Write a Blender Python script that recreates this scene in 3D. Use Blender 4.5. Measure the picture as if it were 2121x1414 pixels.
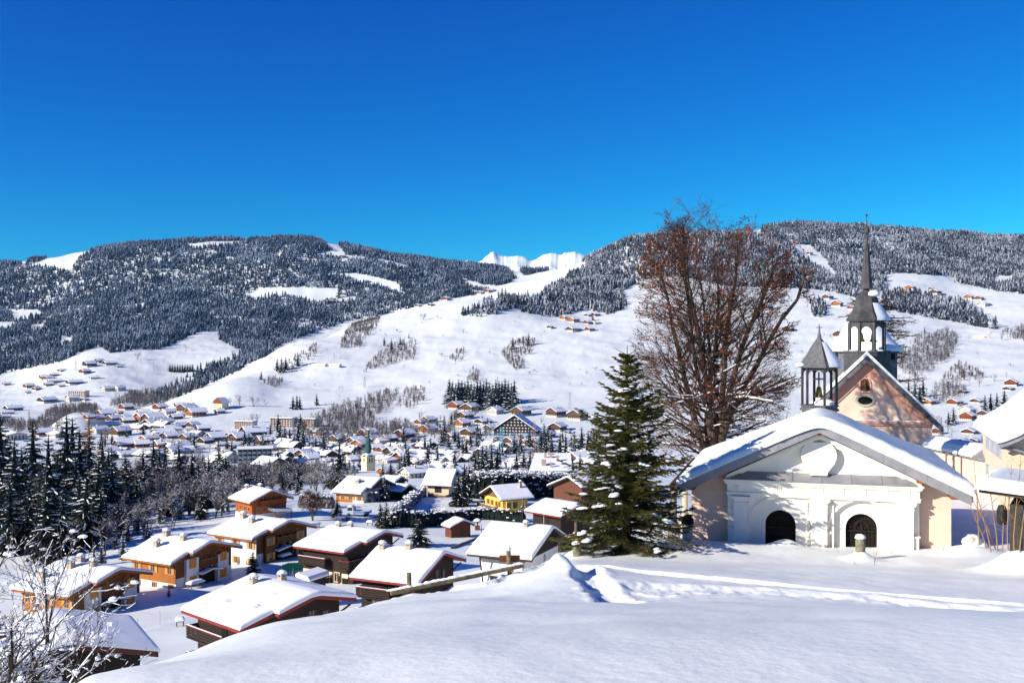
import bpy, math, random
import numpy as np
from mathutils import Vector
R=math.radians
C=bpy.context.scene.collection
for o in list(bpy.data.objects): bpy.data.objects.remove(o)
# ---------------------------------------------------------------- camera
F=2062.0; CX=1060.5; CY=707.0            # focal length and centre of the 2121 px wide photograph
cam=bpy.data.cameras.new('camera'); cam.sensor_width=36; cam.lens=35.0
cam.clip_start=0.1; cam.clip_end=40000
co=bpy.data.objects.new('camera',cam); C.objects.link(co)
co.location=(0,0,0); co.rotation_euler=(R(90),0,0)
bpy.context.scene.camera=co
# ---------------------------------------------------------------- light
SUN_EL=24.0; SUN_AZ=-118.0               # azimuth clockwise from +Y
w=bpy.data.worlds.new('World'); bpy.context.scene.world=w; w.use_nodes=True
nt=w.node_tree; nt.nodes.clear()
sky=nt.nodes.new('ShaderNodeTexSky'); sky.sky_type='NISHITA'; sky.sun_disc=False
sky.sun_elevation=R(SUN_EL); sky.sun_rotation=R(SUN_AZ); sky.altitude=1800; sky.air_density=1.0; sky.dust_density=0.15; sky.ozone_density=3.0
sep=nt.nodes.new('ShaderNodeSeparateColor'); cmb=nt.nodes.new('ShaderNodeCombineColor')   # deep blue winter sky: each channel of the physical sky gets its own contrast
nt.links.new(sky.outputs[0],sep.inputs[0])
for k_,(ex_,ga_) in enumerate(((3.4,.0024),(1.62,.2270),(.93,1.005))):
    p_=nt.nodes.new('ShaderNodeMath'); p_.operation='POWER'; p_.inputs[1].default_value=ex_; m_=nt.nodes.new('ShaderNodeMath'); m_.operation='MULTIPLY'; m_.inputs[1].default_value=ga_
    nt.links.new(sep.outputs[k_],p_.inputs[0]); nt.links.new(p_.outputs[0],m_.inputs[0]); n_=nt.nodes.new('ShaderNodeMath'); n_.operation='MINIMUM'; nt.links.new(m_.outputs[0],n_.inputs[0]); nt.links.new(sep.outputs[k_],n_.inputs[1]); nt.links.new(n_.outputs[0],cmb.inputs[k_])
bg=nt.nodes.new('ShaderNodeBackground'); bg.inputs[1].default_value=0.1016
out=nt.nodes.new('ShaderNodeOutputWorld')
nt.links.new(cmb.outputs[0],bg.inputs[0]); nt.links.new(bg.outputs[0],out.inputs[0])
sl=bpy.data.lights.new('sun','SUN'); sl.energy=4.8; sl.angle=R(0.5); sl.color=(1.0,0.94,0.84)
so=bpy.data.objects.new('sun',sl); C.objects.link(so)
S=Vector((math.sin(R(SUN_AZ))*math.cos(R(SUN_EL)),math.cos(R(SUN_AZ))*math.cos(R(SUN_EL)),math.sin(R(SUN_EL))))
so.rotation_euler=S.to_track_quat('Z','Y').to_euler(); so.location=(-50,-30,60)
sc=bpy.context.scene
sc.view_settings.view_transform='Standard'; sc.view_settings.look='None'; sc.view_settings.gamma=1; sc.view_settings.exposure=0.6
sc.render.engine='CYCLES'; sc.cycles.use_denoising=True
sc.cycles.max_bounces=6; sc.cycles.diffuse_bounces=3; sc.cycles.glossy_bounces=2; sc.cycles.transmission_bounces=2; sc.cycles.transparent_max_bounces=4
# ---------------------------------------------------------------- helpers
def tag(o,label=None,cat=None,group=None,kind=None):
    if label: o['label']=label
    if cat: o['category']=cat
    if group: o['group']=group
    if kind: o['kind']=kind
    return o
def empty(name,loc,hd=0,label=None,cat=None,group=None):
    o=bpy.data.objects.new(name,None); C.objects.link(o); o.location=loc; o.rotation_euler=(0,0,R(-hd)); o.empty_display_size=.3
    return tag(o,label,cat,group)
def dup(root,loc,hd=0,s=1.0,label=None,group=None,kids=True):
    r=root.copy(); C.objects.link(r); r.location=loc; r.rotation_euler=(0,0,R(-hd)); r.scale=(s,s,s) if not isinstance(s,tuple) else s
    if label: r['label']=label
    if group: r['group']=group
    for ch in (root.children if kids else ()):
        c=ch.copy(); C.objects.link(c); c.parent=r
        for g in ch.children:
            d=g.copy(); C.objects.link(d); d.parent=c
    return r
def nmesh(name,V,Fc,mats,parent=None,smooth=False,loc=None,midx=None,fattr=None):
    me=bpy.data.meshes.new(name)
    V=np.asarray(V,dtype=np.float32).reshape(-1,3)
    if isinstance(Fc,np.ndarray):
        n,k=Fc.shape
        me.vertices.add(len(V)); me.vertices.foreach_set('co',V.ravel())
        me.loops.add(n*k); me.loops.foreach_set('vertex_index',Fc.astype(np.int32).ravel())
        me.polygons.add(n); me.polygons.foreach_set('loop_start',np.arange(0,n*k,k,dtype=np.int32)); me.polygons.foreach_set('loop_total',np.full(n,k,dtype=np.int32))
        me.update(calc_edges=True)
    else:
        me.from_pydata([tuple(map(float,v)) for v in V],[],Fc)
    if not isinstance(mats,(list,tuple)): mats=[mats]
    for m in mats: me.materials.append(m)
    if midx is not None: me.polygons.foreach_set('material_index',np.asarray(midx,dtype=np.int32))
    if fattr is not None:
        for k,a in fattr.items():
            at=me.attributes.new(k,'FLOAT','FACE'); at.data.foreach_set('value',np.asarray(a,dtype=np.float32))
    if smooth: me.polygons.foreach_set('use_smooth',np.ones(len(me.polygons),dtype=bool))
    me.update()
    o=bpy.data.objects.new(name,me); C.objects.link(o)
    if parent is not None: o.parent=parent
    if loc is not None: o.location=loc
    return o
class MB:
    def __init__(s): s.v=[]; s.f=[]; s.m=[]; s.mi=0
    def add(s,vs,fs):
        b=len(s.v); s.v.extend(vs)
        for f in fs: s.f.append([b+i for i in f]); s.m.append(s.mi)
        return s
    def box(s,x0,x1,y0,y1,z0,z1):
        return s.add([(x0,y0,z0),(x1,y0,z0),(x1,y1,z0),(x0,y1,z0),(x0,y0,z1),(x1,y0,z1),(x1,y1,z1),(x0,y1,z1)],
          [(3,2,1,0),(4,5,6,7),(0,1,5,4),(1,2,6,5),(2,3,7,6),(3,0,4,7)])
    def prism(s,poly,y0,y1,ax='y'):
        n=len(poly)
        if ax=='y': a=[(p[0],y0,p[1]) for p in poly]+[(p[0],y1,p[1]) for p in poly]
        elif ax=='x': a=[(y0,p[0],p[1]) for p in poly]+[(y1,p[0],p[1]) for p in poly]
        else: a=[(p[0],p[1],y0) for p in poly]+[(p[0],p[1],y1) for p in poly]
        fs=[tuple(range(n)),tuple(range(2*n-1,n-1,-1))]+[(i,(i+1)%n,n+(i+1)%n,n+i)[::-1] for i in range(n)]
        return s.add(a,fs)
    def tube(s,p,q,r0,r1,n=6,cap=True):
        p=Vector(p);q=Vector(q);d=(q-p)
        if d.length<1e-6: return s
        d.normalize(); u=d.orthogonal().normalized(); w=d.cross(u)
        vs=[]
        for c,r in((p,r0),(q,r1)):
            for i in range(n):
                a=2*math.pi*i/n; vs.append(tuple(c+u*(math.cos(a)*r)+w*(math.sin(a)*r)))
        fs=[(i,(i+1)%n,n+(i+1)%n,n+i) for i in range(n)]
        if cap: fs+=[tuple(range(n-1,-1,-1)),tuple(range(n,2*n))]
        return s.add(vs,fs)
    def lathe(s,prof,n=8,cx=0,cy=0,rot=0,a0=0,a1=360):
        full=(a1-a0)>=360; k=n if full else n+1
        vs=[];fs=[]
        for r,z in prof:
            for i in range(k):
                a=R(rot+a0+(a1-a0)*i/n); vs.append((cx+r*math.cos(a),cy+r*math.sin(a),z))
        for j in range(len(prof)-1):
            for i in range(n):
                i2=(i+1)%k; fs.append((j*k+i,j*k+i2,(j+1)*k+i2,(j+1)*k+i))
        return s.add(vs,fs)
    def blob(s,c,r,seed=0,n=7,m=5,flat=.5,jit=.25):
        rn=random.Random(seed); vs=[];fs=[]
        for j in range(m+1):
            ph=math.pi*j/m
            for i in range(n):
                a=2*math.pi*i/n; k=1+rn.uniform(-jit,jit)
                vs.append((c[0]+r[0]*k*math.sin(ph)*math.cos(a),c[1]+r[1]*k*math.sin(ph)*math.sin(a),c[2]+r[2]*k*math.cos(ph)*(1 if j<=m/2 else flat)))
        for j in range(m):
            for i in range(n): fs.append((j*n+i,j*n+(i+1)%n,(j+1)*n+(i+1)%n,(j+1)*n+i)[::-1])
        return s.add(vs,fs)
    def build(s,name,mats,parent=None,smooth=False,loc=None):
        return nmesh(name,s.v,s.f,mats,parent,smooth,loc,s.m)
def mat(name,col,rough=.8,col2=None,scale=3.0,detail=4,bump=0,bscale=None,stretch=None,metal=0,spec=.3,con=(0.35,0.65),obj=True):
    m=bpy.data.materials.new(name); m.use_nodes=True; t=m.node_tree; b=t.nodes['Principled BSDF']
    b.inputs['Roughness'].default_value=rough; b.inputs['Metallic'].default_value=metal; b.inputs['Specular IOR Level'].default_value=spec
    b.inputs['Base Color'].default_value=(*col,1)
    if col2 or bump:
        tc=t.nodes.new('ShaderNodeTexCoord'); mp=t.nodes.new('ShaderNodeMapping')
        if stretch: mp.inputs['Scale'].default_value=stretch
        t.links.new(tc.outputs['Object'],mp.inputs[0])
    if col2:
        n=t.nodes.new('ShaderNodeTexNoise'); n.inputs['Scale'].default_value=scale; n.inputs['Detail'].default_value=detail
        rp=t.nodes.new('ShaderNodeValToRGB'); rp.color_ramp.elements[0].position=con[0]; rp.color_ramp.elements[1].position=con[1]
        rp.color_ramp.elements[0].color=(*col,1); rp.color_ramp.elements[1].color=(*col2,1)
        t.links.new(mp.outputs[0],n.inputs[0]); t.links.new(n.outputs['Fac'],rp.inputs[0]); t.links.new(rp.outputs[0],b.inputs['Base Color'])
    if bump:
        n2=t.nodes.new('ShaderNodeTexNoise'); n2.inputs['Scale'].default_value=bscale or scale*4; n2.inputs['Detail'].default_value=5
        bp=t.nodes.new('ShaderNodeBump'); bp.inputs['Strength'].default_value=bump; bp.inputs['Distance'].default_value=.05
        t.links.new(mp.outputs[0],n2.inputs[0]); t.links.new(n2.outputs['Fac'],bp.inputs['Height']); t.links.new(bp.outputs[0],b.inputs['Normal'])
    return m
def planks(name,c1,c2,width=.16,vertical=False,gap=.35):
    # timber boards: wave bands crossing the wall, grain noise along it
    m=mat(name,c1,.75,c2,2.0,5,stretch=(1,1,7) if not vertical else (7,7,1)); t=m.node_tree; b=t.nodes['Principled BSDF']
    tc=t.nodes.new('ShaderNodeTexCoord'); wv=t.nodes.new('ShaderNodeTexWave'); wv.bands_direction='X' if vertical else 'Z'
    wv.inputs['Scale'].default_value=0.314/width; wv.inputs['Distortion'].default_value=0.3
    rp=t.nodes.new('ShaderNodeValToRGB'); rp.color_ramp.elements[0].position=0; rp.color_ramp.elements[0].color=(gap,gap,gap,1); rp.color_ramp.elements[1].position=.25; rp.color_ramp.elements[1].color=(1,1,1,1)
    mx=t.nodes.new('ShaderNodeMix'); mx.data_type='RGBA'; mx.blend_type='MULTIPLY'; mx.inputs[0].default_value=1
    src=b.inputs['Base Color'].links[0].from_socket
    t.links.new(tc.outputs['Object'],wv.inputs[0]); t.links.new(wv.outputs['Fac'],rp.inputs[0])
    t.links.new(src,mx.inputs[6]); t.links.new(rp.outputs[0],mx.inputs[7]); t.links.new(mx.outputs[2],b.inputs['Base Color'])
    return m
# ---------------------------------------------------------------- materials
SNOW=mat('snow',(.79,.81,.765),.55,(.85,.865,.815),.35,3,bump=.18,bscale=9,spec=.25)
RSNOW=mat('roof_snow',(.88,.88,.88),.6,bump=.12,bscale=5,spec=.2)
TSNOW=mat('tree_snow',(.86,.87,.88),.7,spec=.2)
PEACH=mat('peach_plaster',(.78,.56,.43),.9,(.66,.46,.35),1.1,5,bump=.1,bscale=25)
PEACHR=mat('rough_peach_plaster',(.74,.60,.42),.95,(.62,.48,.32),8,6,bump=.5,bscale=18)
WHITE=mat('white_plaster',(.86,.81,.70),.85,(.72,.67,.57),1.3,7,bump=.08,bscale=20,con=(.5,.85),stretch=(1,1,.45))
PINK=mat('pink_plaster',(.72,.36,.25),.9,(.66,.33,.24),3)
ZINC=mat('zinc_sheet',(.20,.20,.22),.55,(.29,.27,.28),2.2,5,spec=.5)
SLATE=mat('grey_shingle',(.16,.16,.18),.7,(.24,.23,.24),6,4,bump=.3,bscale=30)
IRON=mat('iron',(.02,.016,.014),.6)
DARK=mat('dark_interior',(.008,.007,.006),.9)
STONE=mat('mossy_stone',(.30,.25,.17),.95,(.13,.13,.08),7,6,bump=.9,bscale=14)
PALE_STONE=mat('pale_stone',(.50,.45,.36),.9,(.40,.36,.28),6,5,bump=.3)
OLDWOOD=mat('weathered_wood',(.20,.15,.08),.85,(.10,.08,.05),5,5,bump=.4,bscale=20,stretch=(1,1,1))
REDWOOD=mat('red_brown_wood',(.15,.045,.02),.8,(.09,.03,.015),4,5)
YWOOD=mat('yellow_board',(.55,.36,.10),.7,(.48,.30,.08),4)
HONEY=planks('honey_timber',(.44,.155,.022),(.28,.085,.012),.22)
DZINC=mat('dark_zinc',(.035,.034,.038),.6,(.075,.068,.07),2.2,5,spec=.4)
DSLATE=mat('dark_shingle',(.09,.09,.10),.7,(.15,.145,.15),6,4,bump=.3,bscale=30)
HONEYV_SHADE=planks('shaded_honey_boards',(.22,.078,.015),(.13,.043,.009),.16,True)  # darker copy of the honey timber: gable shade painted into the colour
ORANGE=planks('red_orange_timber',(.42,.10,.02),(.30,.07,.012),.2)
BROWN=planks('dark_brown_timber',(.034,.016,.009),(.020,.010,.006),.2)
GREYWOOD=planks('grey_brown_timber',(.24,.15,.07),(.17,.10,.05),.16,True)
REDTRIM=mat('red_painted_trim',(.24,.022,.020),.6,(.17,.018,.016),2)
ORTRIM=mat('orange_wood_trim',(.34,.10,.02),.7,(.24,.07,.015),2)
BTRIM=mat('brown_wood_trim',(.06,.03,.018),.7)
CREAM=mat('cream_plaster',(.74,.62,.38),.9,(.66,.55,.34),1.5)
PWHITE=mat('chalet_white_plaster',(.70,.67,.62),.9,(.62,.60,.57),1.2,5)
YELLOW=mat('yellow_plaster',(.80,.55,.10),.9,(.72,.48,.08),1.5)
GLASS=mat('window_glass',(.03,.04,.05),.12,spec=.8)
SHUT=mat('honey_shutter',(.60,.27,.05),.7,(.50,.21,.04),6)
DSHUT=mat('dark_shutter',(.04,.018,.012),.8)
GSHUT=mat('grey_shutter',(.30,.33,.38),.8,(.38,.40,.44),4)
CHIM=mat('chimney_render',(.45,.34,.24),.9,(.36,.27,.19),5)
BRONZE=mat('bell_bronze',(.20,.13,.04),.45,metal=.7)
GREEN_CU=mat('green_copper',(.02,.07,.05),.6,(.035,.11,.08),3)
BARK=mat('bark',(.040,.024,.016),.95,(.10,.075,.055),3,5,bump=.6,bscale=8,stretch=(4,4,1))
TWIG=mat('reddish_twig',(.060,.026,.018),.9)
LEAF=mat('dry_brown_leaf',(.42,.11,.03),.8,(.22,.05,.02),30)
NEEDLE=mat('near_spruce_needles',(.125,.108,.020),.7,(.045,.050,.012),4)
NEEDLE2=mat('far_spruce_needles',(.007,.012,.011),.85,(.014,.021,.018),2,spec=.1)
FROSTN=mat('frosted_needles',(.055,.065,.075),.85,(.022,.03,.03),2.5,con=(.4,.6))
FTWIG=mat('frosted_twig',(.085,.07,.06),.9,(.33,.33,.35),1.5,con=(.45,.7))
BTWIG=mat('bare_brown_twig',(.13,.085,.06),.9,(.22,.17,.14),1.0)
GOLDN=mat('golden_larch',(.30,.11,.02),.9,(.22,.07,.015),2)
SCRUB=mat('scrub_twig',(.065,.038,.026),.9,(.16,.11,.09),.4)
CONC=mat('grey_concrete',(.38,.37,.34),.9,(.32,.31,.29),1.5)
STEEL=mat('galvanised_steel',(.36,.37,.38),.6)
BLUEP=mat('blue_paint',(.10,.34,.45),.6)
REDP=mat('red_paint',(.55,.03,.03),.6)
NET=mat('green_netting',(.02,.27,.19),.8)
def glints(m):
    # sparkle painted in as sparse tiny white spots, glossier and slightly tilted
    t=m.node_tree; b=t.nodes['Principled BSDF']; tc=t.nodes.new('ShaderNodeTexCoord')
    v=t.nodes.new('ShaderNodeTexVoronoi'); v.inputs['Scale'].default_value=15; t.links.new(tc.outputs['Object'],v.inputs['Vector'])
    lt=t.nodes.new('ShaderNodeMath'); lt.operation='LESS_THAN'; lt.inputs[1].default_value=.16; t.links.new(v.outputs['Distance'],lt.inputs[0])
    sp=t.nodes.new('ShaderNodeSeparateColor'); t.links.new(v.outputs['Color'],sp.inputs[0]); g=t.nodes.new('ShaderNodeMath'); g.operation='GREATER_THAN'; g.inputs[1].default_value=.955; t.links.new(sp.outputs[0],g.inputs[0])
    mu=t.nodes.new('ShaderNodeMath'); mu.operation='MULTIPLY'; t.links.new(lt.outputs[0],mu.inputs[0]); t.links.new(g.outputs[0],mu.inputs[1])
    mx=t.nodes.new('ShaderNodeMix'); mx.data_type='RGBA'; src=b.inputs['Base Color'].links[0].from_socket; t.links.new(mu.outputs[0],mx.inputs[0]); t.links.new(src,mx.inputs[6]); mx.inputs[7].default_value=(1,1,1,1); t.links.new(mx.outputs[2],b.inputs['Base Color'])
    ra=t.nodes.new('ShaderNodeMapRange'); ra.inputs[3].default_value=.55; ra.inputs[4].default_value=.32; t.links.new(mu.outputs[0],ra.inputs[0]); t.links.new(ra.outputs[0],b.inputs['Roughness'])
    ms=t.nodes.new('ShaderNodeMath'); ms.operation='MULTIPLY_ADD'; ms.inputs[1].default_value=.8; ms.inputs[2].default_value=.25; t.links.new(mu.outputs[0],ms.inputs[0]); t.links.new(ms.outputs[0],b.inputs['Specular IOR Level'])
    wg=t.nodes.new('ShaderNodeVectorMath'); wg.operation='SUBTRACT'; wg.inputs[1].default_value=(.5,.5,.5); t.links.new(v.outputs['Color'],wg.inputs[0])
    ws=t.nodes.new('ShaderNodeVectorMath'); ws.operation='SCALE'; t.links.new(wg.outputs[0],ws.inputs[0]); m3=t.nodes.new('ShaderNodeMath'); m3.operation='MULTIPLY'; m3.inputs[1].default_value=.15; t.links.new(mu.outputs[0],m3.inputs[0]); t.links.new(m3.outputs[0],ws.inputs['Scale'])
    wa=t.nodes.new('ShaderNodeVectorMath'); wa.operation='ADD'; wn=t.nodes.new('ShaderNodeVectorMath'); wn.operation='NORMALIZE'
    nl=b.inputs['Normal'].links[0].from_socket; t.links.new(nl,wa.inputs[0]); t.links.new(ws.outputs[0],wa.inputs[1]); t.links.new(wa.outputs[0],wn.inputs[0]); t.links.new(wn.outputs[0],b.inputs['Normal'])
glints(SNOW)
# ---------------------------------------------------------------- noise
def vnoise(x,y,seed=0):
    xi=np.floor(x).astype(np.int64); yi=np.floor(y).astype(np.int64); fx=x-xi; fy=y-yi
    fx=fx*fx*(3-2*fx); fy=fy*fy*(3-2*fy)
    def h(a,b):
        n=(a*374761393+b*668265263+seed*1442695041)&0xffffffff
        n=((n^(n>>13))*1274126177)&0xffffffff
        return ((n^(n>>16))&0xffff)/65535.0
    return (h(xi,yi)*(1-fx)+h(xi+1,yi)*fx)*(1-fy)+(h(xi,yi+1)*(1-fx)+h(xi+1,yi+1)*fx)*fy
def fbm(x,y,o=4,seed=0):
    s=0;a=1;t=0
    for k in range(o): s=s+a*vnoise(x*2**k,y*2**k,seed+k*17); t+=a; a*=.5
    return s/t-.5
# ---------------------------------------------------------------- the ground, one sheet
# knots: distance from the camera (m); near rows give height, far rows give the sight-line row of the photograph
dn=[.3,2,6,10,14,18,24,32,42,60,90,120,165,218,250,350,500,700,950]
NU=[-900,0,200,400,600,800,1000,1200,1400,1700,2000,2121,3000]
NZ=[[-1.7, -2.0, -3.2, -6, -8.8, -11.5, -15.5, -19.5, -23, -28.5, -33.8, -38.0, -42.1, -45.8, -48.5, -58, -72, -90, -103],
[-1.68, -1.78, -2.5, -4.3, -6.4, -8.5, -11.8, -15.4, -19.2, -25.0, -30.6, -34.0, -38.1, -42.3, -44.5, -55, -71, -89, -103],
[-1.65, -1.75, -2.06, -3.44, -5.0, -6.8, -9.8, -13.4, -17.8, -24.5, -30.3, -33.8, -37.1, -40.8, -43.5, -54, -71, -89, -103],
[-1.65, -1.74, -2.0, -3.12, -4.36, -5.72, -8.2, -12, -16.8, -23.5, -30.1, -33.6, -36.4, -39.3, -42.0, -53, -71, -89, -103],
[-1.62, -1.72, -1.98, -2.9, -3.95, -5.09, -7.1, -10.8, -15.5, -22.5, -29.6, -33.4, -36.3, -38.4, -41.0, -52, -70, -88, -103],
[-1.62, -1.7, -1.95, -2.8, -3.8, -4.8, -6.25, -8.4, -13, -21.0, -28.6, -33.0, -36.5, -39.2, -40.7, -51.5, -70, -88, -103],
[-1.6, -1.7, -1.93, -2.72, -3.66, -4.68, -6.0, -7.85, -11.1, -18.0, -26.8, -32.2, -36.5, -39.6, -40.7, -51.5, -70, -88, -103],
[-1.6, -1.7, -1.92, -2.7, -3.66, -4.8, -5.5, -6.95, -8.85, -14.0, -23.8, -30.5, -35.6, -39.3, -41.5, -52, -70, -88, -103],
[-1.6, -1.7, -1.9, -2.68, -3.66, -4.8, -5.62, -6.85, -7.65, -10.45, -17.9, -26.5, -33.55, -38.9, -42.25, -54, -72, -88, -102],
[-1.6, -1.7, -1.9, -2.67, -3.68, -4.8, -5.75, -6.92, -7.65, -8.1, -10.5, -17, -27, -38, -44, -58, -76, -90, -98],
[-1.6, -1.7, -1.9, -2.7, -3.78, -4.9, -5.85, -6.95, -7.5, -8.1, -10.5, -17, -27, -38, -44, -58, -76, -88, -92],
[-1.6, -1.7, -1.9, -2.72, -3.82, -4.92, -5.85, -6.9, -7.5, -8.1, -10.5, -17, -27, -38, -44, -58, -76, -88, -92],
[-1.6, -1.7, -1.9, -2.7, -3.6, -4.6, -5.6, -6.6, -7.2, -8, -10.5, -17, -27, -38, -44, -58, -76, -86, -88]]
df=[1300,1600,2000,2400,2900,3500,4300,5400,7500,13000]
FU=[-900,0,100,200,300,400,500,600,700,800,900,1000,1100,1200,1300,1400,1500,1600,1700,1800,1900,2000,2121,3000]
FV=[[880,850,812,795,700,640,545,600,660,700],
[880,850,812,782,706,645,552,600,660,700],
[880,850,800,756,706,640,535,600,660,700],
[880,846,790,730,696,620,514,590,660,700],
[874,842,800,735,696,615,502,580,660,700],
[864,806,814,740,692,612,500,580,660,700],
[862,783,770,734,700,612,498,580,660,700],
[862,795,712,742,700,612,490,580,660,700],
[862,795,702,684,702,612,508,580,660,700],
[860,792,704,656,688,612,528,580,660,700],
[850,785,698,634,640,605,542,590,660,700],
[848,777,694,620,630,590,548,600,660,700],
[846,775,692,632,600,575,562,600,660,700],
[846,775,690,645,574,546,562,600,660,700],
[845,775,690,640,585,498,540,600,660,700],
[843,775,688,625,570,484,520,600,660,700],
[842,772,688,622,568,482,500,600,660,700],
[840,768,688,622,568,500,472,560,660,700],
[838,764,684,620,580,520,468,560,660,700],
[832,760,680,622,572,525,474,560,660,700],
[826,754,684,630,572,530,484,560,660,700],
[820,750,690,632,588,545,494,560,660,700],
[812,745,682,622,578,540,500,560,660,700],
[800,735,680,620,570,540,500,560,660,700]]
def pchip(x,Y,xq):
    # monotone cubic through rows of Y (n,m) at x -> (len(xq),m)
    x=np.asarray(x,float);Y=np.asarray(Y,float);h=np.diff(x)[:,None];dl=np.diff(Y,axis=0)/h
    D=np.zeros_like(Y); a,b=dl[:-1],dl[1:]; w1=2*h[1:]+h[:-1]; w2=h[1:]+2*h[:-1]
    ok=(a*b)>0
    with np.errstate(divide='ignore',invalid='ignore'): hm=(w1+w2)/(w1/a+w2/b)
    D[1:-1]=np.where(ok,hm,0); D[0]=dl[0]; D[-1]=dl[-1]
    i=np.clip(np.searchsorted(x,xq)-1,0,len(x)-2); t=((xq-x[i])/(x[i+1]-x[i]))[:,None]; hh=h[i]
    return (2*t**3-3*t*t+1)*Y[i]+(t**3-2*t*t+t)*hh*D[i]+(-2*t**3+3*t*t)*Y[i+1]+(t**3-t*t)*hh*D[i+1]
rows=np.concatenate([np.exp(np.linspace(math.log(a),math.log(b),n,endpoint=False)) for a,b,n in((.4,13,160),(13,36,560),(36,60,110),(60,300,200),(300,12800,420))])
tin=np.linspace(-.57,.57,800); tout=.57+np.cumsum(np.linspace(.002,.034,52))
TT=np.concatenate([-tout[::-1],tin,tout]); UQ=np.clip(TT*F+CX,-899,2999)
lr=np.log(rows)
near=pchip(NU,NZ,UQ)                                   # (cols, dn)
farv=pchip(FU,FV,UQ); farz=-(farv-CY)/F*np.array(df)
prof=np.concatenate([near,farz],axis=1).T              # (depth,cols)
Z=pchip(np.log(np.array(dn+df)),prof,lr)               # (rows,cols)
_s=slice(52,-52); _k=np.ones(17)/17
for _ in range(3):   # soften the joints between table columns on the far slopes
    _z=np.pad(Z[:,_s],((0,0),(8,8)),mode='edge'); _c=np.cumsum(np.pad(_z,((0,0),(1,0))),axis=1); _sm=(_c[:,17:]-_c[:,:-17])/17
    _w=np.clip((rows-300)/500,0,1)[:,None]; Z[:,_s]=Z[:,_s]*(1-_w)+_sm*_w
XX=rows[:,None]*TT[None,:]; YY=np.repeat(rows[:,None],len(TT),1)
# relief noise, growing with distance
def ramp(x,a,b): return np.clip((x-a)/(b-a),0,1)
Z+=.22*fbm(XX/5.5,YY/3.8,3,3)*ramp(YY,3,9)*(1-ramp(YY,30,40)*.4)
Z+=.05*fbm(XX/.9,YY/1.3,3,5)*ramp(YY,2,6)*(1-ramp(YY,60,90))
Z+=1.2*fbm(XX/22,YY/22,3,7)*ramp(YY,60,110)
Z+=7*fbm(XX/90,YY/90,4,9)*ramp(YY,1200,1500)
Z+=10*fbm(XX/45,YY/30,4,19)*ramp(YY,1350,1700)*.5
Z+=55*fbm(XX/420,YY/420,4,11)*ramp(YY,2500,3600)
Z+=1.6*fbm(XX/60+YY/60,YY/14,2,23)*ramp(YY,1350,1500)*(1-ramp(YY,2300,2900))
def bump(u,d,h,r,p=2,ry=None):
    global Z
    x=(u-CX)/F*d; q=((XX-x)/r)**2+((YY-d)/(ry or r))**2
    Z=Z+h*np.exp(-q**(p/2))
bump(165,1180,24,30,2.6,40)
bump(1153,24,.17,.20,2); bump(1156,24.2,.27,.55,1.5); bump(1130,23.6,.12,1.7,2)
bump(1195,33,.30,.45); bump(1240,34.6,.25,.5); bump(848,29.5,.08,.3); bump(1056,30.5,.14,.4)
bump(1783,31.5,.34,.40,1.6); bump(1629,34,.22,.5); bump(1500,33.6,.16,1.6); bump(1640,33.2,.10,1.2)
bump(2010,33,.30,.9); bump(2095,27.2,.32,.55); bump(2150,27,.45,.9); bump(2050,28,.15,.8)
def trench(pts,w,dep,rough,seed,lip=.35):
    global Z
    P=[((u-CX)/F*d,d) for u,d in pts]; best=np.full(XX.shape,1e9)
    sel=(YY>min(p[1] for p in P)-3)&(YY<max(p[1] for p in P)+3)
    x=XX[sel];y=YY[sel];b=np.full(x.shape,1e9)
    for (ax,ay),(bx,by) in zip(P[:-1],P[1:]):
        dx,dy=bx-ax,by-ay; t=np.clip(((x-ax)*dx+(y-ay)*dy)/(dx*dx+dy*dy),0,1)
        b=np.minimum(b,np.hypot(x-ax-t*dx,y-ay-t*dy))
    b=b+w*.7*fbm(x/.5,y/.5,3,seed)
    c=np.exp(-(b/w)**4); l=np.exp(-((b-w*1.45)/(w*.4))**2)
    Z[sel]+= -dep*c + rough*(fbm(x/.28,y/.34,3,seed+3))*np.exp(-(b/(w*1.5))**2)*2 + l*dep*lip
trench([(2300,19.3),(2121,20.0),(1900,21.0),(1700,22.2),(1500,23.2),(1350,24.2),(1240,25.2),(1205,25.2),(1225,22.4),(1265,20.2),(1290,18.4)],.32,.20,.05,41,.06)
trench([(2300,17.8),(2121,18.6),(1800,20.0),(1560,21.0),(1360,21.2),(1300,20)],.6,.10,.05,47,.12)
trench([(985,30),(1040,34),(1100,38),(1150,42),(1200,46),(1235,50),(1250,56)],.42,.30,.15,43,.5)
trench([(1180,37),(1230,39.5),(1290,42)],.4,.2,.12,44,.5)
rn=random.Random(4)
for k in range(22):   # footprints beside the rail
    u=815+k*11+rn.uniform(-3,3); d=30.4+.25*(k%2)+.05*k; bump(u,d,-.16,.14); bump(u+3,d-.22,.06,.13)
for u,d in((1700,17.2),(1830,16.6),(1885,16.9),(1500,16.8)): bump(u,d,-.07,.22)
nr,nc=Z.shape
idx=np.arange(nr*nc).reshape(nr,nc)
Fq=np.stack([idx[:-1,:-1],idx[:-1,1:],idx[1:,1:],idx[1:,:-1]],-1).reshape(-1,4)
ground=nmesh('ground',np.stack([XX,YY,Z],-1).reshape(-1,3),Fq,SNOW,smooth=True); tag(ground,kind='structure')
def gz(x,y):
    if y<rows[0]: return -1.6
    t=x/y; j=np.clip(np.searchsorted(TT,t)-1,0,nc-2); i=np.clip(np.searchsorted(rows,y)-1,0,nr-2)
    a=min(max((t-TT[j])/(TT[j+1]-TT[j]),0),1); b=(y-rows[i])/(rows[i+1]-rows[i])
    return float((Z[i,j]*(1-a)+Z[i,j+1]*a)*(1-b)+(Z[i+1,j]*(1-a)+Z[i+1,j+1]*a)*b)
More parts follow.
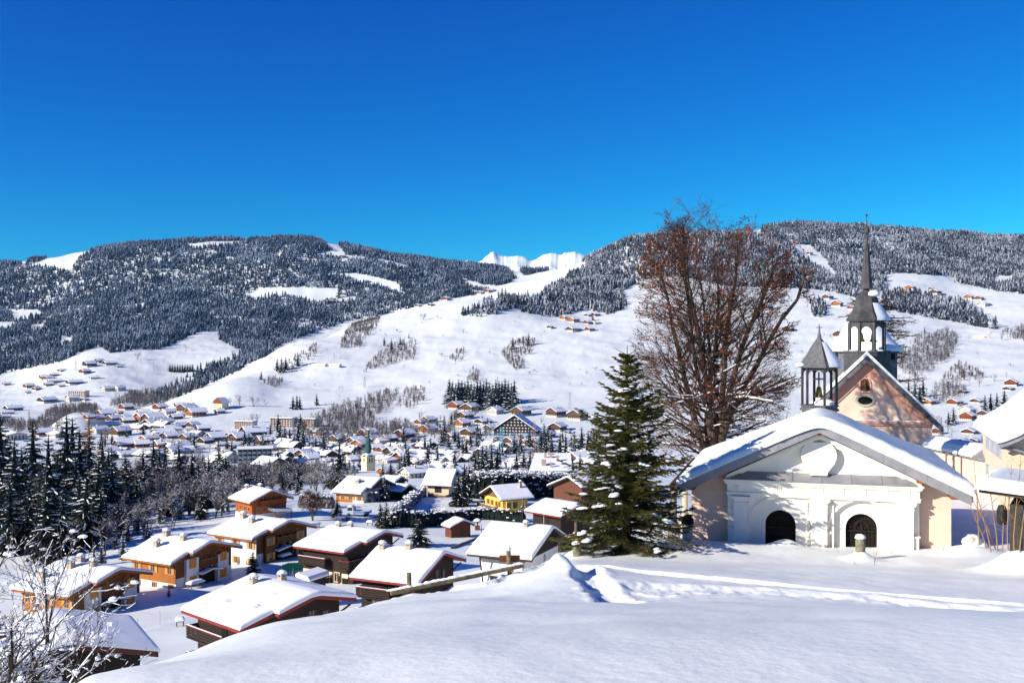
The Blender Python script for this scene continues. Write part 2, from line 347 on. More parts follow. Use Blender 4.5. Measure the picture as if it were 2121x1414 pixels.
def gzv(x,y):
    t=x/y; j=np.clip(np.searchsorted(TT,t)-1,0,nc-2); i=np.clip(np.searchsorted(rows,y)-1,0,nr-2)
    a=np.clip((t-TT[j])/(TT[j+1]-TT[j]),0,1); b=(y-rows[i])/(rows[i+1]-rows[i])
    return (Z[i,j]*(1-a)+Z[i,j+1]*a)*(1-b)+(Z[i+1,j]*(1-a)+Z[i+1,j+1]*a)*b
def place(u,v,dmin=60,dmax=5200):
    # the spot on the ground seen along sight line (u,v), beyond dmin
    t=(u-CX)/F; s=-(v-CY)/F; j=int(np.clip(np.searchsorted(TT,t)-1,0,nc-2)); a=(t-TT[j])/(TT[j+1]-TT[j])
    col=Z[:,j]*(1-a)+Z[:,j+1]*a; g=col-s*rows; m=(rows>dmin)&(rows<dmax)&(g>=0)
    k=np.argmax(m)
    if not m.any():
        q=np.where((rows>dmin)&(rows<dmax),-np.abs(g/rows),-9); k=int(np.argmax(q)); d=rows[k]
    else:
        k=max(k,1); d=rows[k-1]+(rows[k]-rows[k-1])*(-g[k-1])/(g[k]-g[k-1]) if g[k-1]<0 else rows[k]
    return (t*d,float(d),gz(t*d,d))
def spot(u,d,dz=0):
    x=(u-CX)/F*d; return (x,d,gz(x,d)+dz)
def P(u,v,d): return ((u-CX)/F*d,d,-(v-CY)/F*d)
# the far white summit
def summit():
    sk=[(900,566),(940,552),(955,541),(968,535),(985,543),(994,538),(1008,528),(1021,518),(1030,524),(1045,529),(1060,528),(1080,528),(1100,537),(1112,534),(1125,525),(1140,520),(1155,524),(1190,520),(1215,526),(1260,545),(1330,580)]
    us=np.linspace(900,1330,260); vs=np.interp(us,[a for a,b in sk],[b for a,b in sk]); vs=vs+5*fbm(us/9,us*0,4,2)
    D=9500; xs=(us-CX)/F*D; zc=-(vs-CY)/F*D
    ts=np.linspace(-1,1,90); G=[]
    for t in ts:
        dist=abs(t)**1.0*1500; drop=dist*.62
        rid=1.7*np.abs(fbm((xs+t*1900)/300,(xs-t*2600)/700,5,31))+1.0*np.abs(fbm((xs-t*1500)/120,(xs+t*2000)/420,4,37))
        G.append(np.stack([xs+t*120*np.sin(xs/300),np.full_like(xs,D+t*1500),zc-drop-abs(t)**.6*rid*210+ (1-abs(t))*0],-1))
    G=np.array(G); n,m=G.shape[:2]; ix=np.arange(n*m).reshape(n,m)
    o=nmesh('snow_mountain',G.reshape(-1,3),np.stack([ix[:-1,:-1],ix[:-1,1:],ix[1:,1:],ix[1:,:-1]],-1).reshape(-1,4),SNOW,smooth=True); tag(o,kind='structure')
summit()
# ---------------------------------------------------------------- trees
def rotv(v,ax,a): 
    from mathutils import Quaternion
    return Quaternion(ax,a)@v
def spruce_parts(seed,h,rad,whorls,per,fine,base=.06,droop=.35,snow=.7,blob=0,wid=1.0,upturn=0):
    """boughs on whorls: returns trunk, foliage and snow builders"""
    rn=random.Random(seed); T=MB();Fo=MB();Sn=MB()
    T.tube((0,0,-.6),(0,0,h*.98),rad*.055+.04,.012*h*.2,6)
    for k in range(whorls):
        q=(k+rn.uniform(-.3,.3))/whorls; z=h*(base+(1-base)*q); 
        L0=rad*((1-q)**.85)*(.55+.45*min(1,(q+.08)*5))+.03*h*.3
        for j in range(per if q<.9 else max(3,per-3)):
            a=rn.uniform(0,6.283); L=L0*rn.uniform(.62,1.12)
            if L<.12: continue
            ca,sa=math.cos(a),math.sin(a); up=rn.uniform(-.05,.22)*(1 if q<.75 else 2.4)+q*.25+upturn
            n=fine; pts=[]
            for i in range(n+1):
                t=i/n; r=L*t; zz=z+L*(up*t-droop*t*t*(1-.5*q)+.10*t**4)
                pts.append((r*ca,r*sa,zz))
            wd=L*.20*wid+.05
            # frond: side sprays left and right, hanging twigs below
            for i in range(n):
                p=pts[i];p2=pts[i+1];t=(i+.5)/n
                ww=wd*(.45+1.1*math.sin(math.pi*min(1,t*.95+.08)))*rn.uniform(.7,1.25)
                for s in(-1,1):
                    ex=p2[0]-sa*s*ww+ca*ww*.5; ey=p2[1]+ca*s*ww+sa*ww*.5; ez=p2[2]-ww*rn.uniform(.18,.6)
                    Fo.add([p,p2,(ex,ey,ez)],[(0,1,2)])
                    if fine>3:
                        for e in range(2):
                            f=rn.uniform(.1,.9); m=[p[c]*(1-f)+p2[c]*f for c in range(3)]
                            w2=ww*rn.uniform(.6,1.25); g=rn.uniform(.2,1.1)
                            ex=m[0]-sa*s*w2+ca*w2*g; ey=m[1]+ca*s*w2+sa*w2*g; ez=m[2]-w2*rn.uniform(.0,.7)
                            k2=.22*w2
                            Fo.add([(m[0]-ca*k2,m[1]-sa*k2,m[2]),(m[0]+ca*k2,m[1]+sa*k2,m[2]+.0),(ex,ey,ez)],[(0,1,2)])
                hg=wd*rn.uniform(.35,.95)
                Fo.add([p,p2,((p[0]+p2[0])/2+rn.uniform(-.1,.1)*wd,(p[1]+p2[1])/2+rn.uniform(-.1,.1)*wd,(p[2]+p2[2])/2-hg)],[(0,1,2)])
            if rn.random()<snow:
                i0=int(rn.uniform(0,.35)*n); i1=max(i0+1,int(round(rn.uniform(.6,1)*n)))
                lift=.035*L+.03
                for i in range(i0,min(i1,n)):
                    p=pts[i];p2=pts[i+1]; w1=wd*rn.uniform(.14,.4)*(.6 if i==i0 else 1); w2=wd*rn.uniform(.12,.38)*(.4 if i==i1-1 else 1)
                    a1=(p[0]-sa*w1,p[1]+ca*w1,p[2]-.25*w1+lift*.3);b1=(p[0]+sa*w1,p[1]-ca*w1,p[2]-.25*w1+lift*.3)
                    a2=(p2[0]-sa*w2,p2[1]+ca*w2,p2[2]-.3*w2+lift*.3);b2=(p2[0]+sa*w2,p2[1]-ca*w2,p2[2]-.3*w2+lift*.3)
                    c1=(p[0],p[1],p[2]+lift*1.5);c2=(p2[0],p2[1],p2[2]+lift*1.5)
                    Sn.add([a1,c1,b1,a2,c2,b2],[(0,1,4,3),(1,2,5,4)])
                    if i==i1-1: Sn.add([a2,c2,b2],[(0,1,2)])
    if fine<=4 and rad<9:   # inner filler cone that blocks the view through the crown
        K_=.44 if fine==2 else .36
        prof=[(rad*.3,h*base)]+[(rad*K_*(1-i/6)*(.8+.2*(i%2)),h*(base+.04+(.92-base)*i/6)) for i in range(6)]+[(.02,h*.985)]
        Fo.lathe(prof,6)
    return T,Fo,Sn
def make_spruce(name,seed,h,rad,whorls,per,fine,needle,label,cat='spruce',**k):
    T,Fo,Sn=spruce_parts(seed,h,rad,whorls,per,fine,**k)
    r=empty(name,(0,0,0),0,label,cat)
    T.build('trunk',BARK,r); Fo.build('crown',needle,r)
    if Sn.v: Sn.build('snow_cover',TSNOW,r,smooth=False)['kind']='stuff'
    return r
def grow(rn,p,d,L,r,lev,maxlev,out,kids,spread,up,seg=3,wob=.16,shr=.68,rmin=.004):
    pts=[p]; q=Vector(p); dd=Vector(d)
    for i in range(seg):
        dd=(dd+Vector((rn.uniform(-wob,wob),rn.uniform(-wob,wob),rn.uniform(-wob,wob)+up))).normalized()
        q2=q+dd*(L/seg); r1=r*(1-.55*(i+1)/seg)
        out.append((tuple(q),tuple(q2),max(r*(1-.55*i/seg),rmin),max(r1,rmin),lev)); q=q2; pts.append(tuple(q))
    if lev<maxlev:
        n=kids[lev] if lev<len(kids) else kids[-1]
        for k in range(n):
            f=rn.uniform(.22,1.0) if lev else rn.uniform(.3,1)
            s=min(seg-1,int(f*seg)); ff=f*seg-s; b=Vector(pts[s]).lerp(Vector(pts[s+1]),ff)
            ax=Vector((rn.gauss(0,1),rn.gauss(0,1),rn.gauss(0,1))).cross(dd).normalized()
            nd=rotv(dd,ax,rn.uniform(spread*.6,spread*1.3))
            grow(rn,b,nd,L*shr*rn.uniform(.6,1.05)*(1.15-.45*f),r*(1-.5*f)*.55,lev+1,maxlev,out,kids,spread,up,seg,wob,shr,rmin)
def tubes(segs,sides=lambda l:3):
    mb=MB()
    for p,q,r0,r1,l in segs: mb.tube(p,q,r0,r1,sides(l),cap=False)
    return mb
def bare_tree(name,seed,h,label,m,cat='tree',snow=0,stems=1,spread=.6,kids=(7,5,4,3),maxlev=4,thick=.018,up=.04,msnow=None,lift=.3,leaves=0,lm=None):
    rn=random.Random(seed); segs=[]
    for s in range(stems):
        a=rn.uniform(0,6.28); tilt=0 if stems==1 else rn.uniform(.05,.32)
        grow(rn,(0,0,-.3),(math.sin(tilt)*math.cos(a),math.sin(tilt)*math.sin(a),math.cos(tilt)),h*.62,h*thick,0,maxlev,segs,kids,spread,up,seg=3,rmin=h*.0014)
    r=empty(name,(0,0,0),0,label,cat)
    big=[s for s in segs if s[4]<=1]; fine=[s for s in segs if s[4]>1]
    tubes(big,lambda l:6 if l==0 else 4).build('trunk',BARK if m is not BTWIG else m,r)
    tubes(fine).build('crown',m,r)
    if snow:
        sn=MB()
        for p,q,r0,r1,l in segs:
            d=Vector(q)-Vector(p)
            if l>=1 and abs(d.z)<d.length*.75 and rn.random()<snow:
                w=max(r0*1.5,h*.0035); o=Vector((0,0,w*.8)); sn.tube(Vector(p)+o,Vector(q)+o,w,w*.6,4,cap=False)
        sn.build('snow_cover',TSNOW,r)['kind']='stuff'
    if leaves:
        lf=MB(); tw=[s for s in segs if s[4]>=maxlev-1]
        for k in range(leaves):
            p,q,_,_,_=rn.choice(tw); c=Vector(p).lerp(Vector(q),rn.random()); s=h*.006*rn.uniform(.6,1.5)
            u=Vector((rn.gauss(0,1),rn.gauss(0,1),rn.gauss(0,1))).normalized(); v=u.orthogonal().normalized()
            lf.add([tuple(c-u*s),tuple(c+v*s*.7),tuple(c+u*s),tuple(c-v*s*.7)],[(0,1,2,3)])
        lf.build('leaf',lm or LEAF,r); r.children[-1]['kind']='stuff'
    return r
def hide(r):   # drop a prototype that was only a mould
    for c in list(r.children):
        for g in list(c.children): bpy.data.objects.remove(g)
        bpy.data.objects.remove(c)
    bpy.data.objects.remove(r)
ORD=['first','second','third','fourth','fifth','sixth','seventh','eighth','ninth','tenth','eleventh','twelfth','thirteenth','fourteenth','fifteenth','sixteenth','seventeenth','eighteenth','nineteenth','twentieth']
TENS=['','','twenty','thirty','forty','fifty','sixty','seventy','eighty','ninety']
def ordn(k):
    if k<20: return ORD[k]
    n=k+1; t,o=divmod(n,10)
    if t>=10: return 'hundred and '+ordn(n-101) if n>100 else 'hundredth'
    return TENS[t]+('-'+ORD[o-1] if o else 'th').replace('yth','ieth') if o else TENS[t][:-1]+'ieth'
def proj(o):
    return CX+F*o.location[0]/o.location[1]
def number(objs,where,group=None):
    """labels: what it looks like + its rank from the left among its look-alikes + where"""
    by={}
    for o in objs: by.setdefault(o['look'],[]).append(o)
    for look,l in by.items():
        l.sort(key=proj)
        for k,o in enumerate(l):
            o['label']=f"{look}, {'only one' if len(l)==1 else ordn(k)+' from the left'} {where}"
            if group: o['group']=group
            del o['look']
# ---------------------------------------------------------------- woods on the hillsides (uncountable)
def inpoly(u,v,poly):
    ins=np.zeros(u.shape,bool); n=len(poly); j=n-1
    for i in range(n):
        xi,yi=poly[i];xj,yj=poly[j]
        c=((yi>v)!=(yj>v))&(u<(xj-xi)*(v-yi)/((yj-yi) or 1e-9)+xi); ins^=c; j=i
    return ins
CFG=mat('wood_conifer',(.02,.03,.04)); 
def frostmat(name,dark,light,lo,hi):
    m=mat(name,dark,.85); t=m.node_tree; b=t.nodes['Principled BSDF']
    at=t.nodes.new('ShaderNodeAttribute'); at.attribute_name='frost'
    n=t.nodes.new('ShaderNodeTexNoise'); n.inputs['Scale'].default_value=.35; n.inputs['Detail'].default_value=3
    tc=t.nodes.new('ShaderNodeTexCoord'); t.links.new(tc.outputs['Object'],n.inputs[0])
    ad=t.nodes.new('ShaderNodeMath'); ad.operation='MULTIPLY_ADD'; ad.inputs[1].default_value=.9; t.links.new(n.outputs['Fac'],ad.inputs[0]); t.links.new(at.outputs['Fac'],ad.inputs[2])
    rp=t.nodes.new('ShaderNodeValToRGB'); rp.color_ramp.elements[0].position=lo; rp.color_ramp.elements[1].position=hi
    rp.color_ramp.elements[0].color=(*dark,1); rp.color_ramp.elements[1].color=(*light,1)
    t.links.new(ad.outputs[0],rp.inputs[0]); t.links.new(rp.outputs[0],b.inputs['Base Color']); return m
CFL=frostmat('snowy_wood_left',(.016,.026,.040),(.22,.26,.33),.45,1.35)
CFR=frostmat('snowy_wood_right',(.022,.028,.034),(.38,.40,.44),.42,1.25)
def conifer_mass(name,x,y,h,rad,m,label,seed,tiers=3,base_dark=0.0):
    rg=np.random.default_rng(seed); N=len(x); z=gzv(x,y); K=6
    Vs=[];Fs=[];fr=[]; off=0
    per=(1+K)
    tree=rg.normal(0,.16,N)+.7*(vnoise(x/55,y/110,17)-.5)
    for t in range(tiers):
        zt=z+h*[ .52,.78,1.0][t-tiers+3 if tiers==3 else t] ; zb=z+h*[.06,.36,.62][t]; rr=rad*[1,.74,.45][t]
        a0=rg.uniform(0,6.28,N)
        V=np.zeros((N,per,3)); V[:,0]=np.stack([x+rg.normal(0,.1,N)*rad,y,zt],-1)
        for k in range(K):
            a=a0+2*np.pi*k/K; r=rr*rg.uniform(.6,1.2,N)
            V[:,1+k]=np.stack([x+r*np.cos(a),y+r*np.sin(a),zb+rg.uniform(-.10,.10,N)*h],-1)
        ix=np.arange(N)[:,None]*per+off
        Fc=np.stack([np.stack([ix[:,0],ix[:,0]+1+k,ix[:,0]+1+(k+1)%K],-1) for k in range(K)],1)
        Vs.append(V.reshape(-1,3)); Fs.append(Fc.reshape(-1,3)); off+=N*per
        fr.append((tree[:,None]+rg.normal(0,.30,(N,K))+.12*(t-1)).reshape(-1))
    o=nmesh(name,np.concatenate(Vs),np.concatenate(Fs),m,fattr={'frost':np.concatenate(fr)}); tag(o,label,'wood',None,'stuff'); return o
def scatter(area_u,dr,spacing,seed):
    rg=np.random.default_rng(seed); t0,t1=(area_u[0]-CX)/F,(area_u[1]-CX)/F
    A=(t1-t0)*(dr[1]**2-dr[0]**2)/2; n=int(A/spacing**2)
    d=np.sqrt(rg.uniform(dr[0]**2,dr[1]**2,n)); t=rg.uniform(t0,t1,n); x=t*d; z=gzv(x,d)
    return x,d,CX+F*t,CY-F*z/d
LEFTW=[(-900,800),(-300,800),(0,777),(40,767),(125,750),(165,730),(205,717),(228,732),(284,725),(327,724),(356,714),(412,687),(452,687),(455,704),(492,724),(515,727),(472,757),(429,770),(395,792),(415,802),(495,768),(560,726),(594,711),(623,698),(666,684),(725,665),(785,655),(854,638),(907,624),(963,614),(1012,606),(1050,590),(1070,576),(1110,566),(1160,556),(1175,500),(1100,400),(-900,400)]
CLEAR=[[(55,552),(90,538),(120,526),(170,503),(205,516),(165,533),(145,562),(105,555)],[(370,506),(400,505),(440,500),(500,499),(545,493),(500,503),(470,509),(430,510),(405,518)],
[(585,478),(628,476),(625,484),(590,486)],[(652,486),(690,494),(705,512),(716,528),(745,534),(700,534),(655,526),(690,518),(665,500)],[(505,614),(535,598),(600,595),(700,597),(706,612),(745,618),(720,628),(690,622),(640,626),(590,612),(530,622)],
[(698,568),(735,565),(780,574),(822,586),(830,603),(848,608),(815,606),(790,596),(740,582)],[(22,643),(70,641),(96,650),(60,662),(28,662)],[(-80,668),(20,666),(42,668),(20,684),(-80,690)],[(60,675),(98,668),(85,686),(66,690)],
[(248,634),(300,627),(300,633),(262,641)],[(612,676),(642,662),(640,672),(622,684)],[(770,533),(808,540),(848,552),(845,558),(800,548)],[(130,695),(148,700),(150,712),(122,716)],[(1040,555),(1075,560),(1095,580),(1075,582),(1060,565)],[(955,575),(1000,590),(1035,592),(1060,585),(1100,575),(1040,600),(1000,602),(960,588)],
[(10,540),(60,538),(52,548),(20,546)]]
LEFTSPARSE=[(350,700),(452,690),(480,720),(500,760),(400,800),(330,832),(360,800),(430,768)]
def build_woods():
    x,d,u,v=scatter((-450,1240),(1850,4700),8.6,1)
    m=inpoly(u,v,LEFTW)
    for c in CLEAR: m&=~inpoly(u,v,c)
    m&=~((d<2150)&(u>560)&(v>650)&False)
    # not on the sunny face of the middle ridge
    crest=np.interp(u,[395,495,594,700,785,907,1012,1210],[800,767,711,678,655,625,607,549])
    m&=~((v>crest+1)&(u>395))
    x,d,u,v=x[m],d[m],u[m],v[m]; n=vnoise(x/60,d/60,5); k=n>.03; x,d,v=x[k],d[k],v[k]
    rg=np.random.default_rng(3); h=rg.uniform(7,22,len(x))*(.65+.7*vnoise(x/60,d/60,8)); 
    conifer_mass('conifer_wood',x,d,h,h*rg.uniform(.20,.30,len(x)),CFL,'dark snow-dusted conifer wood covering the left-hand mountain','stuff' and 11)
    R1=[(1180,535),(1215,545),(1200,560),(1130,597),(1118,622),(1045,622),(1000,630),(945,655),(1010,657),(1060,640),(1100,652),(1150,657),(1185,650),(1210,640),(1262,652),(1300,636),(1292,602),(1335,578),(1400,572),(1500,592),(1600,597),(1690,600),(1740,608),(1790,622),(1830,600),(1838,568),(1870,565),(1930,572),(1990,588),(2060,602),(2121,610),(3000,640),(3000,380),(1180,380)]
    RC=[[(1636,508),(1680,508),(1690,520),(1712,540),(1726,560),(1745,578),(1716,566),(1680,548),(1655,530)],[(1925,572),(1960,568),(1985,580),(1960,590)],[(1555,458),(1580,466),(1572,492),(1550,480)],[(2060,572),(2100,572),(2095,590),(2060,590)],
        [(1050,620),(1040,600),(1060,592),(1210,549),(1200,562),(1130,598),(1118,616)]]
    R2=[(1826,612),(1860,604),(1905,612),(1960,620),(2010,636),(2040,660),(2072,684),(2020,676),(1985,668),(1930,660),(1880,650),(1828,640)]
    R3=[(1676,628),(1700,622),(1712,640),(1706,660),(1684,655)]
    x,d,u,v=scatter((930,2600),(1900,4700),9.0,2)
    m=inpoly(u,v,R1)&~((u>1180)&(u<1480)&(d>3700))
    for c in RC: m&=~inpoly(u,v,c)
    crest=np.interp(u,[1050,1210],[592,549]); m&=~((u<1212)&(v<crest+30)&(v>crest)&(d<2600)&(v<605))
    m|=inpoly(u,v,R2)|inpoly(u,v,R3)
    m&=(vnoise(x/50,d/50,6)>.06)
    x,d=x[m],d[m]; h=rg.uniform(7,22,len(x))*(.65+.7*vnoise(x/60,d/60,8))
    conifer_mass('conifer_wood',x,d,h,h*rg.uniform(.20,.30,len(x)),CFR,'pale frosted conifer wood covering the right-hand mountain','x' and 12)
    # the gully strip of conifers below the left wood
    G=[(300,842),(350,806),(400,772),(428,758),(470,750),(515,727),(560,700),(600,695),(560,735),(520,752),(490,772),(425,800),(385,822),(345,836)]
    x,d,u,v=scatter((280,620),(1450,2600),11,4); m=inpoly(u,v,G)&((v<np.interp(u,[330,395,419,495,594],[838,812,800,767,711])+3))&(rg.uniform(0,1,len(x))<np.clip((v*0+1.1)-np.clip((v-730)/100,0,1)*.6,0,1))
    x,d=x[m],d[m]; h=rg.uniform(11,20,len(x)); conifer_mass('conifer_wood',x,d,h,h*.2,CFL,'narrow strip of dark conifers in the gully left of the sunny ridge','x' and 13)
    print('wood trees',len(x))
build_woods()
def bare_mass(name,polys,dr,spacing,label,seed,m,hr=(9,15),ublend=None,blades=34,extra=None):
    rg=np.random.default_rng(seed); X=[];Y=[]
    for poly in polys:
        us=[p[0] for p in poly]; x,d,u,v=scatter((min(us),max(us)),dr,spacing,seed); k=inpoly(u,v,poly); X.append(x[k]);Y.append(d[k])
    x=np.concatenate(X);y=np.concatenate(Y); N=len(x)
    if not N: print('EMPTY',label); return
    z=gzv(x,y); h=rg.uniform(hr[0],hr[1],N)
    B=blades; a=rg.uniform(0,6.28,(N,B)); f=rg.uniform(.02,.72,(N,B)); L=h[:,None]*rg.uniform(.2,.48,(N,B)); el=rg.uniform(.0,1.35,(N,B))
    bx=x[:,None]+rg.normal(0,.03,(N,B))*h[:,None]; by=y[:,None]+rg.normal(0,.03,(N,B))*h[:,None]; bz=z[:,None]+f*h[:,None]
    ex=bx+L*np.cos(el)*np.cos(a); ey=by+L*np.cos(el)*np.sin(a); ez=bz+L*np.sin(el)*.9
    w=h[:,None]*rg.uniform(.010,.022,(N,B))
    V=np.stack([np.stack([bx-w*np.sin(a),by+w*np.cos(a),bz],-1),np.stack([bx+w*np.sin(a),by-w*np.cos(a),bz+w],-1),np.stack([ex,ey,ez],-1)],2).reshape(-1,3)
    Fc=np.arange(len(V)).reshape(-1,3)
    o=nmesh(name,V,Fc,m); tag(o,label,'scrub' if hr[1]<9 else 'wood',None,'stuff'); return o
WOODBARE=mat('leafless_wood',(.062,.042,.034),.9,(.20,.175,.17),.12,con=(.4,.62))
bare_mass('leafless_wood',[[(600,905),(650,872),(700,845),(745,832),(800,815),(830,815),(815,840),(780,862),(768,885),(840,880),(870,905),(780,925),(640,915)]],(1000,1700),7.5,'brown leafless wood in the fold above the village centre',21,WOODBARE)
bare_mass('leafless_wood',[[(225,842),(270,815),(330,812),(350,800),(385,795),(420,800),(340,836),(290,845)]],(1100,1900),7,'grey row of leafless trees at the foot of the left slope',22,WOODBARE)
bare_mass('leafless_wood',[[(75,880),(110,850),(150,838),(200,845),(215,862),(165,864),(130,880),(125,895),(40,898),(0,892),(-60,890),(-60,870)]],(1000,1700),8,'grey leafless wood beside the round snow mound',23,WOODBARE)
bare_mass('leafless_wood',[[(1880,720),(1905,700),(1960,685),(1985,700),(1975,735),(1935,765),(1890,790),(1860,760),(1850,735)]],(1200,2300),8,'brown leafless wood behind the church spire on its right',24,WOODBARE)
bare_mass('leafless_wood',[[(1925,835),(1940,800),(1990,800),(2010,820),(1985,822),(1950,840)],[(2065,690),(2121,680),(2200,690),(2200,712),(2100,705)]],(900,2300),8,'leafless trees above the chalets at the right',25,WOODBARE)
bare_mass('leafless_wood',[[(940,890),(930,870),(1010,845),(960,880),(930,905),(860,900),(880,880)]],(900,1500),9,'leafless trees between the chalets left of the tall hotel',26,WOODBARE)
for i,(poly,lab) in enumerate([([(748,775),(770,745),(800,722),(830,708),(860,705),(862,722),(858,745),(820,752),(790,760)],'long brown scrub thicket in the middle of the sunny slope'),
  ([(700,722),(716,690),(735,668),(752,660),(790,655),(780,680),(758,700),(745,722)],'thin line of bare trees climbing the sunny slope'),
  ([(930,742),(945,728),(962,718),(962,745),(942,756)],'small brown copse right of the long thicket'),
  ([(1038,735),(1058,712),(1085,700),(1110,705),(1100,735),(1075,740),(1095,762),(1068,768)],'two-part brown copse near the right end of the slope'),
  ([(962,788),(978,765),(992,770),(990,795)],'round bare copse above the dark spruce block'),
  ([(570,770),(600,745),(655,715),(660,735),(620,760),(585,780)],'bare copse around the conifers at the left of the slope'),
  ([(545,795),(560,780),(590,790),(570,805)],'low scrub patch left of the flat concrete roofs'),
  ([(820,840),(840,810),(880,800),(880,830),(850,850)],'bare trees beside the top of the brown wood'),
  ([(1945,790),(1985,750),(2020,765),(2040,785),(2000,790)],'bare thicket on the slope right of the church'),
  ([(1740,780),(1790,760),(1860,800),(1900,830),(1850,840)],'bare thicket behind the church gable'),
  ([(795,580),(830,560),(842,572),(830,595)],'x')][:10]):
    bare_mass('thicket',[poly],(1150,2600),7,lab,40+i,SCRUB if i in(0,2,3,4,5,8) else WOODBARE,(5,11),blades=55)
for poly,d0,lab,sd in (([(0,985),(60,930),(200,930),(300,960),(420,945),(480,960),(480,1040),(420,1070),(300,1120),(200,1150),(0,1160)],(230,520),'snowy leafless undergrowth between the tall spruces at left',61),
                    ([(480,985),(520,965),(560,975),(600,960),(640,970),(690,955),(700,985),(660,995),(640,1008),(600,998),(560,1012),(520,1000),(500,1008)],(300,560),'frosty leafless thicket behind the red chalet',62)):
    bare_mass('leafless_wood',[poly],d0,5.2,lab,sd,FTWIG,(5,11),blades=70)
# ---------------------------------------------------------------- far and middle houses
WOODC={'o':('orange timber',ORANGE if False else mat('village_orange_timber',(.45,.16,.04),.8,(.30,.09,.02),.6)),
 'r':('red-brown timber',mat('village_red_timber',(.24,.055,.022),.8,(.15,.035,.016),.6)),
 'b':('brown timber',mat('village_brown_timber',(.13,.065,.035),.8,(.075,.038,.022),.6)),
 'd':('dark timber',mat('village_dark_timber',(.05,.035,.028),.8,(.035,.024,.02),.6)),
 'w':('pale plaster',mat('village_pale_plaster',(.62,.56,.47),.9,(.52,.46,.38),.6))}
def roofsnow_mesh(hw,L,ridge,eave,T,oh=1.2):
    # snow-laden gable roof: top sheet rounded at the rims
    xs=[-hw-oh,-hw-oh+.15,-hw-oh+.6,-hw*.5,-.6,0,.6,hw*.5,hw+oh-.6,hw+oh-.15,hw+oh]
    ys=[-L/2-oh,-L/2-oh+.15,-L/2-oh+.6,0,L/2+oh-.6,L/2+oh-.15,L/2+oh]
    m=(ridge-eave)/(hw+oh); V=[];Fc=[]
    for j,y in enumerate(ys):
        for i,x in enumerate(xs):
            e=min(hw+oh-abs(x),L/2+oh-abs(y)); t=T*(0 if e<.05 else .7 if e<.3 else 1)
            zb=ridge-m*abs(x) if abs(x)>.7 else ridge-m*.45-m*abs(x)*.3
            V.append((x,y,zb+.22+t))
    n=len(xs)
    for j in range(len(ys)-1):
        for i in range(n-1): Fc.append((j*n+i,j*n+i+1,(j+1)*n+i+1,(j+1)*n+i))
    mb=MB().add(V,Fc)
    # closing skirt
    rim=[i for i in range(n)]+[j*n+n-1 for j in range(1,len(ys))]+[(len(ys)-1)*n+i for i in range(n-2,-1,-1)]+[j*n for j in range(len(ys)-2,0,-1)]
    b=len(mb.v)
    for i in rim: mb.v.append((V[i][0],V[i][1],V[i][2]-.2))
    k=len(rim)
    for a in range(k): mb.f.append([rim[a],b+a,b+(a+1)%k,rim[(a+1)%k]]); mb.m.append(0)
    return mb
def village_house(kind,shape,seed):
    desc,wm=WOODC[kind]; rn=random.Random(seed)
    W,L,H,rise={'chalet':(13,14,4.4,3.5),'big':(16,17,6.4,4.4),'low':(12,16,2.8,2.7),'barn':(9,10,3.4,2.6),'flat':(15,20,4.4,1.6)}[shape]
    hw=W/2; r=empty('chalet',(0,0,0),0); 
    eave=H-.4; ridge=H+rise; oh=1.3; m=(ridge-eave)/(hw+oh)
    w=MB(); lo=H*.36 if kind!='w' else H*.9
    w.mi=1; w.box(-hw,hw,-L/2,L/2,-4,lo)
    w.mi=0; w.prism([(-hw,lo),(hw,lo),(hw,ridge-m*hw),(0,ridge),(-hw,ridge-m*hw)],-L/2,L/2)
    w.mi=2
    for fz in ([1.2,H*.62] if H>4 else [1.4]):
        for x in np.arange(-hw+1.6,hw-1,2.6): w.box(x-.5,x+.5,-L/2-.06,-L/2,fz,fz+1.25)
        for y in np.arange(-L/2+2,L/2-1,3.2): w.box(-hw-.06,-hw,y-.5,y+.5,fz,fz+1.2); w.box(hw,hw+.06,y-.5,y+.5,fz,fz+1.2)
    w.build('wall',[wm,WOODC['w'][1],DARK],r)
    rf=MB(); 
    for s in(-1,1):
        a=[(0,ridge),(s*(hw+oh),eave),(s*(hw+oh),eave-.3 if 0 else eave+.05)]
        P4=[(0,ridge+.02),(s*(hw+oh),eave+.02),(s*(hw+oh),eave+.26),(0,ridge+.26)]
        rf.prism(P4,-L/2-oh,L/2+oh)
    rf.build('roof',WOODC['d'][1],r)
    roofsnow_mesh(hw,L,ridge,eave,.55,oh).build('roof_snow',RSNOW,r)
    if shape in('chalet','big'):
        b=MB(); b.box(-hw-.2,hw+.2,-L/2-1.1,-L/2-.0,H*.52,H*.52+.15); b.box(-hw-.2,hw+.2,-L/2-1.15,-L/2-1.03,H*.52+.15,H*.52+1.0)
        b.build('balcony',wm,r)
    c=MB(); cx=rn.choice([-2.2,2.4]); cy=rn.uniform(-2,3); c.box(cx-.5,cx+.5,cy-.5,cy+.5,H,ridge+1.3); c.mi=1; c.box(cx-.6,cx+.6,cy-.6,cy+.6,ridge+1.3,ridge+1.65)
    c.build('chimney',[CHIM,RSNOW],r)
    return r
HP={}
def hproto(kind,shape):
    if (kind,shape) not in HP: HP[(kind,shape)]=(village_house(kind,shape,len(HP)*7+1),[0])
    return HP[(kind,shape)]
SIZE={'chalet':15,'big':19,'low':15,'barn':11,'flat':21}
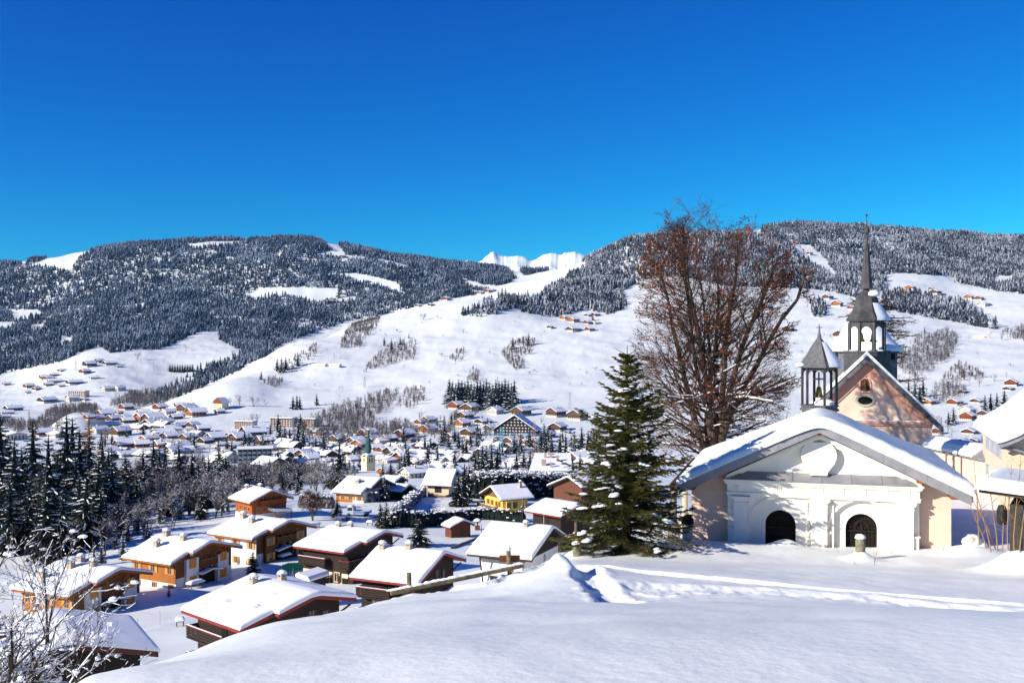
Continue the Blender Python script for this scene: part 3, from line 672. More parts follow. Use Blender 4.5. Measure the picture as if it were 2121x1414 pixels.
def house(u,v,wpx,kind,shape='chalet',hd=None,rn=random.Random(8),dmin=330,dmax=5000):
    x,y,z=place(u,v,dmin,dmax)
    s=max(.5,min(1.6,wpx*y/F/SIZE[shape])) ; hd=rn.uniform(28,55) if hd is None else hd
    pr,used=hproto(kind,shape)
    if used[0]==0: o=pr; o.location=(x,y,z-.3); o.rotation_euler=(0,0,R(-hd)); o.scale=(s,s,s); used[0]=1
    else: o=dup(pr,(x,y,z-.3),hd,s)
    big={'chalet':'','big':'large ','low':'long low ','barn':'small ','flat':'broad flat-roofed '}[shape]
    what={'chalet':'chalet','big':'chalet','low':'house','barn':'hut','flat':'building'}[shape]
    o['look']=f"{big}snowy {WOODC[kind][0]} {what}"; o['category']='house' if shape!='barn' else 'hut'
    return o
def zone(rows,where,group,**k):
    L=[house(*(list(r)),**k) for r in rows]; number(L,where,group); return L
LF=zone([(262,848,24,'r'),(297,858,22,'o'),(247,857,14,'o','barn'),(318,862,18,'o','barn'),(332,848,24,'r'),(350,856,28,'w','low'),(373,843,20,'b'),(388,854,34,'b','big'),(406,862,34,'o'),(380,863,18,'w','barn'),
 (300,872,34,'o'),(318,874,36,'b'),(262,868,18,'o','barn'),(264,876,24,'b'),(343,879,26,'b'),(346,888,22,'w','barn'),(400,884,22,'b'),(250,902,36,'b','big'),(310,911,30,'o','low'),(338,900,36,'w','low'),(356,907,36,'b','low'),(398,899,30,'w','flat'),
 (390,911,28,'b'),(293,926,30,'r'),(266,921,20,'b'),(368,927,30,'w','low'),(381,929,20,'d','barn'),(448,914,36,'b'),(485,912,34,'b'),(490,923,24,'d','low'),(460,923,24,'w','low'),(455,856,18,'b','barn'),(420,893,26,'b'),(365,868,22,'b'),(432,905,22,'w','low'),(425,918,26,'d')],
 'left of the grey block','chalets at the left end of the village')
MID=zone([(525,909,48,'b','big'),(497,915,38,'b'),(466,913,26,'b','low'),(550,922,38,'b','big'),(490,927,26,'d','low'),(522,929,24,'d','low'),(573,927,24,'b'),(562,933,24,'w','barn'),(560,978,58,'b','big',-50),(515,975,34,'w','low'),(655,899,24,'b','barn',-50),(674,904,24,'o'),
 (692,902,18,'b','barn'),(657,922,30,'w','flat',-60),(648,938,34,'b','low',-60),(605,937,24,'d','low'),(588,950,30,'b','chalet',-60),(632,947,34,'b'),(645,955,26,'b','barn'),(682,957,28,'w','low'),(652,967,28,'w'),(615,915,26,'b'),(590,905,24,'b','barn'),(700,915,30,'b'),(622,963,28,'b')],
 'in the village left centre','chalets in the left half of the village centre')
CTR=zone([(722,912,38,'w','low',-60),(737,919,30,'b'),(763,905,34,'o'),(748,927,34,'o'),(722,938,44,'w','flat',60),(778,932,26,'o'),(795,936,24,'r'),(806,914,28,'r'),(838,907,36,'r'),(857,914,14,'r','barn'),(870,878,20,'r','barn'),(888,875,26,'b'),(887,895,32,'o'),(921,897,20,'o','barn'),(935,907,22,'r','barn'),
 (825,937,24,'r'),(893,945,24,'b','barn'),(803,958,36,'w','flat'),(862,962,40,'o','low',-58),(888,958,44,'w','low',-62),(883,984,38,'d','chalet',30),(800,982,30,'o'),(845,981,24,'d','barn'),(857,976,30,'b','low'),(938,957,34,'b','low',-60),(727,978,26,'d','barn'),(770,915,28,'b'),(790,918,24,'w'),(913,938,26,'b'),(868,930,28,'b'),(735,955,36,'w','low')],
 'near the church tower','chalets in the right half of the village centre')
RT=zone([(946,846,28,'r','big'),(974,850,30,'b'),(964,866,28,'b'),(1026,856,28,'w'),(958,882,28,'o'),(1001,876,28,'d','low'),(1080,860,34,'b','big'),(1152,862,34,'b','big'),(1197,868,36,'b','big'),(973,902,32,'b'),(1155,891,32,'b'),(1176,897,12,'r','barn'),
 (980,914,26,'b','low',-60),(981,924,28,'b'),(977,935,22,'b'),(1083,909,22,'o'),(1060,919,30,'b'),(1062,932,30,'r'),(1090,919,24,'o'),(1110,920,22,'b'),(958,955,42,'b','low',-60),(1052,965,30,'b','low',-60),(1035,912,24,'w','low'),(1135,905,26,'b'),(1015,890,22,'b','barn'),(1120,945,26,'w','low')],
 'around the dark hotel','chalets around the big hotel')
HAM=zone([(14,798,14,'o','barn'),(60,803,18,'r'),(59,814,10,'r','barn'),(76,808,14,'r','barn'),(93,785,18,'b'),(101,786,16,'r'),(113,779,14,'b'),(129,769,14,'d','low'),(113,792,22,'d','low'),(101,799,16,'r'),(128,801,12,'o','barn'),(154,795,30,'d','low'),(176,773,18,'r'),(196,784,16,'o','low'),
 (186,759,24,'d'),(206,751,16,'b'),(228,755,28,'d','low'),(246,760,12,'d','low'),(222,809,20,'w'),(247,808,20,'w'),(98,832,30,'d','low'),(150,829,22,'w'),(180,840,14,'r'),(177,829,10,'r','barn'),(28,849,28,'d','low'),(14,857,22,'w','low'),(8,865,20,'d','low'),(5,872,16,'b','low')],
 'in the far left hamlet','far hamlet houses at the left')
ZL=zone([(131,852,10,'r','barn'),(177,861,12,'o','barn'),(186,868,20,'r'),(203,870,22,'o'),(218,863,28,'r'),(236,872,26,'b'),(232,882,28,'w','low'),(10,897,24,'w','low'),(28,910,56,'w','flat',-40),(120,905,40,'w','flat',-50),(12,940,46,'w','low',-40),(90,902,30,'b'),(205,893,30,'w','low'),(160,905,40,'w','flat',-50),(30,962,50,'b','low',-40),(225,942,34,'b'),(262,945,34,'w','low'),(320,945,36,'b','low'),(270,995,60,'w','low',-50),(360,975,46,'b','low',-40)],
 'behind the left spruces','houses behind the dark spruces')
HILL=zone([(985,609,16,'b'),(998,608,16,'b','low'),(1012,606,16,'r'),(1021,604,12,'b','barn'),(925,622,16,'r'),(868,635,16,'b','low'),(893,634,12,'b','barn'),(1171,662,18,'o'),(1188,667,20,'o'),(1217,655,14,'b','low'),(1218,671,16,'r'),(1234,671,16,'w','low'),(1188,685,36,'b','low'),(1222,685,16,'r'),(1234,655,16,'b'),(1140,680,12,'b','barn')],
 'on the middle ridge','tiny chalets high on the middle ridge',dmin=1400)
RHL=zone([(1869,605,18,'o'),(1886,600,20,'o'),(1882,611,18,'b'),(1897,617,14,'r'),(1938,609,20,'b'),(1929,600,10,'b','barn'),(2007,619,18,'o'),(2028,621,16,'r'),(2038,633,22,'w','low'),(1715,619,18,'b'),(1734,634,22,'o'),(1764,640,14,'r'),(1632,686,22,'b'),(1741,698,26,'b'),(1677,527,12,'b','barn'),(1590,640,18,'r'),(1565,655,16,'b')],
 'on the right mountainside','tiny chalets on the right-hand mountainside',dmin=1400)
RVL=zone([(2095,798,26,'r'),(2088,807,20,'d','low'),(1994,814,16,'b'),(1922,837,26,'o'),(1978,838,26,'r'),(2024,833,24,'b','low'),(2003,855,28,'w'),(2005,869,30,'r','big'),(1941,898,24,'b','big'),(2008,897,30,'b','low'),(1994,924,32,'b','big'),(1948,920,28,'b'),(1955,936,28,'r','low'),(2015,915,26,'d','low'),(2035,860,22,'b')],
 'right of the church','chalets between the church and the right-hand building',dmin=400)
rn=random.Random(6); X_=[]
for k in range(95):
    u=rn.uniform(215,1235); v=rn.uniform(925,1000) if u>480 else rn.uniform(880,960)
    if abs(u-763)<30 or (u>480 and u<575 and v<990) or (1080<u<1190 and v>930) or (1020<u<1115 and v<915): continue
    X_.append((u,v,rn.uniform(26,42)*(v-700)/240,rn.choice('bbbdddwwr'),rn.choice(('chalet','low','low','barn')),rn.choice((None,None,-55,-62))))
zone(X_,'in the village streets','chalets filling the village streets')
for (u,v,wd,nm) in ((680,627,12,'left one of the two'),(692,627,12,'right one of the two'),(758,585,12,'only one in the upper clearing'),(711,533,10,'only one beside the highest piste')):
    o=house(u,v,wd,'d','barn',50,dmin=1900); del o['look']; o['label']='tiny dark hut in the mountain clearing, '+nm
for (pr,used) in HP.values():
    if not used[0]: hide(pr)
# ---- blocks of flats
def block(name,x,y,z,hd,W,D,H,floors,bays,wall,label,endlit=True,bal=None,flat=True,cat='apartment block'):
    r=empty(name,(x,y,z),hd,label,cat)
    MB().box(-W/2,W/2,0,D,-5,H).build('wall',wall,r)
    bd=MB(); gl=MB(); fh=H/floors
    for f in range(floors):
        for b in range(bays):
            x0=-W/2+W*(b+.15)/bays; x1=-W/2+W*(b+.85)/bays
            o=MB(); o.box(x0,x1,-.06,.0,f*fh+.9,f*fh+fh-.4)
            o.build('window',DARK,r)
            if bal: 
                q=MB(); q.box(x0,x0+(x1-x0)*.75,-1.2,-.07,f*fh+.55,f*fh+.72); q.box(x0,x0+(x1-x0)*.75,-1.25,-1.15,f*fh+.72,f*fh+1.55); q.build('balcony',bal,r)
    rf=MB(); rf.box(-W/2-.8,W/2+.8,-1.4,D+.8,H,H+.35); rf.build('roof',WOODC['d'][1],r)
    s=MB(); s.prism([(-1.4,H+.35),(D+.8,H+.35),(D+.8,H+.9),(D/2,H+1.5),(-1.4,H+.9)],-W/2-.8,W/2+.8,'x'); s.build('roof_snow',RSNOW,r)
    for k in range(4):
        cx=-W/2+W*(k+.5)/4; MB().box(cx-.6,cx+.6,D/2-.6,D/2+.6,H+1,H+2.6).build('chimney',CHIM,r)
    return r
ow=WOODC['o'][1]
for (u,v,wp,lab,pk) in ((504,888,40,'pale block of flats with balconies, leftmost of the three above the centre',0),(582,884,48,'pale block of flats with balconies, middle of the three above the centre',0),(632,884,44,'pale block of flats with balconies, rightmost of the three above the centre',0),(158,823,40,'pink three-storey block of flats in the far left hamlet',1)):
    x,y,z=place(u,v,600); W=wp*y/F/.97; b=block('apartment_block',x,y,z,14,W,12,W*.36 if not pk else W*.32,4,8,PWHITE if not pk else mat('pale_pink_plaster',(.66,.42,.36),.9),lab,bal=ow if not pk else PWHITE)
    b['group']='blocks of flats above the village'
x,y,z=place(528,966,400); 
GB=mat('grey_blue_panels',(.20,.25,.29),.8,(.15,.19,.22),.4)
b=block('apartment_block',x,y,z,-14,68*y/F,14,36*y/F,4,7,GB,'grey flat-roofed block with long balconies, shaded front, behind the tall trees',bal=GB)
x,y,z=place(458,847,600); r=empty('manor_house',(x,y,z),30,'pale yellow manor house with tall half-hipped roof above the village','manor house')
MB().box(-8,8,-6,6,-3,8).build('wall',CREAM,r)
q=MB(); q.prism([(-8.6,8),(8.6,8),(7.4,11.6),(0,16),(-7.4,11.6)],-6.6,6.6); q.build('roof',WOODC['r'][1],r)
MB().add([(-8.8,-6.8,8),(-8.8,6.8,8),(-7.6,6.8,11.8),(-7.6,-6.8,11.8),(0,-6.8,16.3),(0,6.8,16.3),(7.6,-6.8,11.8),(7.6,6.8,11.8),(8.8,-6.8,8),(8.8,6.8,8)],[(0,3,2,1),(3,4,5,2),(4,6,7,5),(6,8,9,7)]).build('roof_snow',RSNOW,r)
for k in range(5):
    for f in range(2): MB().box(-6.6+k*3-.5,-6.6+k*3+.5,-6.07,-6,1.5+f*3.4,3.2+f*3.4).build('window',DARK,r)
# ---- big hotel with one broad gable
x,y,z=place(1066,902,600); W=88*y/F/.93; r=empty('hotel',(x,y,z),14,'huge dark timber hotel with broad snowy gable and rows of white windows','hotel')
h0=W*.10; hr=W*.44; hw=W/2
MB().prism([(-hw*.94,-6),(hw*.94,-6),(hw*.94,h0+.6),(0,hr-.6),(-hw*.94,h0+.6)],0,W*.42).build('wall',WOODC['d'][1],r)
q=MB()
for s in(-1,1): q.prism([(0,hr),(s*hw*1.02,h0),(s*hw*1.02,h0+.5),(0,hr+.5)],-2,W*.45)
q.build('roof',WOODC['d'][1],r)
q=MB()
for s in(-1,1): q.prism([(0,hr+.5),(s*hw*1.03,h0+.5),(s*hw*1.03,h0+1.1),(0,hr+1.5)],-2.3,W*.45+.3)
q.build('roof_snow',RSNOW,r)
for f in range(6):
    zz=1.0+f*(hr-3)/6; half=hw*.9*(1-max(0,(zz-h0)/(hr-h0)))-1.5
    if half<1.5: continue
    n=max(1,int(half*2/3.4))
    for k in range(n):
        xx=-half+(k+.5)*2*half/n; MB().box(xx-.75,xx+.75,-.08,0,zz+.5,zz+1.6).build('window',PWHITE,r)
    MB().box(-half,half,-1.3,-.1,zz-.1,zz+.25).build('balcony',WOODC['d'][1],r)
# ---- village church tower
x,y,z=place(763,974,330); sc_=29*y/F/9.6
r=empty('church_tower',(x,y,z),-38,'cream stone church tower with a green onion-shaped spire in the village centre','church tower'); r.scale=(sc_,)*3
q=MB(); q.box(-3.4,3.4,-3.4,3.4,-4,9.4); q.box(-3.6,3.6,-3.6,3.6,5.2,5.5); q.box(-3.7,3.7,-3.7,3.7,9.4,9.8); q.build('tower_wall',CREAM,r)
for s,(dx,dy) in enumerate(((1,0),(0,1))):
    for k in(-.9,.9):
        if s==0: MB().box(k-.4,k+.4,-3.47,-3.4,6.2,8.6).build('belfry_window',DARK,r)
        else: MB().box(-3.47,-3.4,k-.4,k+.4,6.2,8.6).build('belfry_window',DARK,r)
q=MB(); q.lathe([(4.6,9.9),(2.6,11.0),(1.2,11.8),(1.1,12.6),(2.1,13.3),(2.2,17.0),(1.6,17.6),(1.4,18.3),(2.1,19.6),(1.9,21.0),(.85,22.2),(.75,24.6),(1.15,25.0),(.5,26.4),(.14,27.8),(.07,31),(.02,32)],8,rot=22.5); q.build('spire',GREEN_CU,r)
q=MB(); q.add([(-3.7,-3.7,9.85),(3.7,-3.7,9.85),(3.7,3.7,9.85),(-3.7,3.7,9.85),(-1.6,-1.6,11.9),(1.6,-1.6,11.9),(1.6,1.6,11.9),(-1.6,1.6,11.9)],[(0,1,5,4),(1,2,6,5),(2,3,7,6),(3,0,4,7)]); q.blob((0,0,28.2),(1.2,1.2,.7),3); q.build('snow_cover',TSNOW,r)
# ---- snow roof with six chimneys
x,y,_=P(1140,0,300); z=gz(x,y); r=empty('town_house',(x,y,z),0,'large plain building whose snowy roof carries six square chimneys','house'); s=y/F
zF=-(972-CY)/F*298-z; zK=-(938-CY)/F*314-z
MB().box(-40*s,42*s,0,14,-3,zF-.3).build('wall',BROWN,r)
q=MB(); q.add([(-44*s,-1.4,zF),(44*s,-1.4,zF),(48*s,15,zK),(-30*s,15,zK),(-44*s,-1.4,zF-.5),(44*s,-1.4,zF-.5),(48*s,15,zK-.5),(-30*s,15,zK-.5)],[(0,1,2,3),(4,5,1,0),(5,6,2,1),(7,4,0,3)]); q.build('roof_snow',RSNOW,r)
for (cx,cy,w,h) in ((-13,2.5,.7,1.7),(-8,10,.38,1.4),(4,10,.42,1.4),(17,6.5,.38,1.7),(2,0.8,.33,1.4),(0,13,.38,1.0)):
    zz=zF+(zK-zF)*(cy+1.4)/16.4; MB().box(cx*s-w,cx*s+w,cy-w,cy+w,zz-.5,zz+h).build('chimney',CHIM,r)
# ---- concrete bunkers on the slope
for (u,v,wp,lab) in ((660,759,30,'long low concrete building on the sunny slope'),(692,760,24,'shorter concrete building right of the long low one')):
    x,y,z=place(u,v,1200); W=wp*y/F; r=empty('flat_building',(x,y,z),20,lab,'building')
    MB().box(-W/2,W/2,0,8,-5,4.2).build('wall',CREAM,r); MB().box(-W/2-.3,W/2+.3,-.3,8.3,4.2,5).build('roof_snow',RSNOW,r)
x,y,z=place(2028,700,1200); r=empty('lift_station',(x,y,z),10,'pale ski lift hut with red corner on the right piste','lift station')
MB().box(-10,10,0,5,-3,3).build('wall',CREAM,r); MB().box(-10.5,10.5,-.5,5.5,3,4).build('roof_snow',RSNOW,r); MB().box(10.1,13,0,1,0,3).build('panel',REDP,r)
# ---- pylons, lift masts, cranes
def lattice(r,h,w,m,name='mast',top=.3):
    q=MB(); n=max(5,int(h/(w*1.6)))
    for a,b in((-1,-1),(1,-1),(1,1),(-1,1)): q.tube((a*w/2,b*w/2,-1),(a*w/2*top,b*w/2*top,h),.16,.12,4)
    for k in range(n):
        z0=h*k/n;z1=h*(k+1)/n;w0=w*(1-(1-top)*k/n)/2;w1=w*(1-(1-top)*(k+1)/n)/2
        c0=[(-w0,-w0),(w0,-w0),(w0,w0),(-w0,w0)];c1=[(-w1,-w1),(w1,-w1),(w1,w1),(-w1,w1)]
        for i in range(4): j=(i+1)%4; q.tube((*c0[i],z0),(*c1[j],z1),.09,.09,3); q.tube((*c0[j],z0),(*c1[i],z1),.09,.09,3)
    return q.build(name,m,r)
for (u,v,hp,lab) in ((1180,848,36,'grey lattice power pylon right of the dark spruce block'),(240,845,40,'grey lattice power pylon among bare trees at the left'),(755,803,24,'slim grey power pylon below the long thicket'),(318,774,26,'faint grey power pylon on the left snowfield'),(157,768,22,'faint grey power pylon above the far hamlet'),(1030,798,18,'faint grey power pylon above the dark spruce block'),(60,875,24,'grey power pylon beside the snow mound')):
    x,y,z=place(u,v,900); h=hp*y/F; r=empty('power_pylon',(x,y,z),10,lab,'pylon','power pylons on the slopes'); lattice(r,h,h*.17,STEEL)
    q=MB()
    for k,wd in((.97,.16),(.86,.22),(.75,.16)): q.tube((-h*wd,0,h*k),(h*wd,0,h*k),.14,.14,4)
    q.build('cross_arm',STEEL,r)
for k,(u,v,hp) in enumerate(((2097,744,20),(2006,708,18),(1988,702,16),(1957,688,14),(2050,520,10))):
    if v<600: continue
    x,y,z=place(u,v,1000); h=hp*y/F; r=empty('lift_mast',(x,y,z),60,'dark T-shaped ski lift mast, '+ORD[3-k]+' of four counted down the right piste','lift mast','ski lift masts on the right piste')
    MB().tube((0,0,-1),(0,0,h),.35,.22,6).build('post',STEEL,r); MB().box(-h*.22,h*.22,-.3,.3,h-.5,h).build('cross_arm',STEEL,r)
x,y,z=place(1039,950,400); h=66*y/F; r=empty('tower_crane',(x,y,z),12,'light blue tower crane standing in front of the dark hotel','crane'); lattice(r,h,2.2,BLUEP,top=1)
q=MB()
for dz in(0,1.3): 
    for dy in(-.6,.6): q.tube((-38*y/F,dy*(1-dz/1.3),h-6+dz),(82*y/F,dy*(1-dz/1.3),h-6+dz),.08,.08,4)
for k in range(40): xx=-36+k*2.8; q.tube(((xx)*y/F,-.6,h-6),((xx+1.4)*y/F,0,h-4.7),.05,.05,3); q.tube(((xx+1.4)*y/F,0,h-4.7),((xx+2.8)*y/F,.6,h-6),.05,.05,3)
q.build('jib',BLUEP,r)
x,y,z=place(1107,904,500); h=34*y/F; r=empty('tower_crane',(x,y,z),0,'short red mast of a crane beside the hotel','crane'); lattice(r,h,2.0,mat('pale_red_paint',(.5,.13,.10),.7),top=1)
# ---------------------------------------------------------------- far and middle trees
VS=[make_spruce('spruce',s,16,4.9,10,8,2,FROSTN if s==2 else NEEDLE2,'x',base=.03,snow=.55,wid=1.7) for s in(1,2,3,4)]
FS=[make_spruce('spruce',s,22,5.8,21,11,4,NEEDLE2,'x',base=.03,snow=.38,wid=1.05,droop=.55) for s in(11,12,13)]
VB=[bare_tree('bare_tree',s,12,'x',FTWIG,snow=.25,kids=(7,6,4),maxlev=3,thick=.014,up=.05,stems=1+s%3) for s in(31,32,33)]
FSC=[make_spruce('spruce',71,14,3.0,13,8,3,FROSTN,'x',base=.02,snow=1.0,wid=1.5,droop=.4)]
def tree(u,v,hpx,lst,k,look,dmin=250,dmax=5000,H=None,wide=1.0,cat=None):
    x,y,z=place(u,v,dmin,dmax); base={id(VS):16,id(FS):22,id(VB):12,id(FSC):14}[id(lst)]
    s=hpx*y/F/base; p=lst[k%len(lst)]; rn=random.Random(int(u*7+v))
    if p.location.length<1: o=p; o.location=(x,y,z); o.rotation_euler=(0,0,rn.uniform(0,6)); o.scale=(s*wide,s*wide,s)
    else: o=dup(p,(x,y,z),rn.uniform(0,360),(s*wide,s*wide,s))
    o['look']=look; return o
# the dark block of spruces above the village
L=[tree(928+i*6.4+(j%2)*3,842+2*math.sin(i)-j*7+(i*.35 if j==0 else 0),46+4*math.sin(i*2.1+j)+j*3,VS,i+j,'tall dark spruce',900,wide=.95) for j in range(2) for i in range(22)]
number(L,'of the dense spruce block above the village','spruces of the dark block above the village')
# single conifers on the sunny slope
L=[tree(u,v,h,VS,i,'small dark conifer',1000,wide=.9) for i,(u,v,h) in enumerate(((607,848,30),(615,848,32),(621,847,28),(656,840,26),(738,846,18),(541,786,20),(796,716,20),(811,724,24),(829,714,18),(847,700,10),(1062,723,26),(1095,716,28),(574,769,30),(583,771,32),(592,765,28),(617,758,30),(702,617,26),(1040,618,24),(1033,619,20),(1047,617,22),(1088,620,16),(1093,618,20),(1340,640,18),(1354,639,16),(1228,664,16),(1788,700,10),(1947,745,12),(1964,738,16),(1915,690,14),(1560,640,16)))]
number(L,'on the open snow slopes','single conifers on the snow slopes')
L=[tree(352+i*5.2,771-abs(i-4)*.3,17,VS,i,'low dark conifer',1500,wide=1.3) for i in range(10)]
number(L,'of the small oblong plantation at left','conifers of the oblong plantation')
L=[tree(u,v,h,VB,i,'bare grey tree',900,wide=1.2) for i,(u,v,h) in enumerate(((497,842,30),(525,842,26),(550,842,20),(478,838,18),(285,744,18),(385,727,18),(481,742,22),(877,662,16),(692,743,14),(905,660,10),(1015,733,8),(1172,690,12),(1290,600,10),(1982,800,26),(2008,795,20),(2028,800,24),(2060,790,18),(2085,782,16),(1010,850,16),(865,838,20),(878,826,14),(830,845,16),(960,690,8),(800,700,12),(745,700,14),(1105,770,8),(1180,800,10),(1205,798,8),(1215,775,8),(640,790,8),(760,640,16),(672,645,18),(1820,610,18),(1838,600,22),(1846,618,14),(2050,700,16),(2075,705,18)))]
number(L,'on the open snow slopes','single bare trees on the snow slopes')
rn=random.Random(31); L=[]
for k in range(60):
    u=rn.uniform(560,1300); v=rn.uniform(640+max(0,(900-u))*.13,835)
    L.append(tree(u,v,rn.uniform(4,9),VB,k,'tiny bare shrub',1200,wide=1.6))
for k in range(22): L.append(tree(rn.uniform(1640,2120),rn.uniform(690,790),rn.uniform(4,10),VB,k,'tiny bare shrub',1000,wide=1.6))
number(L,'dotted over the open snow slopes','tiny shrubs dotted over the snow slopes')
# conifers in the village
vt=[(198,862,14),(210,930,40),(232,921,26),(292,884,26),(297,905,30),(338,925,34),(262,905,20),(402,930,34),(395,915,24),(452,935,30),(470,930,26),(480,958,50),(500,960,44),(540,1000,40),(560,1000,44),(575,1000,46),(600,1002,56),(612,1000,40),(632,1000,44),(655,995,46),(580,915,40),(590,925,46),(600,928,44),(618,925,52),(628,930,50),(560,905,30),(576,893,38),(622,888,34),(654,890,26),(725,945,26),(840,950,40),(846,965,44),(838,975,40),(880,938,40),(892,940,36),(868,915,18),(905,885,24),(920,880,22),(935,878,26),(942,870,22),(915,925,36),(928,935,40),(942,915,30),(950,928,36),(905,955,34),(958,935,30),(966,950,46),(975,930,40),(940,990,50),(1010,885,22),(1006,900,26),(995,920,36),(1130,945,54),(1142,950,60),(1120,940,50),(1160,950,56),(1172,955,60),(1190,940,50),(1205,935,54),(1218,940,50),(1230,930,46),(1085,968,40),(1070,968,36),(1098,975,44),(985,1000,70),(1000,1000,84),(1018,1002,88),(1030,1000,80),(1008,990,70),(920,1010,60),(815,1000,30),(828,985,34),(690,990,30),(735,1000,28),(1165,915,24),(1950,940,30),(1965,880,30),(1975,876,34),(2035,945,40),(2048,942,38),(2060,930,36),(2040,850,34),(2052,848,36),(2065,842,30),(1905,838,44),(1895,836,50),(1882,832,46),(1912,822,40),(2080,838,34)]
L=[tree(u,v,h,(FS if h>62 else VS),i,('tall dark snowy spruce' if h>42 else 'small frosted spruce'),330 if v>880 else 500,wide=1.0 if h<60 else .9) for i,(u,v,h) in enumerate(vt)]
number(L,'among the village trees','spruces among the village houses')
rn=random.Random(78); L=[]
for k in range(110):
    u=rn.uniform(490,1235); v=rn.uniform(915,1035)
    if abs(u-763)<26 or (690<u<830 and v>990) or (985<u<1110 and v>1010): continue
    L.append(tree(u,v,rn.uniform(22,48),VS,k,'snow-dusted spruce',300))
number(L,'scattered below the church tower','spruces scattered below the church tower')
rn=random.Random(79); L=[]
for k in range(46):
    u=rn.uniform(470,720); v=rn.uniform(985,1045-(u-470)*.02); L.append(tree(u,v,rn.uniform(34,60),VB if k%3 else FS,k,'frosted bare tree' if k%3 else 'snow-edged spruce',240,460,wide=1.2 if k%3 else .9))
number(L,'behind the red-orange chalet','trees behind the red-orange chalet')
rn=random.Random(77); L=[]
for k in range(120):
    u=rn.uniform(215,1240); v=rn.uniform(900,1000) if k%3 else rn.uniform(870,930)
    if 745<u<785 and v>940: continue
    L.append(tree(u,v,rn.uniform(18,34)*(v-700)/230,VB,k,'frosted bare tree',340,wide=1.25))
for k in range(14): L.append(tree(rn.uniform(1935,2045),rn.uniform(850,945),rn.uniform(18,30),VB,k,'frosted bare tree',420,wide=1.2))
number(L,'among the village houses','bare trees among the village houses')
x,y,z=place(1108,985,250); BL=bare_tree('larch',55,14,'tall brown bare larch between the dark spruces left of the chimney roof',TWIG,cat='larch',snow=.05,kids=(16,7,4),maxlev=3,spread=1.0,up=0,thick=.012); BL.location=(x,y,z); s_=92*y/F/14; BL.scale=(s_,s_,s_)
# golden larches
GL=make_spruce('larch',91,16,3.6,16,10,3,GOLDN,'x',base=.03,snow=.0,wid=1.4)
for i,(u,v,h,lab) in enumerate(((184,942,84,'bright golden larch behind the dark spruces'),(218,940,50,'duller brown larch right of the golden one'),(1240,905,30,'small brown larch beside the village spruces, behind the big spruce'))):
    x,y,z=place(u,v,300); s=h*y/F/16
    if i==0: GL.location=(x,y,z); GL.scale=(s,s,s); GL['label']=lab; GL['category']='larch'
    else: dup(GL,(x,y,z),40*i,s,lab)
# ---- the dark spruces at the left, shade side towards us
sp=[(0,1010,170,1),(30,1090,190,0),(68,1030,165,1),(100,1110,215,0),(138,1080,225,1),(150,1060,200,2),(96,1170,185,2),(165,1075,190,0),(20,1150,170,2),(-30,1060,200,1),(205,1090,150,1),(180,1135,170,2),(232,1075,130,2),(262,1060,110,0),(60,1140,150,1),(-15,1130,150,0),(318,1000,104,0),(342,1000,96,1),(330,1010,90,2),(398,1055,128,1),(375,1040,70,0),(432,1040,100,2),(456,1030,100,1),(420,1020,84,2),(486,1020,62,0),(508,1010,54,1),(290,1085,90,2),(350,1070,84,0),(703,1012,108,0),(690,1010,70,1),(245,1110,90,1),(130,1150,140,1),(270,1040,80,1),(300,1050,90,2),(0,1090,160,0),(45,1060,140,2)]
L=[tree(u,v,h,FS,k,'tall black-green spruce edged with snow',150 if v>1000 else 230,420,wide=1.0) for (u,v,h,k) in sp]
rn=random.Random(15)
for k in range(34):
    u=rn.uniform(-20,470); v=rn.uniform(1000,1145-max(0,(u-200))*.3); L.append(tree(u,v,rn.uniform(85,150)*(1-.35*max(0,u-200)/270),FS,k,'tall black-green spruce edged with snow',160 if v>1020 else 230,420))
number(L,'in the shaded wood at left','tall spruces of the shaded wood at left')
sp=[(255,1160,64),(238,1135,60),(305,1120,50),(265,1120,56),(285,1105,60),(330,1085,50),(372,1075,52),(210,1170,60),(195,1190,70),(412,1068,48),(448,1050,44),(160,1200,60),(225,1095,56)]
L=[tree(u,v,h,FSC,k,'small thickly frosted spruce',120,400,wide=1.2) for k,(u,v,h) in enumerate(sp)]
number(L,'along the edge of the shaded wood','frosted young spruces on the wood edge')
rn=random.Random(5); L=[]
for k in range(85):
    u=rn.uniform(0,480); v=rn.uniform(1010,1150-max(0,(u-260))*.4); L.append(tree(u,v,rn.uniform(50,95),VB,k,'frosted bare tree',150,420,wide=1.3))
number(L,'in the shaded wood at left','frosted bare trees of the shaded wood')
# spruces in the gardens below
L=[tree(u,v,h,FS,k,'dark garden spruce',100,380,wide=w) for k,(u,v,h,w) in enumerate(((524,1190,50,1.5),(868,1130,58,2.0),(788,1092,52,1.3),(800,1094,58,1.2),(698,1072,42,1.5),(796,1038,56,1.2),(950,1048,70,1.35),(962,1040,84,1.1),(972,1030,70,1.2)))]
number(L,'among the nearer chalets','garden spruces among the nearer chalets')
L=[tree(u,v,h,FSC,k,'small frosted garden spruce',100,380,wide=w) for k,(u,v,h,w) in enumerate(((1084,1060,32,1.2),(606,1200,26,.9),(494,1168,18,1.2),(350,1235,24,1.3),(222,1268,26,1.2),(1060,1010,30,1.2),(1150,1000,40,1.3)))]
number(L,'among the nearer chalets','small frosted spruces among the nearer chalets')
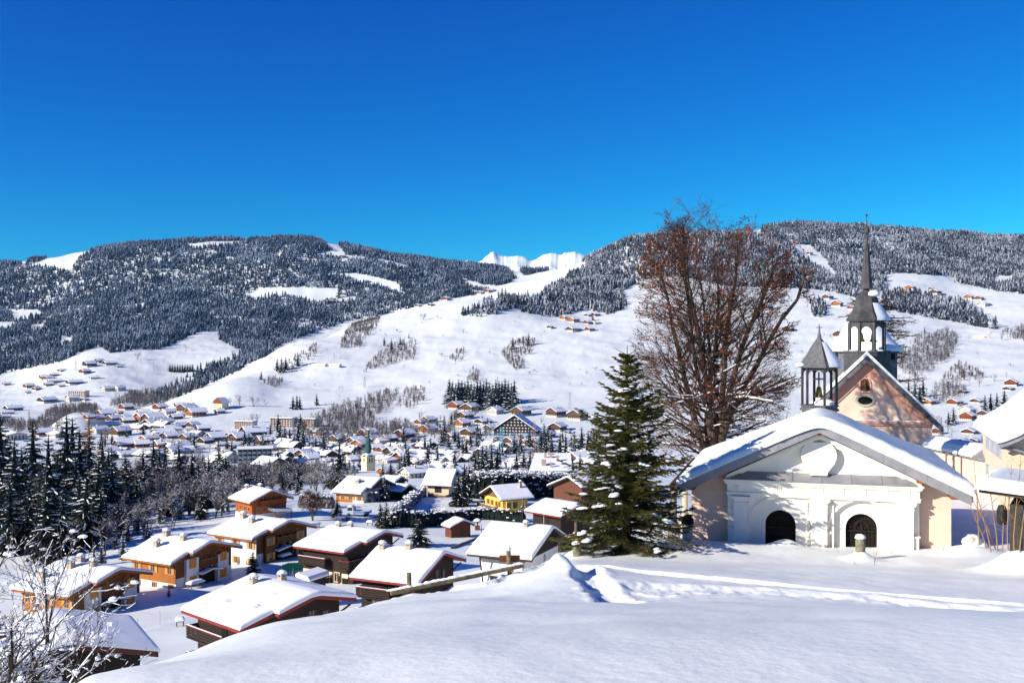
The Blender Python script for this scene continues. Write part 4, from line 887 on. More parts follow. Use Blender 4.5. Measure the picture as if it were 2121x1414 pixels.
# ---------------------------------------------------------------- the nearer chalets, each built by itself
def gsnow(xl,xr,y0,y1,zf,T,name,parent,dents=(),jog=None,nx=54,ny=40,seed=0,Redge=.34):
    """snow lying on a roof zf(x): rounded rims, dents over the skylights; jog=(xj,dy) sets the front edge back left of xj"""
    def sp(a,b,n):
        t=np.linspace(0,1,n); t=.5-.5*np.cos(np.pi*t); t=.35*t+.65*np.linspace(0,1,n); s=np.concatenate([[0,.004,.012,.028],t[3:-3],[.972,.988,.996,1]]); return a+(b-a)*s
    xs=sp(xl,xr,nx); 
    if jog: xs=np.sort(np.concatenate([xs,[jog[0]-.02,jog[0]+.02]]))
    ts=(sp(0,1,ny)); n=len(xs);m=len(ts); X=np.repeat(xs[None,:],m,0); y0a=np.full(n,float(y0)); 
    if jog: y0a=np.where(xs<jog[0],y0+jog[1],y0)
    Y=y0a[None,:]+(y1-y0a[None,:])*ts[:,None]
    e=np.minimum(np.minimum(X-xl,xr-X),np.minimum(Y-y0a[None,:],y1-Y)); q=np.clip(e/Redge,0,1); prof=np.sqrt(np.clip(1-(1-q)**2.2,0,1))
    zb=np.vectorize(zf)(X); h=T*prof*(1+.25*fbm(X/1.8+seed*3.1,Y/1.8,3,seed)); 
    h+=T*.18*prof*np.exp(-((X-xl)/(xr-xl)*9-1.6)**2)-T*.12*prof*np.exp(-((X-xl)/(xr-xl)*12-3.2)**2)
    for dx,dy in dents: h-=T*.55*np.exp(-(((X-dx)/.42)**2+((Y-dy)/.3)**2))
    rim=.10*fbm(X*1.7+seed,Y*1.7,2,seed+4)*(1-prof)
    top=np.stack([X,Y,zb+.03+h],-1).reshape(-1,3)
    # bulge outwards a little at the rims
    ix=np.arange(n*m).reshape(m,n); Fc=np.stack([ix[:-1,:-1],ix[:-1,1:],ix[1:,1:],ix[1:,:-1]],-1).reshape(-1,4)
    return nmesh(name,top,Fc,RSNOW,parent,smooth=True)
def chalet(name,ap,d,hd,L,Rr,length,gz0,style,label,T=.34,oh=.9,jog=None,chim=(),dents=(),wallmat=None,lowmat=None,trim=None,lowz=0,feat=None,rback=.9):
    """ap apex sight line; L/Rr (across,drop) of the front eave ends; length along the ridge; gz0 ground height"""
    A=P(ap[0],ap[1],d); zt=A[2]-gz0                        # apex height over the ground
    r=empty(name,(A[0],A[1],gz0),hd,label,'chalet','larger chalets below the snowfield')
    zt-=T                                                   # the sight lines are those of the snow top
    xl,hl=L[0],L[1]; xr,hr=Rr[0],Rr[1]
    ml=hl/xl; mr=-hr/xr                                     # slopes (positive)
    zf=lambda x: zt-(abs(x)*abs(ml) if x<0 else x*abs(mr))
    zs=lambda x: zf(x)-.10*math.exp(-(x/.35)**2)
    # roof deck boards with fascia
    rf=MB()
    def slab(x0,x1,ya,yb): rf.prism([(x0,zf(x0)-.26),(x1,zf(x1)-.26),(x1,zf(x1)),(x0,zf(x0))],ya,yb)
    if jog: slab(xl,jog[0],jog[1],length); slab(jog[0],0,0,length)
    else: slab(xl,0,0,length)
    slab(0,xr,0,length); rf.build('roof',trim,r)
    fa=MB()
    for x0,x1,y in (((xl,jog[0],jog[1]),(jog[0],0,0)) if jog else ((xl,0,0),))+((0,xr,0),):
        fa.prism([(x0,zf(x0)-.34),(x1,zf(x1)-.34),(x1,zf(x1)+.02),(x0,zf(x0)+.02)],y-.07,y-.004)
    fa.build('barge_board',trim,r)
    ea=MB(); ea.box(xl-.07,xl-.004,(jog[1] if jog else 0),length,zf(xl)-.32,zf(xl)+.03); ea.build('eave_board',trim,r)
    gsnow(xl-.12,xr+.12,-.14,length+.12,zs,T,'roof_snow',r,dents,jog,seed=int(ap[0])%97)
    # walls
    wl,wr=xl+oh*1.3,xr-oh*1.3; y0=oh*1.25; y1=length-oh*rback
    w=MB(); w.mi=0
    w.prism([(wl,lowz),(wr,lowz),(wr,zf(wr)-.3),(0,zt-.3),(wl,zf(wl)-.3)],y0,y1)
    w.mi=1
    w.box(wl,wr,y0,y1,-4,lowz-.001)
    w.build('wall',[wallmat,lowmat or wallmat],r)
    for cx,cy,cw,ch in chim:
        c=MB(); zz=zf(cx); c.add([(cx-cw,cy-cw,zz-.3),(cx+cw,cy-cw,zz-.3),(cx+cw,cy+cw,zz-.3),(cx-cw,cy+cw,zz-.3),(cx-cw*.72,cy-cw*.72,zz+ch),(cx+cw*.72,cy-cw*.72,zz+ch),(cx+cw*.72,cy+cw*.72,zz+ch),(cx-cw*.72,cy+cw*.72,zz+ch)],[(0,1,5,4),(1,2,6,5),(2,3,7,6),(3,0,4,7),(4,5,6,7)])
        co_=c.build('chimney',CHIM,r)
        k=MB(); k.box(cx-cw*.95,cx+cw*.95,cy-cw*.95,cy+cw*.95,zz+ch+.22,zz+ch+.32)
        for a in(-.6,.6):
            for b in(-.6,.6): k.box(cx+a*cw-.06,cx+a*cw+.06,cy+b*cw-.06,cy+b*cw+.06,zz+ch-.01,zz+ch+.22)
        k.build('chimney_cap',CONC,co_)
        MB().blob((cx,cy,zz+ch+.34),(cw*1.2,cw*1.2,.30),int(cx*10),10,6,.05,.07).build('snow_cap',RSNOW,co_,smooth=True)
    return r,dict(zf=zf,wl=wl,wr=wr,y0=y0,y1=y1,zt=zt,len=length)
def win(r,face,g,a,z,w=1.0,h=1.1,shut=None,fr=None,sw=.45,open_=True):
    """window on face F (gable front, a=x) or L (left eave wall, a=y)"""
    def bx(mb,a0,a1,d0,d1,z0,z1):
        if face=='F': mb.box(a0,a1,g['y0']-d1,g['y0']-d0,z0,z1)
        else: mb.box(g['wl']-d1,g['wl']-d0,a0,a1,z0,z1)
    m=MB(); t=.09
    bx(m,a-w/2,a+w/2,0,.06,z-t,z); bx(m,a-w/2,a+w/2,0,.06,z+h,z+h+t); bx(m,a-w/2-t,a-w/2,0,.06,z-t,z+h+t); bx(m,a+w/2,a+w/2+t,0,.06,z-t,z+h+t); bx(m,a-.03,a+.03,.012,.05,z,z+h)
    o=m.build('window',fr or SHUT,r); p=MB(); bx(p,a-w/2,a+w/2,0,.01,z,z+h); p.build('pane',GLASS,o)
    if shut:
        for s in((-1,1) if open_ else (0,)):
            q=MB()
            if s: c=a+s*(w/2+t+sw/2); bx(q,c-sw/2,c+sw/2,.005,.07,z-.05,z+h+.05)
            else: bx(q,a-w/2,a+w/2,.061,.1,z,z+h)
            q.build('shutter',shut,r)
def balcony(r,face,g,a0,a1,z,depth=1.1,h=1.0,m=BROWN,rail=REDTRIM,snow=True,name='balcony'):
    def bx(mb,p0,p1,d0,d1,z0,z1):
        if face=='F': mb.box(p0,p1,g['y0']-d1,g['y0']-d0,z0,z1)
        else: mb.box(g['wl']-d1,g['wl']-d0,p0,p1,z0,z1)
    b=MB(); bx(b,a0,a1,0,depth,z-.14,z)
    for k in range(4): zz=z+.08+k*h/4; bx(b,a0,a1,depth-.05,depth,zz,zz+h/4*.82)
    for e in(a0,a1-.06): 
        for k in range(4): zz=z+.08+k*h/4; bx(b,e,e+.06,.01,depth-.06,zz,zz+h/4*.82)
    o=b.build(name,m,r); q=MB(); bx(q,a0-.04,a1+.04,depth-.08,depth+.05,z+h+.02,z+h+.12); q.build('handrail',rail,o)
    if snow: q=MB(); bx(q,a0-.02,a1+.02,depth-.07,depth+.04,z+h+.121,z+h+.165); q.build('rail_snow',RSNOW,o)
def door(r,face,g,a,z,w=1,h=2.1,m=None):
    q=MB()
    if face=='F': q.box(a-w/2,a+w/2,g['y0']-.08,g['y0']-.002,z,z+h)
    else: q.box(g['wl']-.08,g['wl']-.002,a-w/2,a+w/2,z,z+h)
    q.build('door',m or DARK,r)
def panel(r,face,g,a0,a1,z0,z1,m,dep=.12,name='wall_panel'):
    q=MB()
    if face=='F': q.box(a0,a1,g['y0']-dep,g['y0']-.003,z0,z1)
    else: q.box(g['wl']-dep,g['wl']-.003,a0,a1,z0,z1)
    return q.build(name,m,r)
def zg(u,v,d): return None
# brown chalets with red edges
def brown(i,name,ap,d,hd,L,Rr,ln,g0,label,**k):
    r,g=chalet(name,ap,d,hd,L,Rr,ln,g0,'b',label,wallmat=BROWN,lowmat=CREAM,trim=REDTRIM,lowz=2.2 if i!=3 else 2.5,**k)
    y0,y1=g['y0'],g['y1']; top=g['zf'](g['wl'])-.3
    zb=top-2.6; 
    if i==3:
        balcony(r,'L',g,y0+3.4,y1-.0,top-2.35,1.1); balcony(r,'L',g,y0+3.4,y1-.0,top-4.9,1.1)
        balcony(r,'L',g,y0-.9,y0+.9,top-2.35,.9,snow=False); balcony(r,'F',g,g['wl'],g['wl']+3.4,top-2.35,1.0,snow=False); balcony(r,'F',g,g['wl'],g['wl']+3.4,top-4.9,1.0)
        win(r,'L',g,y0+2.0,top-4.6,.9,1.3,DSHUT,CREAM,.3); win(r,'L',g,y0+2.3,.9,.9,1.2,DSHUT,DSHUT,.4); door(r,'L',g,y0+.5,-.2)
        win(r,'L',g,y0+5,top-4.7,1.1,1.7,None,BTRIM)
    else:
        balcony(r,'L',g,y0+2.6,y1,top-2.3,1.2); balcony(r,'L',g,y0+2.6,y1,top-4.8,1.2)
        door(r,'L',g,y0+4,top-2.3,.9,1.9); win(r,'L',g,y0+1.4,top-4.4,1.0,1.2,DSHUT,BTRIM,.4)
        win(r,'L',g,y0+5.2,top-4.6,1.0,1.7,None,BTRIM)
    w=g['wr']-g['wl']
    for a,z in((-1.6,top+.4),(-2.4,top-1.9),(-1.2,top-1.9),(.4,top-.9),(2.0,top-1.2),(3.0,top-3.6),(1.2,top-3.6)):
        if g['wl']+.6<a<g['wr']-.6 and z<g['zf'](a)-1.3: win(r,'F',g,a,z,.6,.95,DSHUT,BTRIM,.3)
    br=MB()
    for yy in (y0+.1,y1-.2): br.tube((g['wl'],yy,top-.9),(g['wl']-1.0,yy,top+.0),.09,.09,5)
    br.tube((g['wr']-.1,y0,top-.8),(g['wr']+.9,y0-.6,top-.0),.1,.1,5)
    br.build('brace',BTRIM,r); return r,g
brown(1,'brown_chalet',(654,1223),92,-47.8,(-7.49,-1.75),(4.76,-1.16),10.6,-31.3,'nearest dark brown chalet with red roof edges, partly sunk behind the snow bank',chim=((-1.4,8.0,.42,.75),(.9,6.6,.42,.75)),dents=((-4.6,6.6),(-1.6,3.4),(-4.2,2.6)),jog=(-4.1,.8),T=.4)
brown(2,'brown_chalet',(920,1138),118,-65,(-6.19,-2.42),(5.54,-1.9),9.1,-33.6,'dark brown chalet with red-edged roof directly behind the wooden rail',chim=((-.9,8.0,.42,.7),(-.4,4.6,.42,.7)),dents=((-3.6,5.2),(-3.4,2.9),(-1.6,5.0)),T=.34)
brown(3,'brown_chalet',(798,1096),150,-60,(-8.6,-1.64),(4.53,-1.4),10.4,-36.2,'tall dark brown chalet with stacked balconies over a cream ground floor',chim=((-1,8.2,.4,.6),(-.4,6.3,.4,.6)),jog=(-4.6,.9),T=.34)
MB()  
# honey-coloured chalets
def honey(i,ap,d,hd,L,Rr,ln,g0,label,chim,lowside,**k):
    r,g=chalet('timber_chalet',ap,d,hd,L,Rr,ln,g0,'o',label,wallmat=HONEYV_SHADE,lowmat=PWHITE,trim=ORTRIM,lowz=2.3,chim=chim,jog=(L[0]*.52,.9),**k)
    y0,y1=g['y0'],g['y1']; top=g['zf'](g['wl'])-.3; wl,wr=g['wl'],g['wr']
    # eave side
    if lowside: panel(r,'L',g,y0,y1,-3,top,PWHITE,.06); panel(r,'L',g,y0+1,y1,top-.45,top-.02,HONEY,.14)
    else: panel(r,'L',g,y0,y1,1.6,top,HONEY,.10); 
    for a in np.linspace(y0+1.1,y1-1,3): win(r,'L',{**g,'wl':wl-.12},a,top-1.75,.75,.95,SHUT,SHUT,.42)
    for a in np.linspace(y0+1.0,y1-1.2,3): win(r,'L',{**g,'wl':wl-.07},a,.5 if not lowside else .6,.75,.9,SHUT if lowside else None,SHUT,.42)
    st=MB()
    for yy in np.linspace(y0+.2,y1-.2,3): st.tube((wl-.1,yy,top-.9),(wl-.95,yy,top-.05),.09,.09,5)
    st.build('brace',ORTRIM,r)
    # gable front: two white blocks, recessed balconies between
    gm=HONEYV_SHADE if lowside else PWHITE
    xa=wl+.32*(wr-wl)*.7; xb=xa+1.9
    panel(r,'F',g,wl+1.5,wl+1.5+2.3,-3,top+.1,gm,.5,'bay'); panel(r,'F',g,wr-3.2,wr-1.0,-3,g['zf'](wr-2)-1.4,gm,.5,'bay')
    gg={**g,'y0':g['y0']-.5}
    for xx in(wl+2.65,wr-2.1):
        for zz in(1.0,3.5): win(r,'F',gg,xx,zz,.8 if lowside else 1.1,1.15,SHUT,SHUT,.4,open_=lowside)
    xm0,xm1=wl+3.9,wr-3.3
    panel(r,'F',g,xm0,xm1,-2,g['zt']-2.2,DARK,.02,'recess_shade')  # flat dark sheet painted as the shade between the bays
    balcony(r,'F',g,xm0,xm1,g['zt']-3.3,.7,.8,HONEYV_SHADE,ORTRIM,False)
    for xx in np.linspace(xm0+.5,xm1-.5,3): win(r,'F',{**g,'y0':g['y0']-.03},xx,2.9,.7,1.5,None,SHUT)
    for xx in(wl+3.0,wr-2.2): 
        if 3.9+.8<g['zf'](xx)-.6 or True: win(r,'F',g,xx,min(g['zf'](xx)-1.7,5.4),.6,.75,None,SHUT)
    cn=MB(); cn.prism([(xm0-.4,2.3),((xm0+xm1)/2,2.65),(xm1+.2,2.3),(xm1+.2,2.4),((xm0+xm1)/2,2.77),(xm0-.4,2.4)],g['y0']-1.5,g['y0']-.5); cp=cn.build('door_canopy',ORTRIM,r)
    cn=MB(); cn.prism([(xm0-.4,2.41),((xm0+xm1)/2,2.78),(xm1+.2,2.41),(xm1+.2,2.55),((xm0+xm1)/2,2.92),(xm0-.4,2.55)],g['y0']-1.5,g['y0']-.5); cn.build('canopy_snow',RSNOW,cp)
    rp=MB()
    for xx in(xl_ for xl_ in (L[0]*.3,Rr[0]*.3)): rp.tube((xx,.1,g['zf'](xx)-.3),(xx*.6,.3,g['zf'](xx)-1.4),.08,.08,5)
    rp.build('gable_brace',ORTRIM,r)
    return r
honey(1,(247,1173),128,-66,(-7.29,-1.9),(5.82,-1.65),10.8,-35.7,'nearest honey timber chalet at far left, half hidden by snowy twigs',((-4.6,8.2,.5,.9),(-1.5,6.8,.5,.9),(.6,7.3,.5,.9),(-.5,3.9,.45,.8)),False)
honey(2,(436,1117),145,-61,(-6.6,-2.1),(6.43,-1.85),10.8,-35.9,'middle honey timber chalet with three chimneys and white ground floor',((-3.4,7.3,.5,.9),(-.4,8.6,.5,.8),(-1.0,4.4,.45,.8)),False,dents=((-3.0,4.8),(-2.6,3.2)))
honey(3,(600,1074.5),165,-58,(-7.49,-1.91),(6.38,-1.91),11.2,-36.6,'farthest honey timber chalet, cream side wall with small shuttered windows',((-1.6,9.2,.55,.9),(-2.6,6.0,.5,.9)),True,dents=((-3.4,5.4),(-3.0,4.3)))
# red-orange chalet
r,g=chalet('timber_chalet',(563.6,1012),215,-43,(-5.33,-2.13),(5.25,-2.23),9.3,-38.8,'o','bright red-orange timber chalet in front of the frosted thicket',wallmat=ORANGE,lowmat=PWHITE,trim=ORTRIM,lowz=1.7,chim=((.6,6,.4,.5),(1.6,8,.5,.7),(-1.4,8.4,.5,.6)))
balcony(r,'F',g,-2.6,3.0,3.6,1.0,.9,ORANGE,ORTRIM,False)
for x in(-2.6,-1.2,1.0,2.6): win(r,'F',g,x,2.1,.8,.9,None,SHUT)
for y in(2.5,4.2,6.2): win(r,'L',g,y,2.4,.8,.8,None,SHUT); win(r,'L',g,y,.2,.7,.9,SHUT,SHUT)
for x in(-1,1): win(r,'F',g,x,4.2,.8,1.2,None,SHUT)
q=MB(); q.prism([(-.4,2.3),(4.2,1.9),(4.2,2.4),(-.4,2.9)],-1.4,1.2); q.build('porch_snow',RSNOW,r); q=MB(); q.prism([(-.4,2.2),(4.2,1.8),(4.2,1.9),(-.4,2.3)],-1.4,1.2)
for x in(0,4): q.box(x-.1,x+.1,-1.3,-1.1,-.5,2.1)
q.build('porch',ORTRIM,r)
# wide chalet behind
r,g=chalet('timber_chalet',(790,986.7),255,-68,(-8.22,-3.03),(7.6,-2.7),9.8,-40.6,'o','wide low chalet with one chimney, white corner and orange wood, beyond the red bush',wallmat=HONEYV_SHADE,lowmat=PWHITE,trim=BTRIM,lowz=3.2,chim=((-3.6,4.8,.7,.8),),jog=(-5.2,1.2))
panel(r,'L',g,g['y0']+3.2,g['y1'],-1,g['zf'](g['wl'])-.4,HONEY,.1); win(r,'F',g,-3.6,1.0,1,1.1,SHUT,SHUT); win(r,'F',g,1.6,1.0,1,1.1,SHUT,SHUT)
for y in(2.2,4.8,7): win(r,'L',{**g,'wl':g['wl']-.1},y,.9,1,1.2,SHUT,SHUT)
# white barn-like house
r,g=chalet('white_house',(1146,1085.7),135,-66,(-7.74,-2.82),(7.6,-3.3),9.2,-34.2,'w','steep snow-roofed white house with dark gable just beyond the snow bank',wallmat=BROWN,lowmat=WHITE,trim=BTRIM,lowz=5.35,chim=((-1.0,3.6,.35,.7),),oh=1.3,T=.4)
win(r,'L',g,g['y0']+3.6,1.6,2.6,1.5,None,BTRIM); win(r,'F',g,.8,4.2,.6,.9,None,WHITE)
q=MB()
for yy in(g['y0']+1.2,g['y0']+5.8): q.tube((g['wl']-.1,yy,.8),(g['wl']-1.5,yy,g['zf'](g['wl']-1.5)-.3),.11,.11,5)
q.build('brace',BTRIM,r); balcony(r,'L',g,g['y1']-2.2,g['y1']+.6,-.2,1.8,.9,BTRIM,BTRIM,True)
# yellow house, gable to the left
r,g=chalet('yellow_house',(1016,1003.6),240,60,(-7.3,-3.3),(4.9,-2.75),9.3,-40.3,'y','yellow house with old grey-brown boarded gable and one chimney',wallmat=GREYWOOD,lowmat=YELLOW,trim=BTRIM,lowz=2.6,chim=((1.6,7.4,.35,1.5),),oh=1.1)
for x in(-3.6,-1.6,.6,2.0): win(r,'F',g,x,.7,.8,1.1,SHUT,SHUT,.35)
q=MB(); q.box(g['wr'],g['wr']+.9,g['y0']+1,g['y1']-1,-.3,2.4); q.build('lean_to',YELLOW,r); balcony(r,'F',g,-6.6,1.5,-.2,1.6,.9,GREYWOOD,BTRIM,True)
for yy in(2.6,4.4): q=MB(); q.box(g['wr']+.9,g['wr']+.95,yy-.6,yy+.6,.4,1.9); q.build('window',GLASS,r)
# dark red-edged chalet beside the big spruce
r,g=chalet('brown_chalet',(1203,1040),175,-45,(-5.18,-1.5),(4.86,-1.42),8.6,-38.6,'b','dark tower-like chalet with a red roof edge left of the big spruce',wallmat=BROWN,lowmat=BROWN,trim=REDTRIM,lowz=0,T=.34)
win(r,'L',g,4,3.2,.9,1.0,DSHUT,BTRIM); q=MB(); q.tube((g['wl']-.8,4.4,0),(g['wl']-.8,4.4,g['zf'](g['wl']-.8)-.3),.07,.07,5); q.build('post',STEEL,r)
# stone chalet with hipped-looking roof
r,g=chalet('stone_chalet',(946,970),275,-74,(-4.6,-3.55),(7.0,-3.3),8.4,-44.2,'s','honey stone chalet with a snowy balcony and thick white roof',wallmat=PEACHR,lowmat=GREYWOOD,trim=BTRIM,lowz=2.2,chim=((1.4,1.6,.6,1.8),),T=.6)
win(r,'L',g,4.2,2.9,1.8,1.5,None,REDWOOD); balcony(r,'L',g,1.2,9.0,1.8,2.2,.6,GREYWOOD,BTRIM,True)
q=MB()
for y in(1.6,4.6,8.4): q.tube((g['wl']-2,y,-1),(g['wl']-2,y,1.7),.12,.12,5)
q.build('post',BTRIM,r)
# bottom-left dark chalet
r,g=chalet('dark_chalet',(140.5,1319),60,-32,(-7.0,-2.0),(5.26,-1.36),8.3,-25.6,'d','black-brown chalet at bottom left corner, long twig shadows on its snowy roof',wallmat=mat('near_black_timber',(.018,.011,.008),.8,(.012,.008,.006),4),lowmat=BTRIM,trim=mat('dark_red_board',(.09,.022,.014),.7),lowz=0,T=.36,oh=.7)
for x,z in((-1.4,1.8),(1.4,2.2),(2.6,2.4),(.8,3.3)): win(r,'F',g,x,z,.5,.6,None,BTRIM)
MB().box(-3.6,-2.9,5.2,6.0,g['zt']-1.5,g['zt']+.2).build('chimney',REDWOOD,r)
# brown barn right behind the spruce
r,g=chalet('barn',(1176,984),232,55,(-8,-3.0),(5,-1.9),10,-41.5,'b','large red-brown boarded barn with snow edge behind the big spruce',wallmat=mat('barn_boards',(.14,.05,.03),.85,(.10,.035,.02),3),lowmat=BTRIM,trim=BTRIM,lowz=0,T=.34)
for i,(u,v,d,hd,lab) in enumerate(((848,1001,262,-62,'small snow-roofed garage right of the wide chalet'),(832,984,285,-62,'dark outbuilding roof just behind the wide chalet'))):
    r,g=chalet('garage',(u,v),d,hd,(-3.6,-1.3),(3.2,-1.5),5.4 if i==0 else 6,-41.5-i*3,'b',lab,wallmat=BROWN,lowmat=BROWN,trim=BTRIM,lowz=0,T=.4,oh=.5)
# little red hut
r,g=chalet('garden_hut',(960,1072.5),195,-33,(-3.0,-1.15),(2.5,-1.1),3.4,-38.1,'r','small red-brown garden hut with a snowy roof in front of the hedge',wallmat=REDWOOD,lowmat=REDWOOD,trim=REDWOOD,lowz=0,T=.4,oh=.45)
door(r,'F',g,.1,0,.8,1.7,BTRIM)
# shed roof beside brown chalet
x,y,z=P(658,1192,126); r=empty('lean_to_shed',(x,y,z-1.9),-62,'narrow snow-covered shed roof beside the nearest brown chalet','shed')
MB().box(-1.7,1.7,.1,1.6,-1.6,1.6).build('wall',BROWN,r); q=MB(); q.prism([(-.3,1.6),(1.9,2.0),(1.9,2.35),(1.6,2.5),(0,2.2),(-.3,1.85)],-2.0,2.0,'x'); q.build('roof_snow',RSNOW,r)
# ---------------------------------------------------------------- the chapel
TH=16.0; _s,_c=math.sin(R(TH)),math.cos(R(TH)); CO=(10.86,35.0); CZ=-7.6
chap=empty('chapel',(CO[0],CO[1],CZ),TH,'white and peach chapel with two arched gates under a thick snowy roof','chapel')
def cz(z): return z-CZ
def rz(a,b,zt=-2.80,k=.475): return cz(zt-k*max(abs(a+.06),(b-3.2)*.98))
w=MB(); w.prism([(-4.5,-.8),(4.23,-.8),(4.23,rz(4.23,0)-.30),(-.06,rz(-.06,0)-.30),(-4.5,rz(-4.5,0)-.30)],0,3.3)
w.box(-4.5,4.23,3.301,7.6,-.8,rz(4.5,0)-.3)
w.build('wall',PEACH,chap)
# roof deck as a grid under the snow
def roof_grid(x0,x1,y0,y1,dz,n=24):
    xs=np.linspace(x0,x1,n);ys=np.linspace(y0,y1,n); V=[(x,y,rz(x,y)+dz) for y in ys for x in xs]; Fc=[(j*n+i,j*n+i+1,(j+1)*n+i+1,(j+1)*n+i) for j in range(n-1) for i in range(n-1)]
    return V,Fc
q=MB(); V,Fc=roof_grid(-4.8,4.68,-.84,8.2,-.02); q.add(V,Fc); V,Fc=roof_grid(-4.8,4.68,-.84,8.2,-.10); q.add(V,[f[::-1] for f in Fc]); q.build('roof_deck',mat('brown_roof_boards',(.20,.085,.03),.8,(.13,.05,.02),4),chap)
# grey fascia boards with joints
q=MB(); n=7
for s,xe in((-1,-4.86),(1,4.74)):
    for k in range(n):
        a0=-.06+(xe+.06)*k/n; a1=-.06+(xe+.06)*(k+1)/n-.006*s
        q.prism([(a0,rz(a0,0)-.335),(a1,rz(a1,0)-.335),(a1,rz(a1,0)+.0),(a0,rz(a0,0)+.0)][::s],-.93,-.86)
q.build('fascia',ZINC,chap)
q=MB(); q.box(-4.9,-4.84,-.86,8.2,rz(-4.8,0)-.25,rz(-4.8,0)+.02); q.box(4.72,4.78,-.86,8.2,rz(4.7,0)-.25,rz(4.7,0)+.02); q.build('gutter',ZINC,chap)
# moss line above the fascia
q=MB(); rn=random.Random(2)
for k in range(150):
    a=.1+k*.031; q.box(a,a+.03,-.935,-.85,rz(a,0)+.0,rz(a,0)+.02+rn.random()*.035)
q.build('moss_edge',mat('dry_moss',(.12,.11,.03),.95,(.07,.06,.02),30),chap); 
# snow on the roof
def chapel_snow():
    n,m=120,90; 
    def sp(a,b,n): 
        t=np.linspace(0,1,n); s=.55*t+.45*(.5-.5*np.cos(np.pi*t)); return a+(b-a)*s
    xs=sp(-4.98,4.92,n); ts=sp(0,1,m); X=np.repeat(xs[None],m,0); Y=-.97+(8.4+.97)*ts[:,None]+0*X
    e=np.minimum(np.minimum(X-xs[0],xs[-1]-X),np.minimum(Y-Y.min(),Y.max()-Y))
    pr=np.sqrt(np.clip(1-(1-np.clip(e/.32,0,1))**2.4,0,1))
    T=.30+.13*np.clip((X+1)/3,0,1)+.06*np.exp(-((X-.6)/.9)**2)
    g=np.maximum(np.sqrt((X+.06)**2+.10),(Y-3.2)*.98); zb=cz(-2.80)-.475*g
    h=T*pr*(1+.16*fbm(X/1.5,Y/1.5,3,8))+.03*fbm(X/.25,Y/.25,2,9)*pr
    # soft drift left of the ridge, ledge on the back right corner
    h+=.05*np.exp(-((X-3.9)**2+(Y-7.6)**2)/.5)
    # lumpy cut face along the front
    fr=np.exp(-((Y+.97)/.22)**2); Y=Y-fr*.05*(1+1.4*fbm(X/.22,X*0+3,3,4))
    V=np.stack([X,Y,zb+.0+h],-1); ix=np.arange(n*m).reshape(m,n)
    o=nmesh('roof_snow',V.reshape(-1,3),np.stack([ix[:-1,:-1],ix[:-1,1:],ix[1:,1:],ix[1:,:-1]],-1).reshape(-1,4),SNOW,chap,smooth=True)
chapel_snow()
# rafters / purlin ends
for a,zz in((-3.35,0),(3.2,0),(-4.45,0),(4.25,0),(0,0)):
    q=MB(); q.box(a-.14,a+.14,-.84,.05,rz(a,0)-.40,rz(a,0)-.14); q.build('purlin_end',ORTRIM,chap)
# --- white front
FR=empty if False else None
def arch_wall(mb,x0,x1,z0,z1,arches,yb,yf,seg=20):
    """wall slab (front yf, back yb) with arched openings (cx, half width, spring height)"""
    arches=sorted(arches); x=x0
    for cx,hw,zs in arches:
        mb.box(x,cx-hw,yf,yb,z0,z1); x=cx+hw
        arc=[(cx-hw*math.cos(math.pi*i/seg),zs+hw*math.sin(math.pi*i/seg)) for i in range(seg+1)]
        V=[];Fc=[]
        for i,(ax,az) in enumerate(arc): V+=[(ax,yf,az),(ax,yf,z1),(ax,yb,az)]
        for i in range(seg): a=i*3;b=a+3; Fc+=[(a,b,b+1,a+1),(a,a+2,b+2,b)]
        mb.add(V,Fc)
    mb.box(x,x1,yf,yb,z0,z1)
zE=cz(-5.44)
q=MB(); arch_wall(q,-3.19,3.18,-.8,zE,[(-1.37,1.05,cz(-6.56)),(1.33,1.07,cz(-6.56))],-.22,-.34); q.build('front_wall',WHITE,chap)
q=MB(); arch_wall(q,-3.0,3.0,-.8,zE-.02,[(-1.37,.52,cz(-6.47)),(1.33,.52,cz(-6.47))],-.02,-.215); q.build('arch_panel',WHITE,chap)
# archivolts
for cx,hw in((-1.37,1.05),(1.33,1.07)):
    q=MB(); seg=28
    V=[];Fc=[]
    for i in range(seg+1):
        t=math.pi*i/seg
        for rr,y in((hw+.0,-.342),(hw+.0,-.375),(hw+.09,-.375),(hw+.09,-.342)): V.append((cx-rr*math.cos(t),y,cz(-6.56)+rr*math.sin(t)))
    for i in range(seg):
        for j in range(3): a=i*4+j; Fc.append((a,a+1,a+5,a+4))
    q.add(V,Fc); q.build('arch_moulding',WHITE,chap)
    for s in(-1,1):
        q=MB(); x=cx+s*(hw+.07); q.box(x-.10,x+.10,-.40,-.342,-.8,cz(-6.66)); q.box(x-.15,x+.15,-.44,-.343,cz(-6.66),cz(-6.60)); q.box(x-.13,x+.13,-.42,-.3435,cz(-6.60),cz(-6.555)); q.build('impost',WHITE,chap)
for x0,x1 in((-2.97,-2.50),(-.30,.20),(2.52,2.99)):
    q=MB(); q.box(x0,x1,-.52,-.345,-.8,cz(-5.60)); q.box(x0-.03,x1+.03,-.55,-.3455,cz(-5.71),cz(-5.68)); q.box(x0-.05,x1+.05,-.57,-.3452,cz(-5.60),cz(-5.54)); q.box(x0-.09,x1+.09,-.61,-.3458,cz(-5.54),cz(-5.47)); q.build('pilaster',WHITE,chap)
for x0,x1 in((-3.17,-2.975),(2.995,3.165),(-.52,-.46),(.36,.42)):
    q=MB(); q.box(x0,x1,-.42,-.3448,-.8,cz(-6.66) if abs(x0)>1 else cz(-5.6)); q.box(x0-.04,x1+.04,-.46,-.3447,cz(-6.66),cz(-6.60)) if abs(x0)>1 else None; q.build('side_strip',WHITE,chap)
